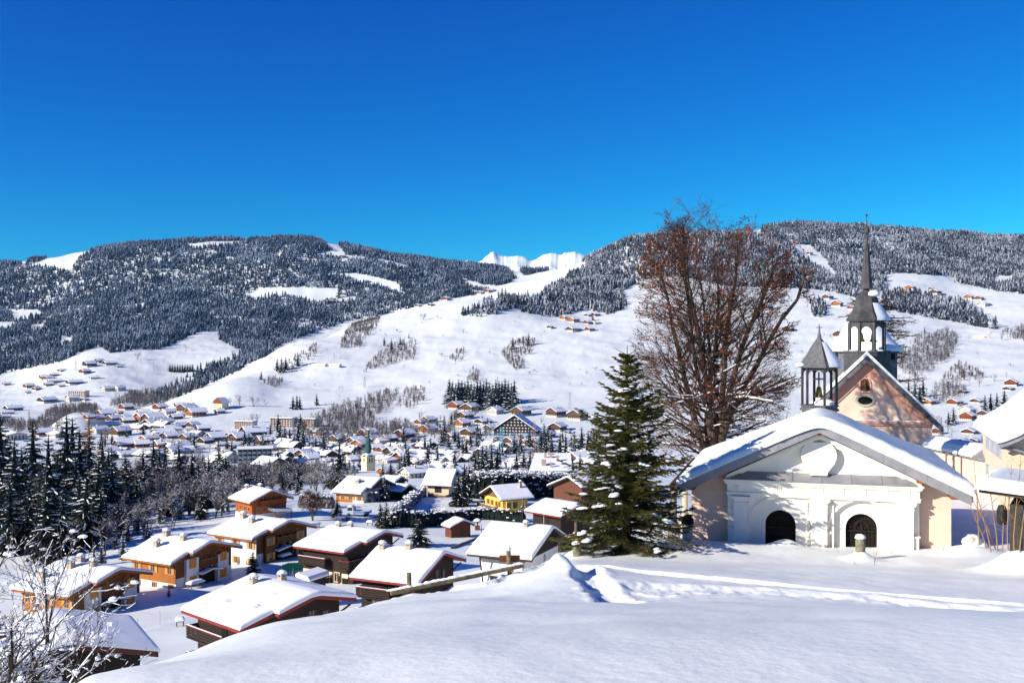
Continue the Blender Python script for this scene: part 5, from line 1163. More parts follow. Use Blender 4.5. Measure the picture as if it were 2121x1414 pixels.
# entablature
q=MB(); q.box(-3.22,3.21,-.46,-.02,cz(-5.46),cz(-5.36)); q.box(-3.24,3.23,-.50,-.021,cz(-5.36),cz(-5.33)); q.box(-3.20,3.19,-.44,-.022,cz(-5.33),cz(-5.07))
q.box(-3.24,3.23,-.50,-.023,cz(-5.07),cz(-5.02)); q.box(-3.28,3.27,-.54,-.024,cz(-5.02),cz(-4.95)); q.box(-3.32,3.31,-.59,-.025,cz(-4.95),cz(-4.88)); q.build('entablature',WHITE,chap)
for k in range(-4,5):
    q=MB()
    for j in(-.055,0,.055): q.box(k*.705-.02+j-.018,k*.705-.02+j+.018,-.468,-.4405,cz(-5.32),cz(-5.09))
    q.build('triglyph',WHITE,chap)
q=MB()
for k in range(6):
    a0=-2.93+k*.98; a1=a0+.972; l0=.0
    q.add([(a0-(.16 if k==0 else 0),-.66,cz(-4.872)),(a1+(.16 if k==5 else 0),-.66,cz(-4.872)),(a1-(.25 if k==5 else 0),-.17,cz(-4.62)),(a0+(.25 if k==0 else 0),-.17,cz(-4.62))],[(0,1,2,3)])
    q.tube((a0,-.66,cz(-4.865)),(a0,-.17,cz(-4.613)),.014,.014,5)
q.build('lead_flashing',ZINC,chap)
# pediment
q=MB(); q.prism([(-3.2,cz(-4.9)),(3.19,cz(-4.9)),(3.19,cz(-4.84)),(-.06,cz(-3.24)),(-3.2,cz(-4.84))],-.16,-.003); q.build('tympanum',WHITE,chap)
for s,xe in((-1,-3.27),(1,3.26)):
    q=MB(); 
    for t0,t1,dep in((.0,.09,.50),(.09,.16,.42),(.16,.23,.30)):
        P0=(-.06,cz(-3.20)-t0*1.1);P1=(xe,cz(-4.76)-t0*.9);P2=(xe+s*-.0,cz(-4.76)-t1*.9);P3=(-.06,cz(-3.20)-t1*1.1)
        q.prism([P0,P1,P2,P3][::-s],-dep,-.161)
    q.build('raking_moulding',WHITE,chap)
prof=[(.28,-4.66),(.30,-4.55),(.40,-4.40),(.52,-4.25),(.585,-4.08),(.60,-3.93),(.57,-3.78),(.50,-3.66),(.42,-3.58),(.36,-3.5)]
q=MB(); q.prism([(-.08-r_,cz(z_)) for r_,z_ in prof]+[(-.08+r_,cz(z_)) for r_,z_ in prof[::-1]],-.42,-.161); q.build('urn_relief',WHITE,chap)
# gates
for cx in(-1.37,1.33):
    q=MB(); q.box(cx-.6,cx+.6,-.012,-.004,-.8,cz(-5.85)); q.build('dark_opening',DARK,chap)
    g=MB(); zs=cz(-6.47)
    for k in range(-4,5): g.tube((cx+k*.115,-.10,-.8),(cx+k*.115,-.10,zs-.02),.009,.009,4); g.tube((cx+k*.115,-.10,zs-.02),(cx+k*.115,-.10,zs+.07),.022,.003,4)
    g.box(cx-.52,cx+.52,-.115,-.085,zs-.12,zs-.09); g.box(cx-.52,cx+.52,-.115,-.085,cz(-7.2),cz(-7.17))
    for i in range(13):
        t=math.pi*i/12; g.tube((cx+.15*math.cos(t),-.1,zs+.1+.15*math.sin(t)*.8),(cx+.5*math.cos(t),-.1,zs+.5*math.sin(t)),.009,.009,4)
    for i in range(12): 
        t0=math.pi*i/12;t1=math.pi*(i+1)/12; g.tube((cx+.15*math.cos(t0),-.1,zs+.1+.12*math.sin(t0)),(cx+.15*math.cos(t1),-.1,zs+.1+.12*math.sin(t1)),.014,.014,4); g.tube((cx+.22*math.cos(t0),-.1,zs+.08+.18*math.sin(t0)),(cx+.22*math.cos(t1),-.1,zs+.08+.18*math.sin(t1)),.01,.01,4)
    g.tube((cx,-.12,zs-.06),(cx,-.12,zs+.18),.035,.01,6); g.build('iron_gate',mat('rusty_iron',(.022,.010,.006),.8),chap)
# side porch beam and columns
q=MB(); q.box(-5.25,-4.95,-.3,8.2,cz(-5.42),cz(-5.16)); q.build('porch_beam',BTRIM,chap)
for k,(a,b) in enumerate(((-5.12,-.2),(-5.12,3.6),(-5.12,7.6))):
    x=CO[0]+a*_c+b*_s; y=CO[1]-a*_s+b*_c; zg_=gz(x,y)
    r=empty('stone_column',(x,y,zg_),TH,'pale stone column on a square plinth left of the chapel, '+('nearest','middle','farthest')[k]+' of three','column','stone columns beside the chapel')
    H=-5.42-zg_; q=MB(); q.box(-.2,.2,-.2,.2,-.2,.42); q.box(-.23,.23,-.23,.23,.42,.48); q.build('plinth',PALE_STONE,r)
    q=MB(); q.lathe([(.15,.48),(.15,.56),(.115,.6),(.11,H-.18),(.14,H-.12),(.15,H-.04),(.15,H)],16); q.build('shaft',PALE_STONE,r,smooth=True)
x,y,_=spot(1424,35.4); r=empty('rubbish_bin',(x,y,gz(x,y)),0,'dark green-lidded bin against the left corner of the chapel','bin')
q=MB(); q.lathe([(.16,0),(.18,.05),(.2,.62),(.0,.62)],12); q.build('body',PALE_STONE,r); q=MB(); q.lathe([(.22,.62),(.22,.8),(.12,.92),(0,.94)],12); q.build('lid',DARK,r,smooth=True)
# ---------------------------------------------------------------- small hexagonal bell turret
bx,by,_=P(1697,800,50); bz=gz(bx,by)
r=empty('bell_turret',(bx,by,bz),0,'small open six-posted bell turret with pointed shingle roof left of the church gable','bell tower')
zz=lambda v,d=50: -(v-CY)/F*d-bz
q=MB(); q.lathe([(.86,-.5),(.86,zz(851)),(.98,zz(850)),(.98,zz(846)),(.90,zz(845)),(.90,zz(841)),(.98,zz(840)),(.98,zz(838)),(0,zz(838))],6,rot=-90); q.build('base',DSLATE,r)
for i in range(6):
    a=R(-90+60*i); q=MB(); q.tube((.84*math.cos(a),.84*math.sin(a),zz(840)),(.84*math.cos(a),.84*math.sin(a),zz(762)),.075,.075,4); q.build('post',DZINC,r)
q=MB()
for i in range(6):
    a0,a1=R(-90+60*i),R(-30+60*i); p0=Vector((.84*math.cos(a0),.84*math.sin(a0),0));p1=Vector((.84*math.cos(a1),.84*math.sin(a1),0))
    for k in range(8):
        t0,t1=k/8,(k+1)/8; s0,s1=abs(t0-.5)*2,abs(t1-.5)*2; z0=zz(764)-.30*(s0**3);z1=zz(764)-.30*(s1**3); A=p0.lerp(p1,t0);B=p0.lerp(p1,t1)
        q.add([(A.x,A.y,z0-.05),(B.x,B.y,z1-.05),(B.x,B.y,zz(760)),(A.x,A.y,zz(760))],[(0,1,2,3)])
q.build('arcade',DZINC,r)
q=MB(); q.lathe([(0,zz(761)),(1.06,zz(761)),(1.08,zz(758)),(.86,zz(747)),(.62,zz(733)),(.40,zz(717)),(.20,zz(705)),(.11,zz(700)),(.05,zz(688)),(.02,zz(672))],6,rot=-90); q.build('roof',DSLATE,r)
q=MB(); q.tube((0,0,zz(690)),(0,0,zz(670)),.02,.012,5); q.box(-.16,.16,-.015,.015,zz(678)-.015,zz(678)+.015); q.build('cross',IRON,r)
sn=MB(); pr=[(1.16,zz(759)),(1.14,zz(755)),(.96,zz(745)),(.72,zz(731)),(.50,zz(718)),(.30,zz(709)),(.14,zz(707))]; sn.lathe(pr,5,rot=-84,a0=0,a1=104); sn.blob((-.98,-.12,zz(757)),(.25,.3,.16),4,7,5,.3,.15)
sn.build('roof_snow',RSNOW,r,smooth=True)
q=MB(); q.lathe([(.0,zz(800)),(.10,zz(801)),(.13,zz(806)),(.17,zz(816)),(.25,zz(822)),(.24,zz(823)),(0,zz(822))],14,cx=-.02); q.tube((-.02,0,zz(800)),(-.02,0,zz(770)),.04,.04,6); q.box(-.3,.3,-.05,.05,zz(786),zz(783)); q.build('bell',BRONZE,r)
MB().blob((.25,-.1,zz(838)),(.55,.5,.28),6,9,6,.1,.12).build('floor_snow',RSNOW,r,smooth=True)
# ---------------------------------------------------------------- the church behind
CH=19.0; hs_,hc_=math.sin(R(CH)),math.cos(R(CH)); dC=66.0; AP=P(1796,731,dC); gC=-8.2
def cf(u,v,off=0):
    t=(u-CX)/F;s=-(v-CY)/F; d=(AP[0]*hs_+AP[1]*hc_+off)/(t*hs_+hc_); return ((t*d-AP[0])*hc_-(d-AP[1])*hs_, s*d-gC)
r=empty('church',(AP[0],AP[1],gC),CH,'peach church with pink-edged gable, oval window, niche and tall grey octagonal belfry','church'); church=r
a0,z0=cf(1796,731); aR,zR=cf(1952,878); k=(z0-zR)/(aR-a0); aL=-aR; wr_,_=cf(1931,900); wl_=-wr_
zf=lambda a:z0-.15-k*abs(a)
q=MB(); q.prism([(wl_,-1),(wr_,-1),(wr_,zf(wr_)-.35),(0,zf(0)-.4),(wl_,zf(wl_)-.35)],0,13); q.build('wall',PEACH,r)
_,zS=cf(1850,872)
q=MB(); q.box(wl_,wr_+.02,-.16,-.002,zS-.28,zS-.16); q.box(wl_,wr_+.05,-.24,-.003,zS-.16,zS); q.build('string_course',PINK,r)
q=MB(); q.box(wl_,wr_-.5,-.23,-.01,zS+.001,zS+.07); q.build('ledge_snow',RSNOW,r)
for s in(-1,1):
    q=MB(); b0=.45; t=.62*math.sqrt(1+k*k)
    q.prism([(0,zf(0)-b0),(s*(wr_),zf(wr_)-b0),(s*(wr_-t/k*.0),zf(wr_)-b0-t*.9 if zf(wr_)-b0-t*.9>zS else zS+.01),(s*max(0,(zf(0)-b0-t-zS)/k),zS+.01),(0,zf(0)-b0-t)][::s],-.10,-.001); q.build('gable_band',PINK,r)
    q=MB(); q.prism([(0,zf(0)-.42),(s*(aR+.02),zf(aR)-.42),(s*(aR+.02),zf(aR)),(0,zf(0))][::s],-.65,13.3); q.build('roof',DSLATE,r)
    q=MB(); q.prism([(0,zf(0)+.0),(s*(aR+.08),zf(aR)+.0),(s*(aR-.05),zf(aR)+.22),(0,zf(0)+.26)][::s],-.72,13.3); q.build('roof_snow',RSNOW,r)
ox,oz=cf(1792,829); q=MB(); n=28
def ell(rx,rz_,y): return [(ox+rx*math.cos(2*math.pi*i/n),y,oz+rz_*math.sin(2*math.pi*i/n)) for i in range(n)]
V=ell(.62,.42,-.001)+ell(.62,.42,-.07)+ell(.46,.27,-.07)+ell(.46,.27,-.012); q.add(V,[(j*n+i,j*n+(i+1)%n,(j+1)*n+(i+1)%n,(j+1)*n+i) for j in range(3) for i in range(n)]); oc=q.build('oval_window',PALE_STONE,r)
q=MB(); q.add(ell(.47,.28,-.014),[tuple(range(n))]); q.box(ox-.42,ox+.42,-.03,-.016,oz-.02,oz+.02); q.build('pane',DARK,oc)
nx_,nz=cf(1792,798); q=MB(); arc=[(nx_+.30*math.cos(math.pi*i/10),nz+.1+.36*math.sin(math.pi*i/10)) for i in range(11)]
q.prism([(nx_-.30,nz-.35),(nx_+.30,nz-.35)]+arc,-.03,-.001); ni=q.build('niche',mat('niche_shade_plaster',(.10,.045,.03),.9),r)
q=MB()
for i in range(10):
    t0,t1=math.pi*i/10,math.pi*(i+1)/10; q.tube((nx_+.34*math.cos(t0),-.05,nz+.1+.40*math.sin(t0)),(nx_+.34*math.cos(t1),-.05,nz+.1+.40*math.sin(t1)),.05,.05,5)
q.box(nx_-.42,nx_+.42,-.14,-.031,nz-.47,nz-.35); q.box(nx_-.39,nx_-.30,-.07,-.031,nz-.35,nz+.1); q.box(nx_+.30,nx_+.39,-.07,-.031,nz-.35,nz+.1); q.build('niche_frame',PINK,ni)
q=MB(); q.lathe([(.15,nz-.35),(.17,nz-.25),(.12,nz-.05),(.13,nz+.05),(.05,nz+.12),(.08,nz+.18),(.06,nz+.26),(0,nz+.29)],9,cx=nx_,cy=-.09); q.build('statue',mat('dark_statue',(.09,.05,.02),.7),ni,smooth=True)
# belfry
bl=3.2; cy_=bl
dB=AP[1]+bl*hc_; uB=CX+F*(AP[0]+bl*hs_)/dB
ZB=lambda v:-(v-CY)/F*dB-gC
pxm=F/dB
shift=(1795-uB)/pxm; cxB=shift*hc_+0; 
q=MB(); q.lathe([(1.62,ZB(800)),(1.62,ZB(731)),(1.70,ZB(730)),(1.70,ZB(726)),(0,ZB(726))],8,cx=cxB,cy=cy_,rot=22.5); q.build('belfry_base',DZINC,r)
for i in range(8):
    a=R(22.5+45*i); q=MB(); X0=cxB+1.22*math.cos(a);Y0=cy_+1.22*math.sin(a); q.tube((X0,Y0,ZB(727)),(X0,Y0,ZB(668)),.13,.12,6); q.build('belfry_post',DZINC,r)
q=MB()
for i in range(8):
    a0_,a1_=R(22.5+45*i),R(67.5+45*i); p0=Vector((cxB+1.24*math.cos(a0_),cy_+1.24*math.sin(a0_),0));p1=Vector((cxB+1.24*math.cos(a1_),cy_+1.24*math.sin(a1_),0))
    for j in range(8):
        t0,t1=j/8,(j+1)/8; f=lambda t: ZB(674)-.55*(abs(t-.5)*2)**2.2; A=p0.lerp(p1,t0);B=p0.lerp(p1,t1)
        q.add([(A.x,A.y,f(t0)-.05),(B.x,B.y,f(t1)-.05),(B.x,B.y,ZB(664)),(A.x,A.y,ZB(664))],[(0,1,2,3)])
q.build('belfry_arcade',DZINC,r)
q=MB(); q.lathe([(0,ZB(666)),(1.40,ZB(666)),(1.46,ZB(662)),(1.30,ZB(655)),(1.02,ZB(643)),(.86,ZB(630)),(.80,ZB(620)),(.66,ZB(612)),(.38,ZB(607)),(.20,ZB(604)),(.19,ZB(599)),(.47,ZB(598)),(.44,ZB(594)),(.34,ZB(565)),(.24,ZB(530)),(.19,ZB(518)),(.21,ZB(516)),(.14,ZB(510)),(.07,ZB(490)),(.06,ZB(486)),(.20,ZB(481)),(.20,ZB(477)),(.06,ZB(472)),(.035,ZB(466)),(.02,ZB(447))],8,cx=cxB,cy=cy_,rot=22.5); q.build('spire',DZINC,r)
q=MB(); q.blob((cxB,cy_,ZB(446)),(.07,.07,.1),3,8,6,1,0); q.build('spire_ball',IRON,r)
sn=MB(); sn.lathe([(1.56,ZB(664)),(1.54,ZB(657)),(1.22,ZB(645)),(1.0,ZB(633)),(.86,ZB(628))],8,cx=cxB,cy=cy_,rot=22.5,a0=-110+22.5,a1=22.5-10+22.5)
sn.blob((cxB+.45,cy_-.45,ZB(611)),(.4,.4,.3),9,9,6,.5,.12); sn.build('spire_snow',RSNOW,r,smooth=True)
sn=MB()
for i in range(8):
    a=R(45*i); sn.blob((cxB+1.15*math.cos(a),cy_+1.15*math.sin(a),ZB(727)),(.40,.40,.11),i,8,5,.1,.1)
sn.build('sill_snow',RSNOW,r,smooth=True)
for dx in(-.35,.42):
    q=MB(); q.lathe([(.0,ZB(688)),(.08,ZB(689)),(.12,ZB(694)),(.16,ZB(702)),(.27,ZB(707)),(.25,ZB(708)),(0,ZB(706))],14,cx=cxB+dx,cy=cy_); q.tube((cxB+dx,cy_,ZB(688)),(cxB+dx,cy_,ZB(670)),.03,.03,5); q.build('bell',BRONZE,r)
# drum with snowy roof behind the belfry
q=MB(); yD=cy_+5.2; dD=AP[1]+yD*hc_; ZD=lambda v:-(v-CY)/F*dD-gC
uD=CX+F*(AP[0]+yD*hs_)/dD; cxD=(1790-uD)/(F/dD)
q.lathe([(2.45,-1),(2.45,ZD(729)),(2.6,ZD(728)),(2.6,ZD(726)),(0,ZD(726))],8,cx=cxD,cy=yD,rot=22.5); q.build('drum',DSLATE,r)
q=MB(); q.lathe([(2.68,ZD(727)),(2.66,ZD(720)),(2.3,ZD(712)),(1.9,ZD(700)),(1.5,ZD(680)),(1.1,ZD(662)),(.6,ZD(648)),(0,ZD(645))],16,cx=cxD,cy=yD); q.build('drum_snow',RSNOW,r,smooth=True)
for i in range(8):
    a=R(45*i)
    for s in(-.5,.5):
        X0=cxD+2.28*math.cos(a)-math.sin(a)*s; Y0=yD+2.28*math.sin(a)+math.cos(a)*s
        q=MB(); ca,sa=math.cos(a),math.sin(a); pts=[]
        for (e,f) in((-.2,.0),(.2,.0),(.2,1),(-.2,1)): pts.append((X0-sa*e,Y0+ca*e,ZD(744)+f*(ZD(731)-ZD(744))))
        q.add(pts,[(0,1,2,3)]); q.build('drum_window',DARK,r)
# ---------------------------------------------------------------- right-hand building
HH=18.5; cs,cc=math.sin(R(HH)),math.cos(R(HH)); CR=P(2081,1060,45.0); g0=CR[2]
r=empty('stucco_building',(CR[0],CR[1],g0),HH,'peach stucco building at right edge with grey shutters and curved snowy roof','house')
def rf_(u,v,a=None,b=None):
    t=(u-CX)/F;s=-(v-CY)/F
    if a is not None: d=(CR[0]*cc-CR[1]*cs+a)/(t*cc-cs); return ((t*d-CR[0])*cs+(d-CR[1])*cc, s*d-g0)
    d=(CR[0]*cs+CR[1]*cc+b)/(t*cs+cc); return ((t*d-CR[0])*cc-(d-CR[1])*cs, s*d-g0)
zeW=3.35
prof=[(-.30,3.08),(-.1,3.14),(.5,3.42),(1.2,3.95),(2.2,4.85),(3.4,6.0),(5.0,7.6),(6.6,6.0),(8.4,4.4)]
q=MB(); q.prism([(0,-1),(8,-1),(8,4.6),(5.0,7.3),(3.4,5.75),(2.2,4.6),(1.2,3.7),(.5,3.18),(0,3.0)],0,7.6); q.build('wall',PEACH,r)
q=MB(); q.prism([(.02,-1),(8,-1),(8,4.6),(5.0,7.28),(3.4,5.72),(2.2,4.57),(1.2,3.67),(.5,3.15),(.02,2.98)],-.03,-.002); q.build('front_wall',PEACHR,r)
def strip(pr,y0,y1,t0,t1,name,m,smooth=False):
    q=MB()
    for (xa,za),(xb,zb) in zip(pr[:-1],pr[1:]): q.prism([(xa,za+t0),(xb,zb+t0),(xb,zb+t1),(xa,za+t1)],y0,y1)
    return q.build(name,m,r,smooth)
strip(prof,-.6,8.2,0,.08,'roof_deck',BTRIM); strip(prof,-.67,-.601,-.14,.16,'fascia',ZINC)
n,m_=44,30; xs=np.interp(np.linspace(0,1,n)**1.3,[0,1],[-.42,8.2]); ys=np.linspace(-.76,8.5,m_); 
ys[1]=ys[0]+.04;ys[2]=ys[0]+.15; X,Y=np.meshgrid(xs,ys); e=np.minimum(X-xs[0],Y-ys[0]); e=np.minimum(e,ys[-1]-Y); pf=np.sqrt(np.clip(1-(1-np.clip(e/.5,0,1))**2.3,0,1))
zb=np.interp(X,[p[0] for p in prof],[p[1] for p in prof]); Zs=zb+.10+.50*pf*(1+.1*fbm(X,Y,3,4)); ix=np.arange(n*m_).reshape(m_,n)
nmesh('roof_snow',np.stack([X,Y,Zs],-1).reshape(-1,3),np.stack([ix[:-1,:-1],ix[:-1,1:],ix[1:,1:],ix[1:,:-1]],-1).reshape(-1,4),SNOW,r,smooth=True)
for (u,vt,vb) in((2049,889,930),(2059.5,898,938),(2070,905,946)):
    y1_,zt_=rf_(u,vt,a=0); _,zb_=rf_(u,vb,a=0); q=MB(); q.box(-.09,-.004,y1_-.62,y1_+.62,zb_,zt_)
    for kk in(-.02,.02): pass
    q.build('shutter',GSHUT,r); 
y1_,zt_=rf_(2048,962,a=0); _,zb_=rf_(2048,992,a=0); q=MB(); q.box(-.09,-.004,y1_-.4,y1_+.4,zb_,zt_); q.build('shutter',GSHUT,r)
pa=[(-.25,-.5,2.95),(.25,-.35,2.9),(.75,-.30,2.75),(.9,-.12,2.5),(.92,-.1,1.2),(.92,-.1,-.5)]
q=MB()
for A,B in zip(pa[:-1],pa[1:]): q.tube(A,B,.055,.055,8)
q.build('downpipe',ZINC,r)
# ---------------------------------------------------------------- link wall between church and building
A=Vector(P(1922,1000,57.5)); B=Vector(P(2050,1000,51.2)); ln=(B-A).length; hdW=math.degrees(math.atan2(-(B.y-A.y),B.x-A.x)); gW=-8.1
r=empty('link_wall',(A.x,A.y,gW),hdW,'low peach wall with snow-capped coping joining church and right-hand building','wall')
zt=-(943-CY)/F*54-gW
MB().box(0,ln,0,.6,-.6,zt).build('wall_face',PEACH,r)
q=MB(); q.prism([(-.22,zt),(.85,zt+.02),(.85,zt+.55),(.35,zt+.52),(-.22,zt+.12)],-.1,ln,'x'); q.build('coping',SLATE,r)
q=MB(); q.prism([(-.28,zt+.10),(.35,zt+.52),(.9,zt+.55),(.85,zt+.72),(.35,zt+.74),(0,zt+.55),(-.26,zt+.26)],-.1,ln*.80,'x'); q.build('coping_snow',RSNOW,r)
# ---------------------------------------------------------------- dark shed at the right edge
x,y,z=spot(2110,27.0); r=empty('shed',(x,y,-6.0),31,'dark timber shed with a bulging snow roof at the right edge','shed'); 
zz=lambda v,d=27.0: -(v-CY)/F*d+6.0
MB().box(-.22,4,0,3,-.6,zz(1046)).build('wall',mat('shed_boards',(.035,.028,.022),.85,(.06,.05,.04),6),r)
MB().box(.06,1.2,-.04,-.002,zz(1115),zz(1055)).build('window',GLASS,r)
q=MB(); q.add([(-.95,-.3,zz(1022)),(4.2,-.6,zz(1050)),(4.2,3.4,zz(1062)),(-.95,3.4,zz(1032)),(-.95,-.3,zz(1016)),(4.2,-.6,zz(1043)),(4.2,3.4,zz(1055)),(-.95,3.4,zz(1025))],[(3,2,1,0),(4,5,6,7),(0,1,5,4),(3,0,4,7)]); q.build('roof',BTRIM,r)
n=30; xs=np.linspace(-1.05,4.3,n); ys=np.linspace(-.5,3.5,n); xs[1]=xs[0]+.04; ys[1]=ys[0]+.04; X,Y=np.meshgrid(xs,ys); e=np.minimum(X-xs[0],Y-ys[0]); pf=np.sqrt(np.clip(1-(1-np.clip(e/.35,0,1))**2.3,0,1))
zb=zz(1014)-(X+.95)/5.15*(zz(1014)-zz(1042))-(Y+.4)/3.8*.13; ix=np.arange(n*n).reshape(n,n)
nmesh('roof_snow',np.stack([X,Y,zb+.34*pf*(1+.12*fbm(X*1.5,Y*1.5,3,2))],-1).reshape(-1,3),np.stack([ix[:-1,:-1],ix[:-1,1:],ix[1:,1:],ix[1:,:-1]],-1).reshape(-1,4),SNOW,r,smooth=True)
q=MB(); q.lathe([(.10,zz(1090)),(.13,zz(1080)),(.13,zz(1060)),(.09,zz(1050)),(0,zz(1048))],10,cx=-.42,cy=.1); q.build('lantern',IRON,r)
# ---------------------------------------------------------------- big spruce
x,y,z=P(1298,1150,33.1); z=gz(x,y); hS=-(712-CY)/F*33.1-z
T_=MB();Fo=MB();Sn=MB(); rn=random.Random(12)
r=empty('spruce',(x,y,z-.05),0,'big green-gold spruce with lumps of snow, standing left of the chapel','spruce')
T_.tube((0,0,-.5),(0,0,hS*.93),.17,.03,8); clumps=[]
def spray(p,d,L,wd):
    # a twig set with needle tufts on both sides
    side=d.cross(Vector((0,0,1)));
    if side.length<1e-3: side=Vector((1,0,0))
    side.normalize(); n=max(3,int(L/.06))
    for i in range(n):
        t=(i+.5)/n; c=p+d*(L*t)+Vector((0,0,-.10*L*t*t)); w=wd*(1.05-.55*t)*rn.uniform(.7,1.2)
        for s in(-1,1):
            e=c+side*(s*w)+d*(w*rn.uniform(.4,1.0))+Vector((0,0,rn.uniform(-.35,.30)*w)); g=d*(.27*w)+Vector((0,0,.20*w))
            Fo.add([tuple(c-g),tuple(c+g),tuple(e)],[(0,1,2)])
for k in range(34):
    q_=(k+rn.uniform(-.35,.35))/34; q_=max(0,q_); zc=hS*(.03+.93*q_); wv=(.80+.42*rn.random()); Lmax=2.72*wv*min(.74+q_*1.5,1)*((1-q_)**.8)*1.02+.12
    for j in range(11 if q_<.75 else 7):
        a=rn.uniform(0,6.283); L=Lmax*rn.choice((rn.uniform(.5,.8),rn.uniform(.75,1.08))); ca,sa=math.cos(a),math.sin(a); up=rn.uniform(-.08,.20)+.5*q_; n=max(4,int(L/.17)); prev=Vector((0,0,zc))
        for i in range(n):
            t=(i+1)/n; c=Vector((ca*L*t,sa*L*t,zc+L*(up*t-.52*t*t*(1-.4*q_)+.30*t**4))); d=(c-prev).normalized(); T_.tube(prev,c,.022*(1-t)+.006,.018*(1-t)+.005,3,cap=False)
            wtw=(.16+.50*math.sin(math.pi*min(1,.12+t*.86)))*min(.62,L*.36+.08)
            for s in(-1,1):
                sd=Vector((-sa*s,ca*s,rn.uniform(-.35,.05))).normalized(); dd=(sd*.8+d*.75).normalized(); spray(prev.lerp(c,rn.random()),dd,wtw*rn.uniform(.85,1.45),.125)
            if rn.random()<.6: spray(prev.lerp(c,.5),(d*.4+Vector((rn.uniform(-.3,.3),rn.uniform(-.3,.3),-.8))).normalized(),wtw*.8,.11)
            spray(prev,d,L/n*1.15,.07); prev=c
            if t>.45: clumps.append((c,L))
for a,l,zz in((2.6,.50,.99),(.3,.42,.985),(4.2,.3,.96),(1.2,.35,.95),(5.4,.38,.94),(3.4,.3,.93)):
    A_=Vector((0,0,hS*zz-.25)); B_=Vector((l*math.cos(a),l*math.sin(a)*.5,hS*zz+.0)); T_.tube(A_,B_,.018,.007,4); spray(A_,(B_-A_).normalized(),(B_-A_).length*.8,.05)
T_.tube((0,0,hS*.85),(.02,0,hS),.03,.010,5); spray(Vector((0,0,hS*.86)),Vector((0.02,.02,1)).normalized(),hS*.1,.07)
T_.build('trunk',BARK,r); o=Fo.build('crown',NEEDLE,r); print('spruce tris',len(Fo.f))
sp=MB()
for k in range(105):
    c,L=rn.choice(clumps); 
    if L<.5: continue
    dr_=Vector((c.x,c.y,0)).normalized(); m_=rn.choice((1,2,3,4,6)); sz=rn.uniform(.5,1.05); tg_=Vector((-dr_.y,dr_.x,0))*rn.uniform(-.12,.12)
    for j in range(m_):
        w_=c-dr_*(.11*j)+tg_*j+Vector((rn.uniform(-.04,.04),rn.uniform(-.04,.04),.05+.03*j-.004*j*j)); sp.blob(tuple(w_),(sz*rn.uniform(.10,.19),sz*rn.uniform(.10,.19),sz*rn.uniform(.03,.06)),k*7+j,8,5,.5,.16)
o=sp.build('snow_clump',TSNOW,r,smooth=True); o['kind']='stuff'
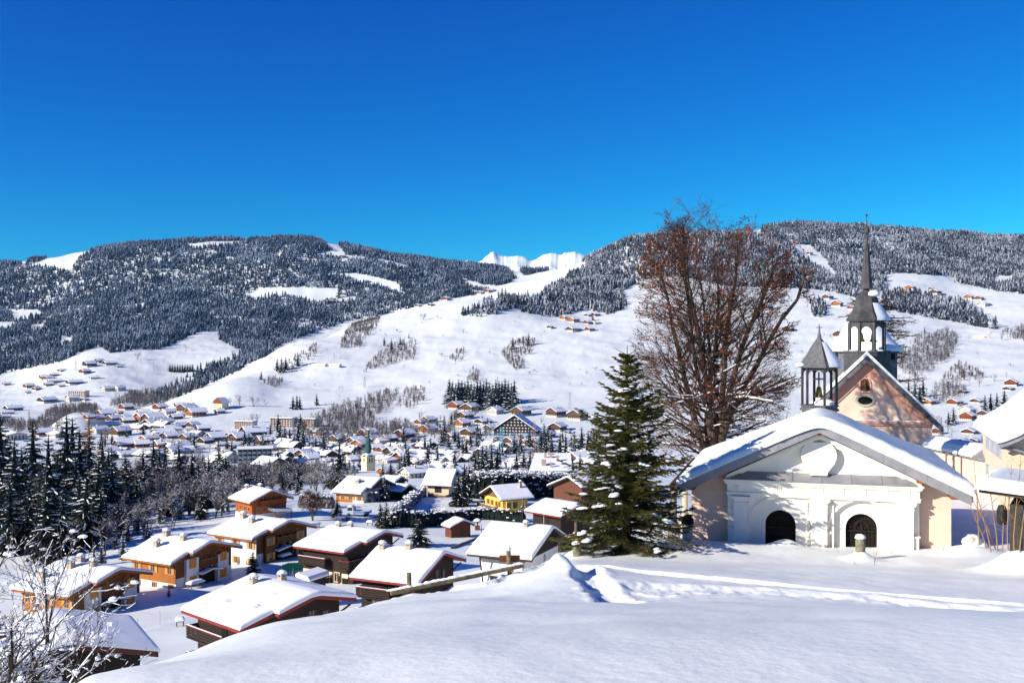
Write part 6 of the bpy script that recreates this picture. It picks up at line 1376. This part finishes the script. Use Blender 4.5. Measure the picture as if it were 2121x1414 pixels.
# ---------------------------------------------------------------- tall bare lime tree with brown leaves
def lime():
    rn=random.Random(33); x,y,z=spot(1478,55); H=-(400-CY)/F*55-z
    segs=[]; cz_=H*.50
    segs.append(((0,0,-.5),(0,0,1.2),.60,.50,0)); segs.append(((0,0,1.2),(.05,0,2.4),.50,.44,0))
    def lim(p): return ((p.x+.15)/4.15)**2+(p.y/4.4)**2+abs((p.z-cz_)/(H*.51))**3.2
    def branch(p,d,L,r,lev,up,n):
        q=Vector(p); dd=Vector(d); pts=[(q.copy(),dd.copy(),r)]
        for i in range(n):
            wob=.085 if lev==0 else .17
            dd=(dd+Vector((rn.gauss(0,wob),rn.gauss(0,wob),rn.gauss(0,wob)*.6+up))).normalized()
            o=lim(q)
            if i==0: o_in=o
            if lev and o>max(1.0,o_in+.10): break
            if o>.9: dd=(dd+Vector((-q.x*.07,-q.y*.07,.04 if q.z<H*.8 else 0))).normalized(); L*=.8
            q2=q+dd*(L/n); r2=r*(1-.75*(i+1)/n)
            segs.append((tuple(q),tuple(q2),max(pts[-1][2],.006),max(r2,.005),lev)); q=q2; pts.append((q.copy(),dd.copy(),r2))
        if lev>=4 or len(pts)<2: return
        n=len(pts)-1; kids=[19,6,5,3][lev]
        for k in range(kids):
            f=rn.uniform(.10,1.0)**.85 if lev==0 else rn.uniform(.2,1); i=min(n-1,int(f*n)); g=f*n-i
            b=pts[i][0].lerp(pts[i+1][0],g); bd=pts[i][1]; br=pts[i][2]*(1-g)+pts[i+1][2]*g
            side=Vector((rn.gauss(0,1),rn.gauss(0,1),rn.gauss(0,.3)))+Vector((b.x,b.y,0))*.22; side=(side-bd*side.dot(bd)).normalized()
            ang=rn.uniform(.55,1.05) if lev==0 else rn.uniform(.4,.9); nd=(bd*math.cos(ang)+side*math.sin(ang)).normalized()
            if lev==0: branch(b,nd,H*.27*rn.uniform(.55,1.1)*(1.1-.45*f),min(br*.5,.075),1,.06 if b.z>H*.35 else .0,5)
            else: branch(b,nd,L*rn.uniform(.40,.66),max(br*.6,.009),lev+1,.04 if lev<3 else .0,3)
    for k in range(9):
        a=6.283*k/9*4+rn.uniform(-.3,.3); ti=(.03,.11,.18)[k%3]*rn.uniform(.7,1.2); d=Vector((math.sin(ti)*math.cos(a),math.sin(ti)*math.sin(a),math.cos(ti)))
        branch((.30*math.cos(a),.30*math.sin(a),rn.uniform(1.3,2.8)),d,(H-2.2)*rn.uniform(.80,.99)*(1-.55*ti),rn.uniform(.15,.23),0,.012,9)
    for k in range(36):   # low spreading limbs
        a=rn.uniform(0,6.28); branch((0,0,rn.uniform(1.5,6.0)),Vector((math.cos(a),math.sin(a),rn.uniform(.05,.5))).normalized(),H*rn.uniform(.20,.30),.10,1,.01,6)
    r=empty('lime_tree',(x,y,z),0,'tall leafless lime with many upright stems and some rust-brown leaves','tree')
    big=[s for s in segs if s[4]<=1]; fine=[s for s in segs if s[4]>1]
    tubes(big,lambda l:7 if l==0 else 4).build('trunk',BARK,r); o=tubes(fine).build('twig',TWIG,r); o['kind']='stuff'
    lf=MB(); tw=[s for s in segs if s[4]>=3]
    for k in range(8500):
        p,q,_,_,_=rn.choice(tw); c=Vector(p).lerp(Vector(q),rn.random()); 
        if vnoise(np.array([c.x/1.5+9]),np.array([c.z/1.6+c.y/2]),4)[0]<.40: continue
        s=rn.uniform(.04,.075); u=Vector((rn.gauss(0,1),rn.gauss(0,1),rn.gauss(0,1))).normalized(); v=u.orthogonal().normalized()
        lf.add([tuple(c-u*s),tuple(c+v*s*.8),tuple(c+u*s),tuple(c-v*s*.8)],[(0,1,2,3)])
    o=lf.build('leaf',LEAF,r); o['kind']='stuff'
    sn=MB()
    for s in segs:
        p,q=Vector(s[0]),Vector(s[1]); dd=(q-p)
        if s[4] in(1,2) and abs(dd.z)<dd.length*.5 and p.z<H*.45 and rn.random()<.25:
            w=max(s[2]*1.15,.03); o_=Vector((0,0,w)); sn.tube(p+o_,q+o_,w,w*.6,5,cap=True)
    for k in range(9): a=rn.uniform(0,6.28); sn.blob((.3*math.cos(a),.3*math.sin(a)-.2,rn.uniform(2,8)),(.24,.2,.14),k,8,5,.3,.2)
    o=sn.build('snow_cover',TSNOW,r); o['kind']='stuff'
    print('lime segs',len(segs))
lime()
# dark cedar limbs behind the church
def cedar():
    rn=random.Random(9); x,y,z=P(1806,1000,84); z=gz(x,y); H=13.4; segs=[]; T=MB();N=MB();Sn=MB()
    T.tube((0,0,-.5),(0,0,H),.45,.1,8)
    for k in range(64):
        zc=rn.uniform(3,H); a=rn.uniform(0,6.28) if k%3 else rn.uniform(-.5,.5); L=rn.uniform(2.4,5.4)*(1.15-.62*zc/H); p=Vector((0,0,zc)); d=Vector((math.cos(a),math.sin(a),rn.uniform(-.05,.2)))
        for i in range(6):
            d=(d+Vector((rn.gauss(0,.12),rn.gauss(0,.12),rn.gauss(0,.08)-.02))).normalized(); q=p+d*(L/6); T.tube(p,q,.10-.014*i,.085-.014*i,4,cap=False)
            for j in range(7):
                s=Vector((rn.gauss(0,1),rn.gauss(0,1),rn.gauss(0,.25))).normalized(); b=p.lerp(q,rn.random()); e=b+s*rn.uniform(.3,.9); T.tube(b,e,.02,.01,3,cap=False)
                for m in range(2): e2=e+Vector((rn.gauss(0,.2),rn.gauss(0,.2),rn.gauss(0,.1))); T.tube(b.lerp(e,.6),e2,.012,.008,3,cap=False)
            p=q
    r=empty('cedar',(x,y,z),0,'dark wide-limbed bare conifer spreading behind the church spire','tree'); T.build('branches',mat('dark_red_bark',(.05,.022,.014),.9,(.03,.018,.012),3),r)
cedar()
# ---------------------------------------------------------------- snow-laden shrub tree, bottom left
def snowy(label,u,d,zb,h,seed,n,name='snowy_tree',spread=.62):
    rn=random.Random(seed); x=(u-CX)/F*d; segs=[]
    for k in range(n):
        a=rn.uniform(0,6.28); ti=rn.uniform(.05,.55); grow(rn,(rn.uniform(-.3,.3),rn.uniform(-.3,.3),0),(math.sin(ti)*math.cos(a),math.sin(ti)*math.sin(a),math.cos(ti)),h*rn.uniform(.55,.8),h*.013,0,4,segs,(6,5,4,2),spread,.02,4,rmin=.006,wob=.2)
    r=empty(name,(x,d,zb),0,label,'tree'); tubes(segs,lambda l:5 if l<2 else 3).build('branches',mat('dark_branch',(.035,.025,.02),.9,(.06,.045,.035),4),r)
    sn=MB()
    for s in segs:
        p,q=Vector(s[0]),Vector(s[1]); dd=q-p
        if abs(dd.z)<dd.length*.85 and rn.random()<.62:
            w=max(s[2]*1.05,.010)
            if abs(dd.z)>dd.length*.7 and rn.random()<.6: continue
            o=Vector((0,0,w*.8)); sn.tube(p+o,q+o,w,w*.7,4,cap=False)
            if rn.random()<.05 and s[4]>=1: sn.blob(tuple(p+o),(rn.uniform(.05,.13),rn.uniform(.05,.13),rn.uniform(.04,.085)),len(sn.v),6,5,.5,.2)
    o=sn.build('snow_cover',TSNOW,r); o['kind']='stuff'
snowy('snow-laden twiggy tree filling the lower left edge of the picture',-20,24,-12.6,8.0,3,6)
snowy('lower snow-laden shrub reaching over the dark chalet roof',-90,19,-11.5,6.2,8,4)
snowy('taller snow-laden tree leaning in from the left border',-130,30,-15.5,9.0,11,5)
# red-leaved bush tree near the truck
RB=bare_tree('beech_tree',201,6.6,'round bush-like tree with rusty red leaves in the garden',TWIG,kids=(8,6,5,3),stems=5,spread=.7,snow=.1,leaves=6500,lm=mat('rust_leaf',(.26,.06,.025),.8,(.16,.04,.02),20))
x,y,z=place(648,1078,150,400); RB.location=(x,y,z); s=74*y/F/6.6; RB.scale=(s*1.15,s*1.15,s)
# ---------------------------------------------------------------- hedges
def hedge(pts,w,h,label,m1=NEEDLE2,seed=1,dense=1.0,name='hedge'):
    rn=random.Random(seed); Q=[Vector(place(u,v,100,420)) for u,v in pts]; o0=Q[0]; F_=MB();Sn=MB()
    for A,B in zip(Q[:-1],Q[1:]):
        L=(B-A).length; d=(B-A).normalized(); s=Vector((-d.y,d.x,0)); n=int(L*26*dense*max(1,h*w/8))
        for k in range(n):
            t=rn.random()*L; e=rn.uniform(-1,1); zc=rn.uniform(0,1)**.7*h; c=A+d*t+s*(e*w/2)+Vector((0,0,zc))-o0
            k_=rn.uniform(.18,.45)
            for j in range(3):
                v1=Vector((rn.gauss(0,1),rn.gauss(0,1),rn.gauss(0,.7))).normalized()*k_; v2=Vector((rn.gauss(0,1),rn.gauss(0,1),rn.gauss(0,.7))).normalized()*k_*.6
                F_.add([tuple(c),tuple(c+v1),tuple(c+v2)],[(0,1,2)])
            if rn.random()<.05+.20*(zc>h*.78): Sn.blob(tuple(c+Vector((0,0,.1))),(rn.uniform(.2,.55),rn.uniform(.2,.55),rn.uniform(.10,.2)),k,6,4,.5,.3)
    for A,B in zip(Q[:-1],Q[1:]):   # dense twiggy heart of the hedge
        d=(B-A).normalized(); s=Vector((-d.y,d.x,0)); n=max(2,int((B-A).length/.8))
        for k in range(n):
            c=A.lerp(B,(k+.5)/n)-o0; F_.blob((c.x,c.y,c.z+h*.40),(.75,w*.36+.3,h*.44),seed*91+k,9,6,1,.22)
    r=empty(name,tuple(o0),0,label,'hedge'); F_.build('foliage',m1,r); o=Sn.build('snow_cover',TSNOW,r); o['kind']='stuff'
hedge([(812,1090),(860,1092),(925,1086)],3.0,3.4,'dark clipped hedge heaped with snow behind the small hut',seed=1)
hedge([(925,1082),(1000,1074),(1085,1082)],2.4,2.6,'long snow-covered hedge below the yellow house',seed=2)
hedge([(815,1080),(850,1052),(885,1020)],2.4,3.0,'frosted hedge climbing towards the stone chalet',m1=FTWIG,seed=3)
hedge([(985,1032),(1040,1036),(1085,1032)],7,7.5,'mass of dark bushes loaded with snow behind the yellow house',seed=4,dense=1.2)
hedge([(1090,1032),(1150,1030),(1215,1030)],7,7.0,'dark snow-loaded bushes below the roof with six chimneys',seed=5,dense=1.2)
hedge([(770,1040),(800,1010),(830,1000)],2.5,2.6,'frosted bushes beside the wide chalet',m1=FTWIG,seed=6)
hedge([(620,1050),(690,1052)],4,3.2,'frosted shrubs behind the rusty-leaved tree',m1=FTWIG,seed=7)
hedge([(690,1066),(720,1078)],1.5,.9,'low snowy garden edge beside the parked truck',m1=FTWIG,seed=8)
# ---------------------------------------------------------------- fence of posts and rail, sign boards
zr=lambda u,v,d:P(u,v,d)
FA=spot(849,29.5); FB=spot(1057,30.5)
r=empty('wooden_rail_fence',FA,0,'weathered wooden rail on round posts along the edge of the snowfield','fence'); O=Vector(FA)
for (Q,h,lean) in((FA,.60,-.03),(FB,.72,-.06)):
    A=Vector(Q)-O; MB().tube(A-Vector((0,0,.3)),A+Vector((lean,0,h)),.075,.072,12).build('post',OLDWOOD,r)
dv=(Vector(FB)-Vector(FA)); A=-dv*.18+Vector((0,-.09,.14)); B=dv*1.13+Vector((0,-.09,.22)); MB().tube(A,B,.08,.075,12).build('rail',OLDWOOD,r)
q=MB(); rn=random.Random(6)
for k in range(46):
    t=rn.random(); c=A.lerp(B,t); q.blob((c.x,c.y,c.z+.065),(.14,.06,.03+.02*rn.random()),k,7,5,.2,.2)
q.tube(A+Vector((0,0,.05)),B+Vector((0,0,.05)),.05,.045,6); q.blob((dv.x-.06,dv.y,dv.z+.74),(.09,.09,.12),3,8,6,.2,.1); o=q.build('rail_snow',RSNOW,r,smooth=True)
x,y,z=FB; r=empty('sign_board',(x,y,z),0,'small red-brown board fixed behind the right fence post','sign'); MB().box(-.34,.30,.09,.13,.36,.56).build('board',REDWOOD,r)
# yellow direction sign
x,y,z=spot(1193,33.2); r=empty('signpost',(x,y,gz(x,y)),0,'round wooden post with a yellow arrow-shaped direction board left of the spruce','signpost')
H=-(1080-CY)/F*33.2-gz(x,y); MB().tube((0,0,-.4),(0,0,H),.055,.055,10).build('post',OLDWOOD,r)
zc=-(1112-CY)/F*33.2-gz(x,y); q=MB(); q.prism([(-.34,zc-.06),(-.30,zc),(-.34,zc+.06),(.06,zc+.06),(.06,zc-.06)],-.10,-.07); q.build('arrow_board',YWOOD,r); q=MB(); q.prism([(.10,zc-.06),(.20,zc-.04),(.20,zc+.06),(.10,zc+.06)],-.10,-.07); q.build('small_board',YWOOD,r)
# standing stones
def stone(u,vt,vb,d,wpx,label,lean=0,seed=1,cap=True,capw=1.0):
    x,y,z=P(u,vb,d); z=min(z,gz(x,y)+.0); h=-(vt-CY)/F*d-z; w=wpx*d/F/2; rn=random.Random(seed); r=empty('standing_stone',(x,y,z),0,label,'stone post')
    V=[];n=10
    for j in range(7):
        t=j/6
        for i in range(n):
            a=2*math.pi*i/n; k=(1.1-.12*t)*(1+rn.uniform(-.09,.09)); sq=1/max(abs(math.cos(a)),abs(math.sin(a)))**.6
            V.append((w*k*sq*math.cos(a)*.92+lean*t,w*k*sq*math.sin(a)*.92,-.3+(h+.3)*t+(rn.uniform(-.03,.03) if j==6 else 0)))
    Fc=[(j*n+i,j*n+(i+1)%n,(j+1)*n+(i+1)%n,(j+1)*n+i) for j in range(6) for i in range(n)]+[tuple(range(6*n,7*n))]
    nmesh('stone',V,Fc,STONE,r,smooth=True)
    if cap: MB().blob((lean,-.0,h-.01),(w*1.12*capw,w*1.12*capw,.11),seed,12,7,.5,.14).build('snow_cap',RSNOW,r,smooth=True)
stone(1195,1126,1160,32.5,20,'lichen-covered stone post with a snow cap beside the direction sign',0,1)
stone(1239,1118,1152,34.2,15,'leaning bare stone post at the foot of the big spruce',-.05,2,cap=False)
stone(1782,1112,1146,31.5,19,'rough stone post with a thick snow cap before the right gate',0,3)
stone(1160,1166,1180,24.6,10,'tip of a dark stump buried in a snow cone',.02,4,cap=False)
x,y,z=P(2014,1122,33); r=empty('boulder',(x,y,z),0,'pale rounded stone under a hood of snow right of the chapel','stone')
q=MB(); q.blob((0,0,0),(.17,.14,.17),5,12,8,1,.06); q.build('stone',PALE_STONE,r,smooth=True); q=MB(); q.blob((.06,.12,-.04),(.34,.26,.27),7,14,8,.9,.10); q.blob((.3,.1,-.16),(.3,.26,.16),8,12,6,.9,.10); q.build('snow_hood',SNOW,r,smooth=True)
# bare shoots right of the chapel
rn=random.Random(21); SH=[]
for k,(u,vb,vt,du,d) in enumerate(((2028,1112,935,-14,28),(2052,1128,985,-40,27.5),(2066,1126,975,-18,27.5),(2076,1128,1010,10,27.2),(2088,1125,960,6,27.2),(2100,1122,940,12,26.8),(2112,1125,975,16,26.6),(2062,1122,1030,-50,27.6),(2042,1120,1050,-30,27.8))):
    A=P(u,vb+15,d); r=empty('bare_sapling',A,0,'x','sapling'); r['look']='thin leafless shoot'; SH.append(r); B=Vector(P(u+du,vt,d))-Vector(A)
    segs=[]; q=MB(); p=Vector((0,0,0)); n=7
    for i in range(n):
        t=(i+1)/n; nx=B*t+Vector((math.sin(t*3+k)*.03,0,.06*math.sin(t*math.pi))); q.tube(p,nx,.020*(1-.8*i/n),.020*(1-.8*(i+1)/n)+.002,5,cap=False)
        if i>1:
            for j in range(2):
                s=rn.choice((-1,1)); q.tube(p,p+Vector((s*rn.uniform(.08,.28),rn.uniform(-.1,.1),rn.uniform(.12,.3))),.006,.003,4,cap=False)
        p=nx
    q.build('stem',mat('tan_shoot',(.30,.17,.08),.8) if k==0 else bpy.data.materials['tan_shoot'],r)
number(SH,'in the clump beside the dark shed','thin shoots beside the shed'); SH=[]
for k,(u,v,du,h,d) in enumerate(((1773,1158,-10,.42,30.5),(1811,1140,8,.5,31),(1812,1156,-2,.45,30.5),(1847,1135,-8,.95,33),(1740,1142,-14,.35,33),(1952,1139,4,.16,33),(1375,1160,20,.35,33.5))):
    x,y,z=P(u,v,d); z=gz(x,y); r=empty('dry_stalk',(x,y,z),0,'x','stalk'); r['look']='thin dry stalk'; SH.append(r)
    MB().tube((0,0,-.1),(du*d/F,0,h),.008,.004,4).build('stem',REDWOOD,r)
number(SH,'poking from the snow before the chapel','dry stalks in the snow before the chapel')
# ---------------------------------------------------------------- small things among the chalets
def at(u,v,dmin=60,dmax=420): return place(u,v,dmin,dmax)
x,y,z=at(790,1168); A=Vector(at(585,1186,100,250)); B=Vector(at(692,1168,100,250)); r=empty('netting_fence',tuple(A),0,'bright green netting stretched along the snow behind the brown chalet','fence')
q=MB(); n=9
for i in range(n):
    p=A.lerp(B,i/n)-A;p2=A.lerp(B,(i+1)/n)-A; h0,h1=1.25+.15*math.sin(i*1.7),1.25+.15*math.sin((i+1)*1.7); q.add([(p.x,p.y,-.2),(p2.x,p2.y,p2.z*0-.2),(p2.x,p2.y,h1),(p.x,p.y,h0)],[(0,1,2,3)])
q.build('net',NET,r)
for i in range(n+1): p=A.lerp(B,i/n)-A; MB().tube((p.x,p.y+.03,-.3),(p.x,p.y+.03,1.45),.03,.03,5).build('stake',OLDWOOD,r)
# little truck
x,y,z=at(735,1068); r=empty('pickup_truck',(x,y,z),-80,'small light blue flatbed truck with snow on its cab parked in the yard','truck')
TB=mat('pale_blue_paint',(.42,.50,.55),.35)
q=MB(); q.prism([(0,.45),(1.9,.45),(1.9,1.3),(1.5,2.15),(.15,2.15),(0,1.4)],-.95,.95,'x'); q.build('cab',TB,r)
q=MB(); q.prism([(1.56,1.4),(1.84,1.42),(1.56,2.02)],-.8,.8,'x'); q.box(-.97,-.955,.3,1.4,1.35,2.0); q.box(.955,.97,.3,1.4,1.35,2.0); q.build('cab_window',GLASS,r)
q=MB(); q.box(-1.0,1.0,-3.6,-.05,.75,.95); q.box(-1,1,-3.65,-3.58,.95,1.35); q.box(-1,-.94,-3.58,-.05,.95,1.35); q.box(.94,1,-3.58,-.05,.95,1.35); q.build('flatbed',mat('truck_bed_blue',(.16,.24,.36),.6),r)
for yy in(-2.7,1.1):
    for s in(-1,1):
        q=MB(); q.tube((s*.80,yy,.38),(s*1.0,yy,.38),.38,.38,16); q.build('wheel',mat('tyre',(.02,.02,.02),.8) if 'tyre' not in bpy.data.materials else bpy.data.materials['tyre'],r)
MB().blob((0,.85,2.15),(.95,.75,.3),3,12,6,.1,.08).build('snow_cover',RSNOW,r,smooth=True); q=MB(); q.box(-.93,.93,-3.57,-.1,.96,1.2); q.build('bed_snow',RSNOW,r)
# benches, tables, bins under snow
for k,(u,v,w,hd,lab) in enumerate(((373,1296,16,-20,'small snow-topped box alone on the lawn below the honey chalets'),(405,1216,36,-60,'long snow-covered table beside the middle honey chalet'),(590,1158,28,-60,'snow-covered wooden table between the honey and brown chalets'),(650,1092,26,-40,'snow-heaped low shelter beside the farthest honey chalet'),(766,1087,12,0,'rounded snow lump on a post by the lane'),(705,1078,20,0,'snow-covered garden seat near the truck'))):
    x,y,z=at(u,v); W=w*y/F; r=empty('snowy_table',(x,y,z),hd,lab,'garden table')
    q=MB()
    for a in(-.42,.42):
        for b in(-.3,.3): q.box(a*W-.05,a*W+.05,b-.05,b+.05,-.3,.6)
    q.build('leg',OLDWOOD,r) if False else [MB().box(a*W-.05,a*W+.05,b-.05,b+.05,-.3,.6).build('leg',OLDWOOD,r) for a in(-.42,.42) for b in(-.3,.3)]
    MB().box(-W/2,W/2,-.5,.5,.6,.7).build('top',OLDWOOD,r)
    n=16; xs=np.linspace(-W/2-.08,W/2+.08,n);ys=np.linspace(-.58,.58,10); xs[1]=xs[0]+.04; ys[1]=ys[0]+.04;xs[-2]=xs[-1]-.04;ys[-2]=ys[-1]-.04; X,Y=np.meshgrid(xs,ys); e=np.minimum(np.minimum(X-xs[0],xs[-1]-X),np.minimum(Y-ys[0],ys[-1]-Y)); ix=np.arange(n*10).reshape(10,n)
    nmesh('top_snow',np.stack([X,Y,.7+.4*np.sqrt(np.clip(1-(1-np.clip(e/.35,0,1))**2,0,1))],-1).reshape(-1,3),np.stack([ix[:-1,:-1],ix[:-1,1:],ix[1:,1:],ix[1:,:-1]],-1).reshape(-1,4),RSNOW,r,smooth=True)
x,y,z=at(834,1088); r=empty('street_sign',(x,y,z),-10,'small brown road sign on a thin pole by the lane','sign'); MB().tube((0,0,-.2),(0,0,1.6),.04,.04,6).build('pole',STEEL,r); MB().box(-.5,.5,-.03,.03,1.5,2.5).build('panel',REDWOOD,r)
x,y,z=at(997,1109); r=empty('snow_pole',(x,y,z),0,'thin red snow marker pole beside the lane','pole'); MB().tube((0,0,-.2),(0,0,2.4),.06,.06,6).build('pole',REDP,r); MB().tube((0,.0,2.41),(0,0,2.9),.06,.05,6).build('pole_tip',PWHITE,r)
x,y,z=at(989,1097); r=empty('well_house',(x,y,z),0,'tiny roofed well with a rounded snow cap next to the red pole','well'); MB().box(-.5,.5,-.4,.4,-.2,.9).build('base',REDWOOD,r); MB().tube((0,0,.9),(0,0,1.7),.14,.14,6).build('post',REDWOOD,r); MB().box(-.7,.7,-.5,.5,1.7,1.85).build('roof',BTRIM,r); MB().blob((0,0,1.86),(.85,.65,.55),2,12,7,.1,.06).build('snow_cap',RSNOW,r,smooth=True)
x,y,z=at(885,1036,150,420); r=empty('flagpole',(x,y,z),0,'tall white pole beside the stone chalet','pole'); MB().tube((0,0,0),(0,0,5.6),.11,.08,8).build('pole',PWHITE,r)
# wire fence on the lawn
A=Vector(at(285,1310));B=Vector(at(415,1262)); r=empty('wire_fence',tuple(A),0,'thin wire mesh fence crossing the lawn left of the nearest brown chalet','fence')
for i in range(4):
    p=A.lerp(B,i/3)-A; zz=gz(A.x+p.x,A.y+p.y)-A.z; MB().tube((p.x,p.y,zz-.2),(p.x,p.y,zz+1.7),.03,.03,5).build('post',STEEL,r)
q=MB(); B0=B-A
for k in range(7): q.tube((0,0,.3+.22*k),(B0.x,B0.y,B0.z+.3+.22*k),.006,.006,3)
for k in range(60): p=B0*(k/60); q.tube((p.x,p.y,p.z+.3),(p.x,p.y,p.z+1.62),.004,.004,3)
q.build('mesh',STEEL,r)
# lane-side wall
A=Vector(at(1030,1118));B=Vector(at(930,1170)) if False else Vector(at(985,1140)); r=empty('lane_wall',tuple(at(1012,1106)),0,'low dark retaining wall edging the lane below the small hut','wall')
q=MB(); C0=Vector(at(1012,1106)); D0=Vector(at(935,1136)); E0=Vector(at(1045,1090)); 
for a_,b_ in((E0-C0,Vector((0,0,0))),(Vector((0,0,0)),D0-C0)):
    s=(b_-a_).normalized(); nrm=Vector((-s.y,s.x,0))*.12; q.add([tuple(a_-nrm+Vector((0,0,-.5))),tuple(b_-nrm+Vector((0,0,-.5))),tuple(b_-nrm+Vector((0,0,.35))),tuple(a_-nrm+Vector((0,0,.35))),tuple(a_+nrm+Vector((0,0,-.5))),tuple(b_+nrm+Vector((0,0,-.5))),tuple(b_+nrm+Vector((0,0,.35))),tuple(a_+nrm+Vector((0,0,.35)))],[(0,1,2,3),(5,4,7,6),(3,2,6,7)])
q.build('wall_face',STONE,r)
# ---------------------------------------------------------------- thin winter haze
bm=MB(); bm.box(-9000,9500,-60,11300,-185,940); hz=bm.build('haze',[]); 
hm=bpy.data.materials.new('haze_air'); hm.use_nodes=True; t=hm.node_tree; t.nodes.clear(); ov=t.nodes.new('ShaderNodeOutputMaterial'); pv=t.nodes.new('ShaderNodeVolumePrincipled')
pv.inputs['Color'].default_value=(.22,.52,1,1); pv.inputs['Density'].default_value=1.7e-5; t.links.new(pv.outputs[0],ov.inputs['Volume']); hz.data.materials.append(hm); tag(hz,'thin bluish winter air over the valley','haze',None,'stuff')
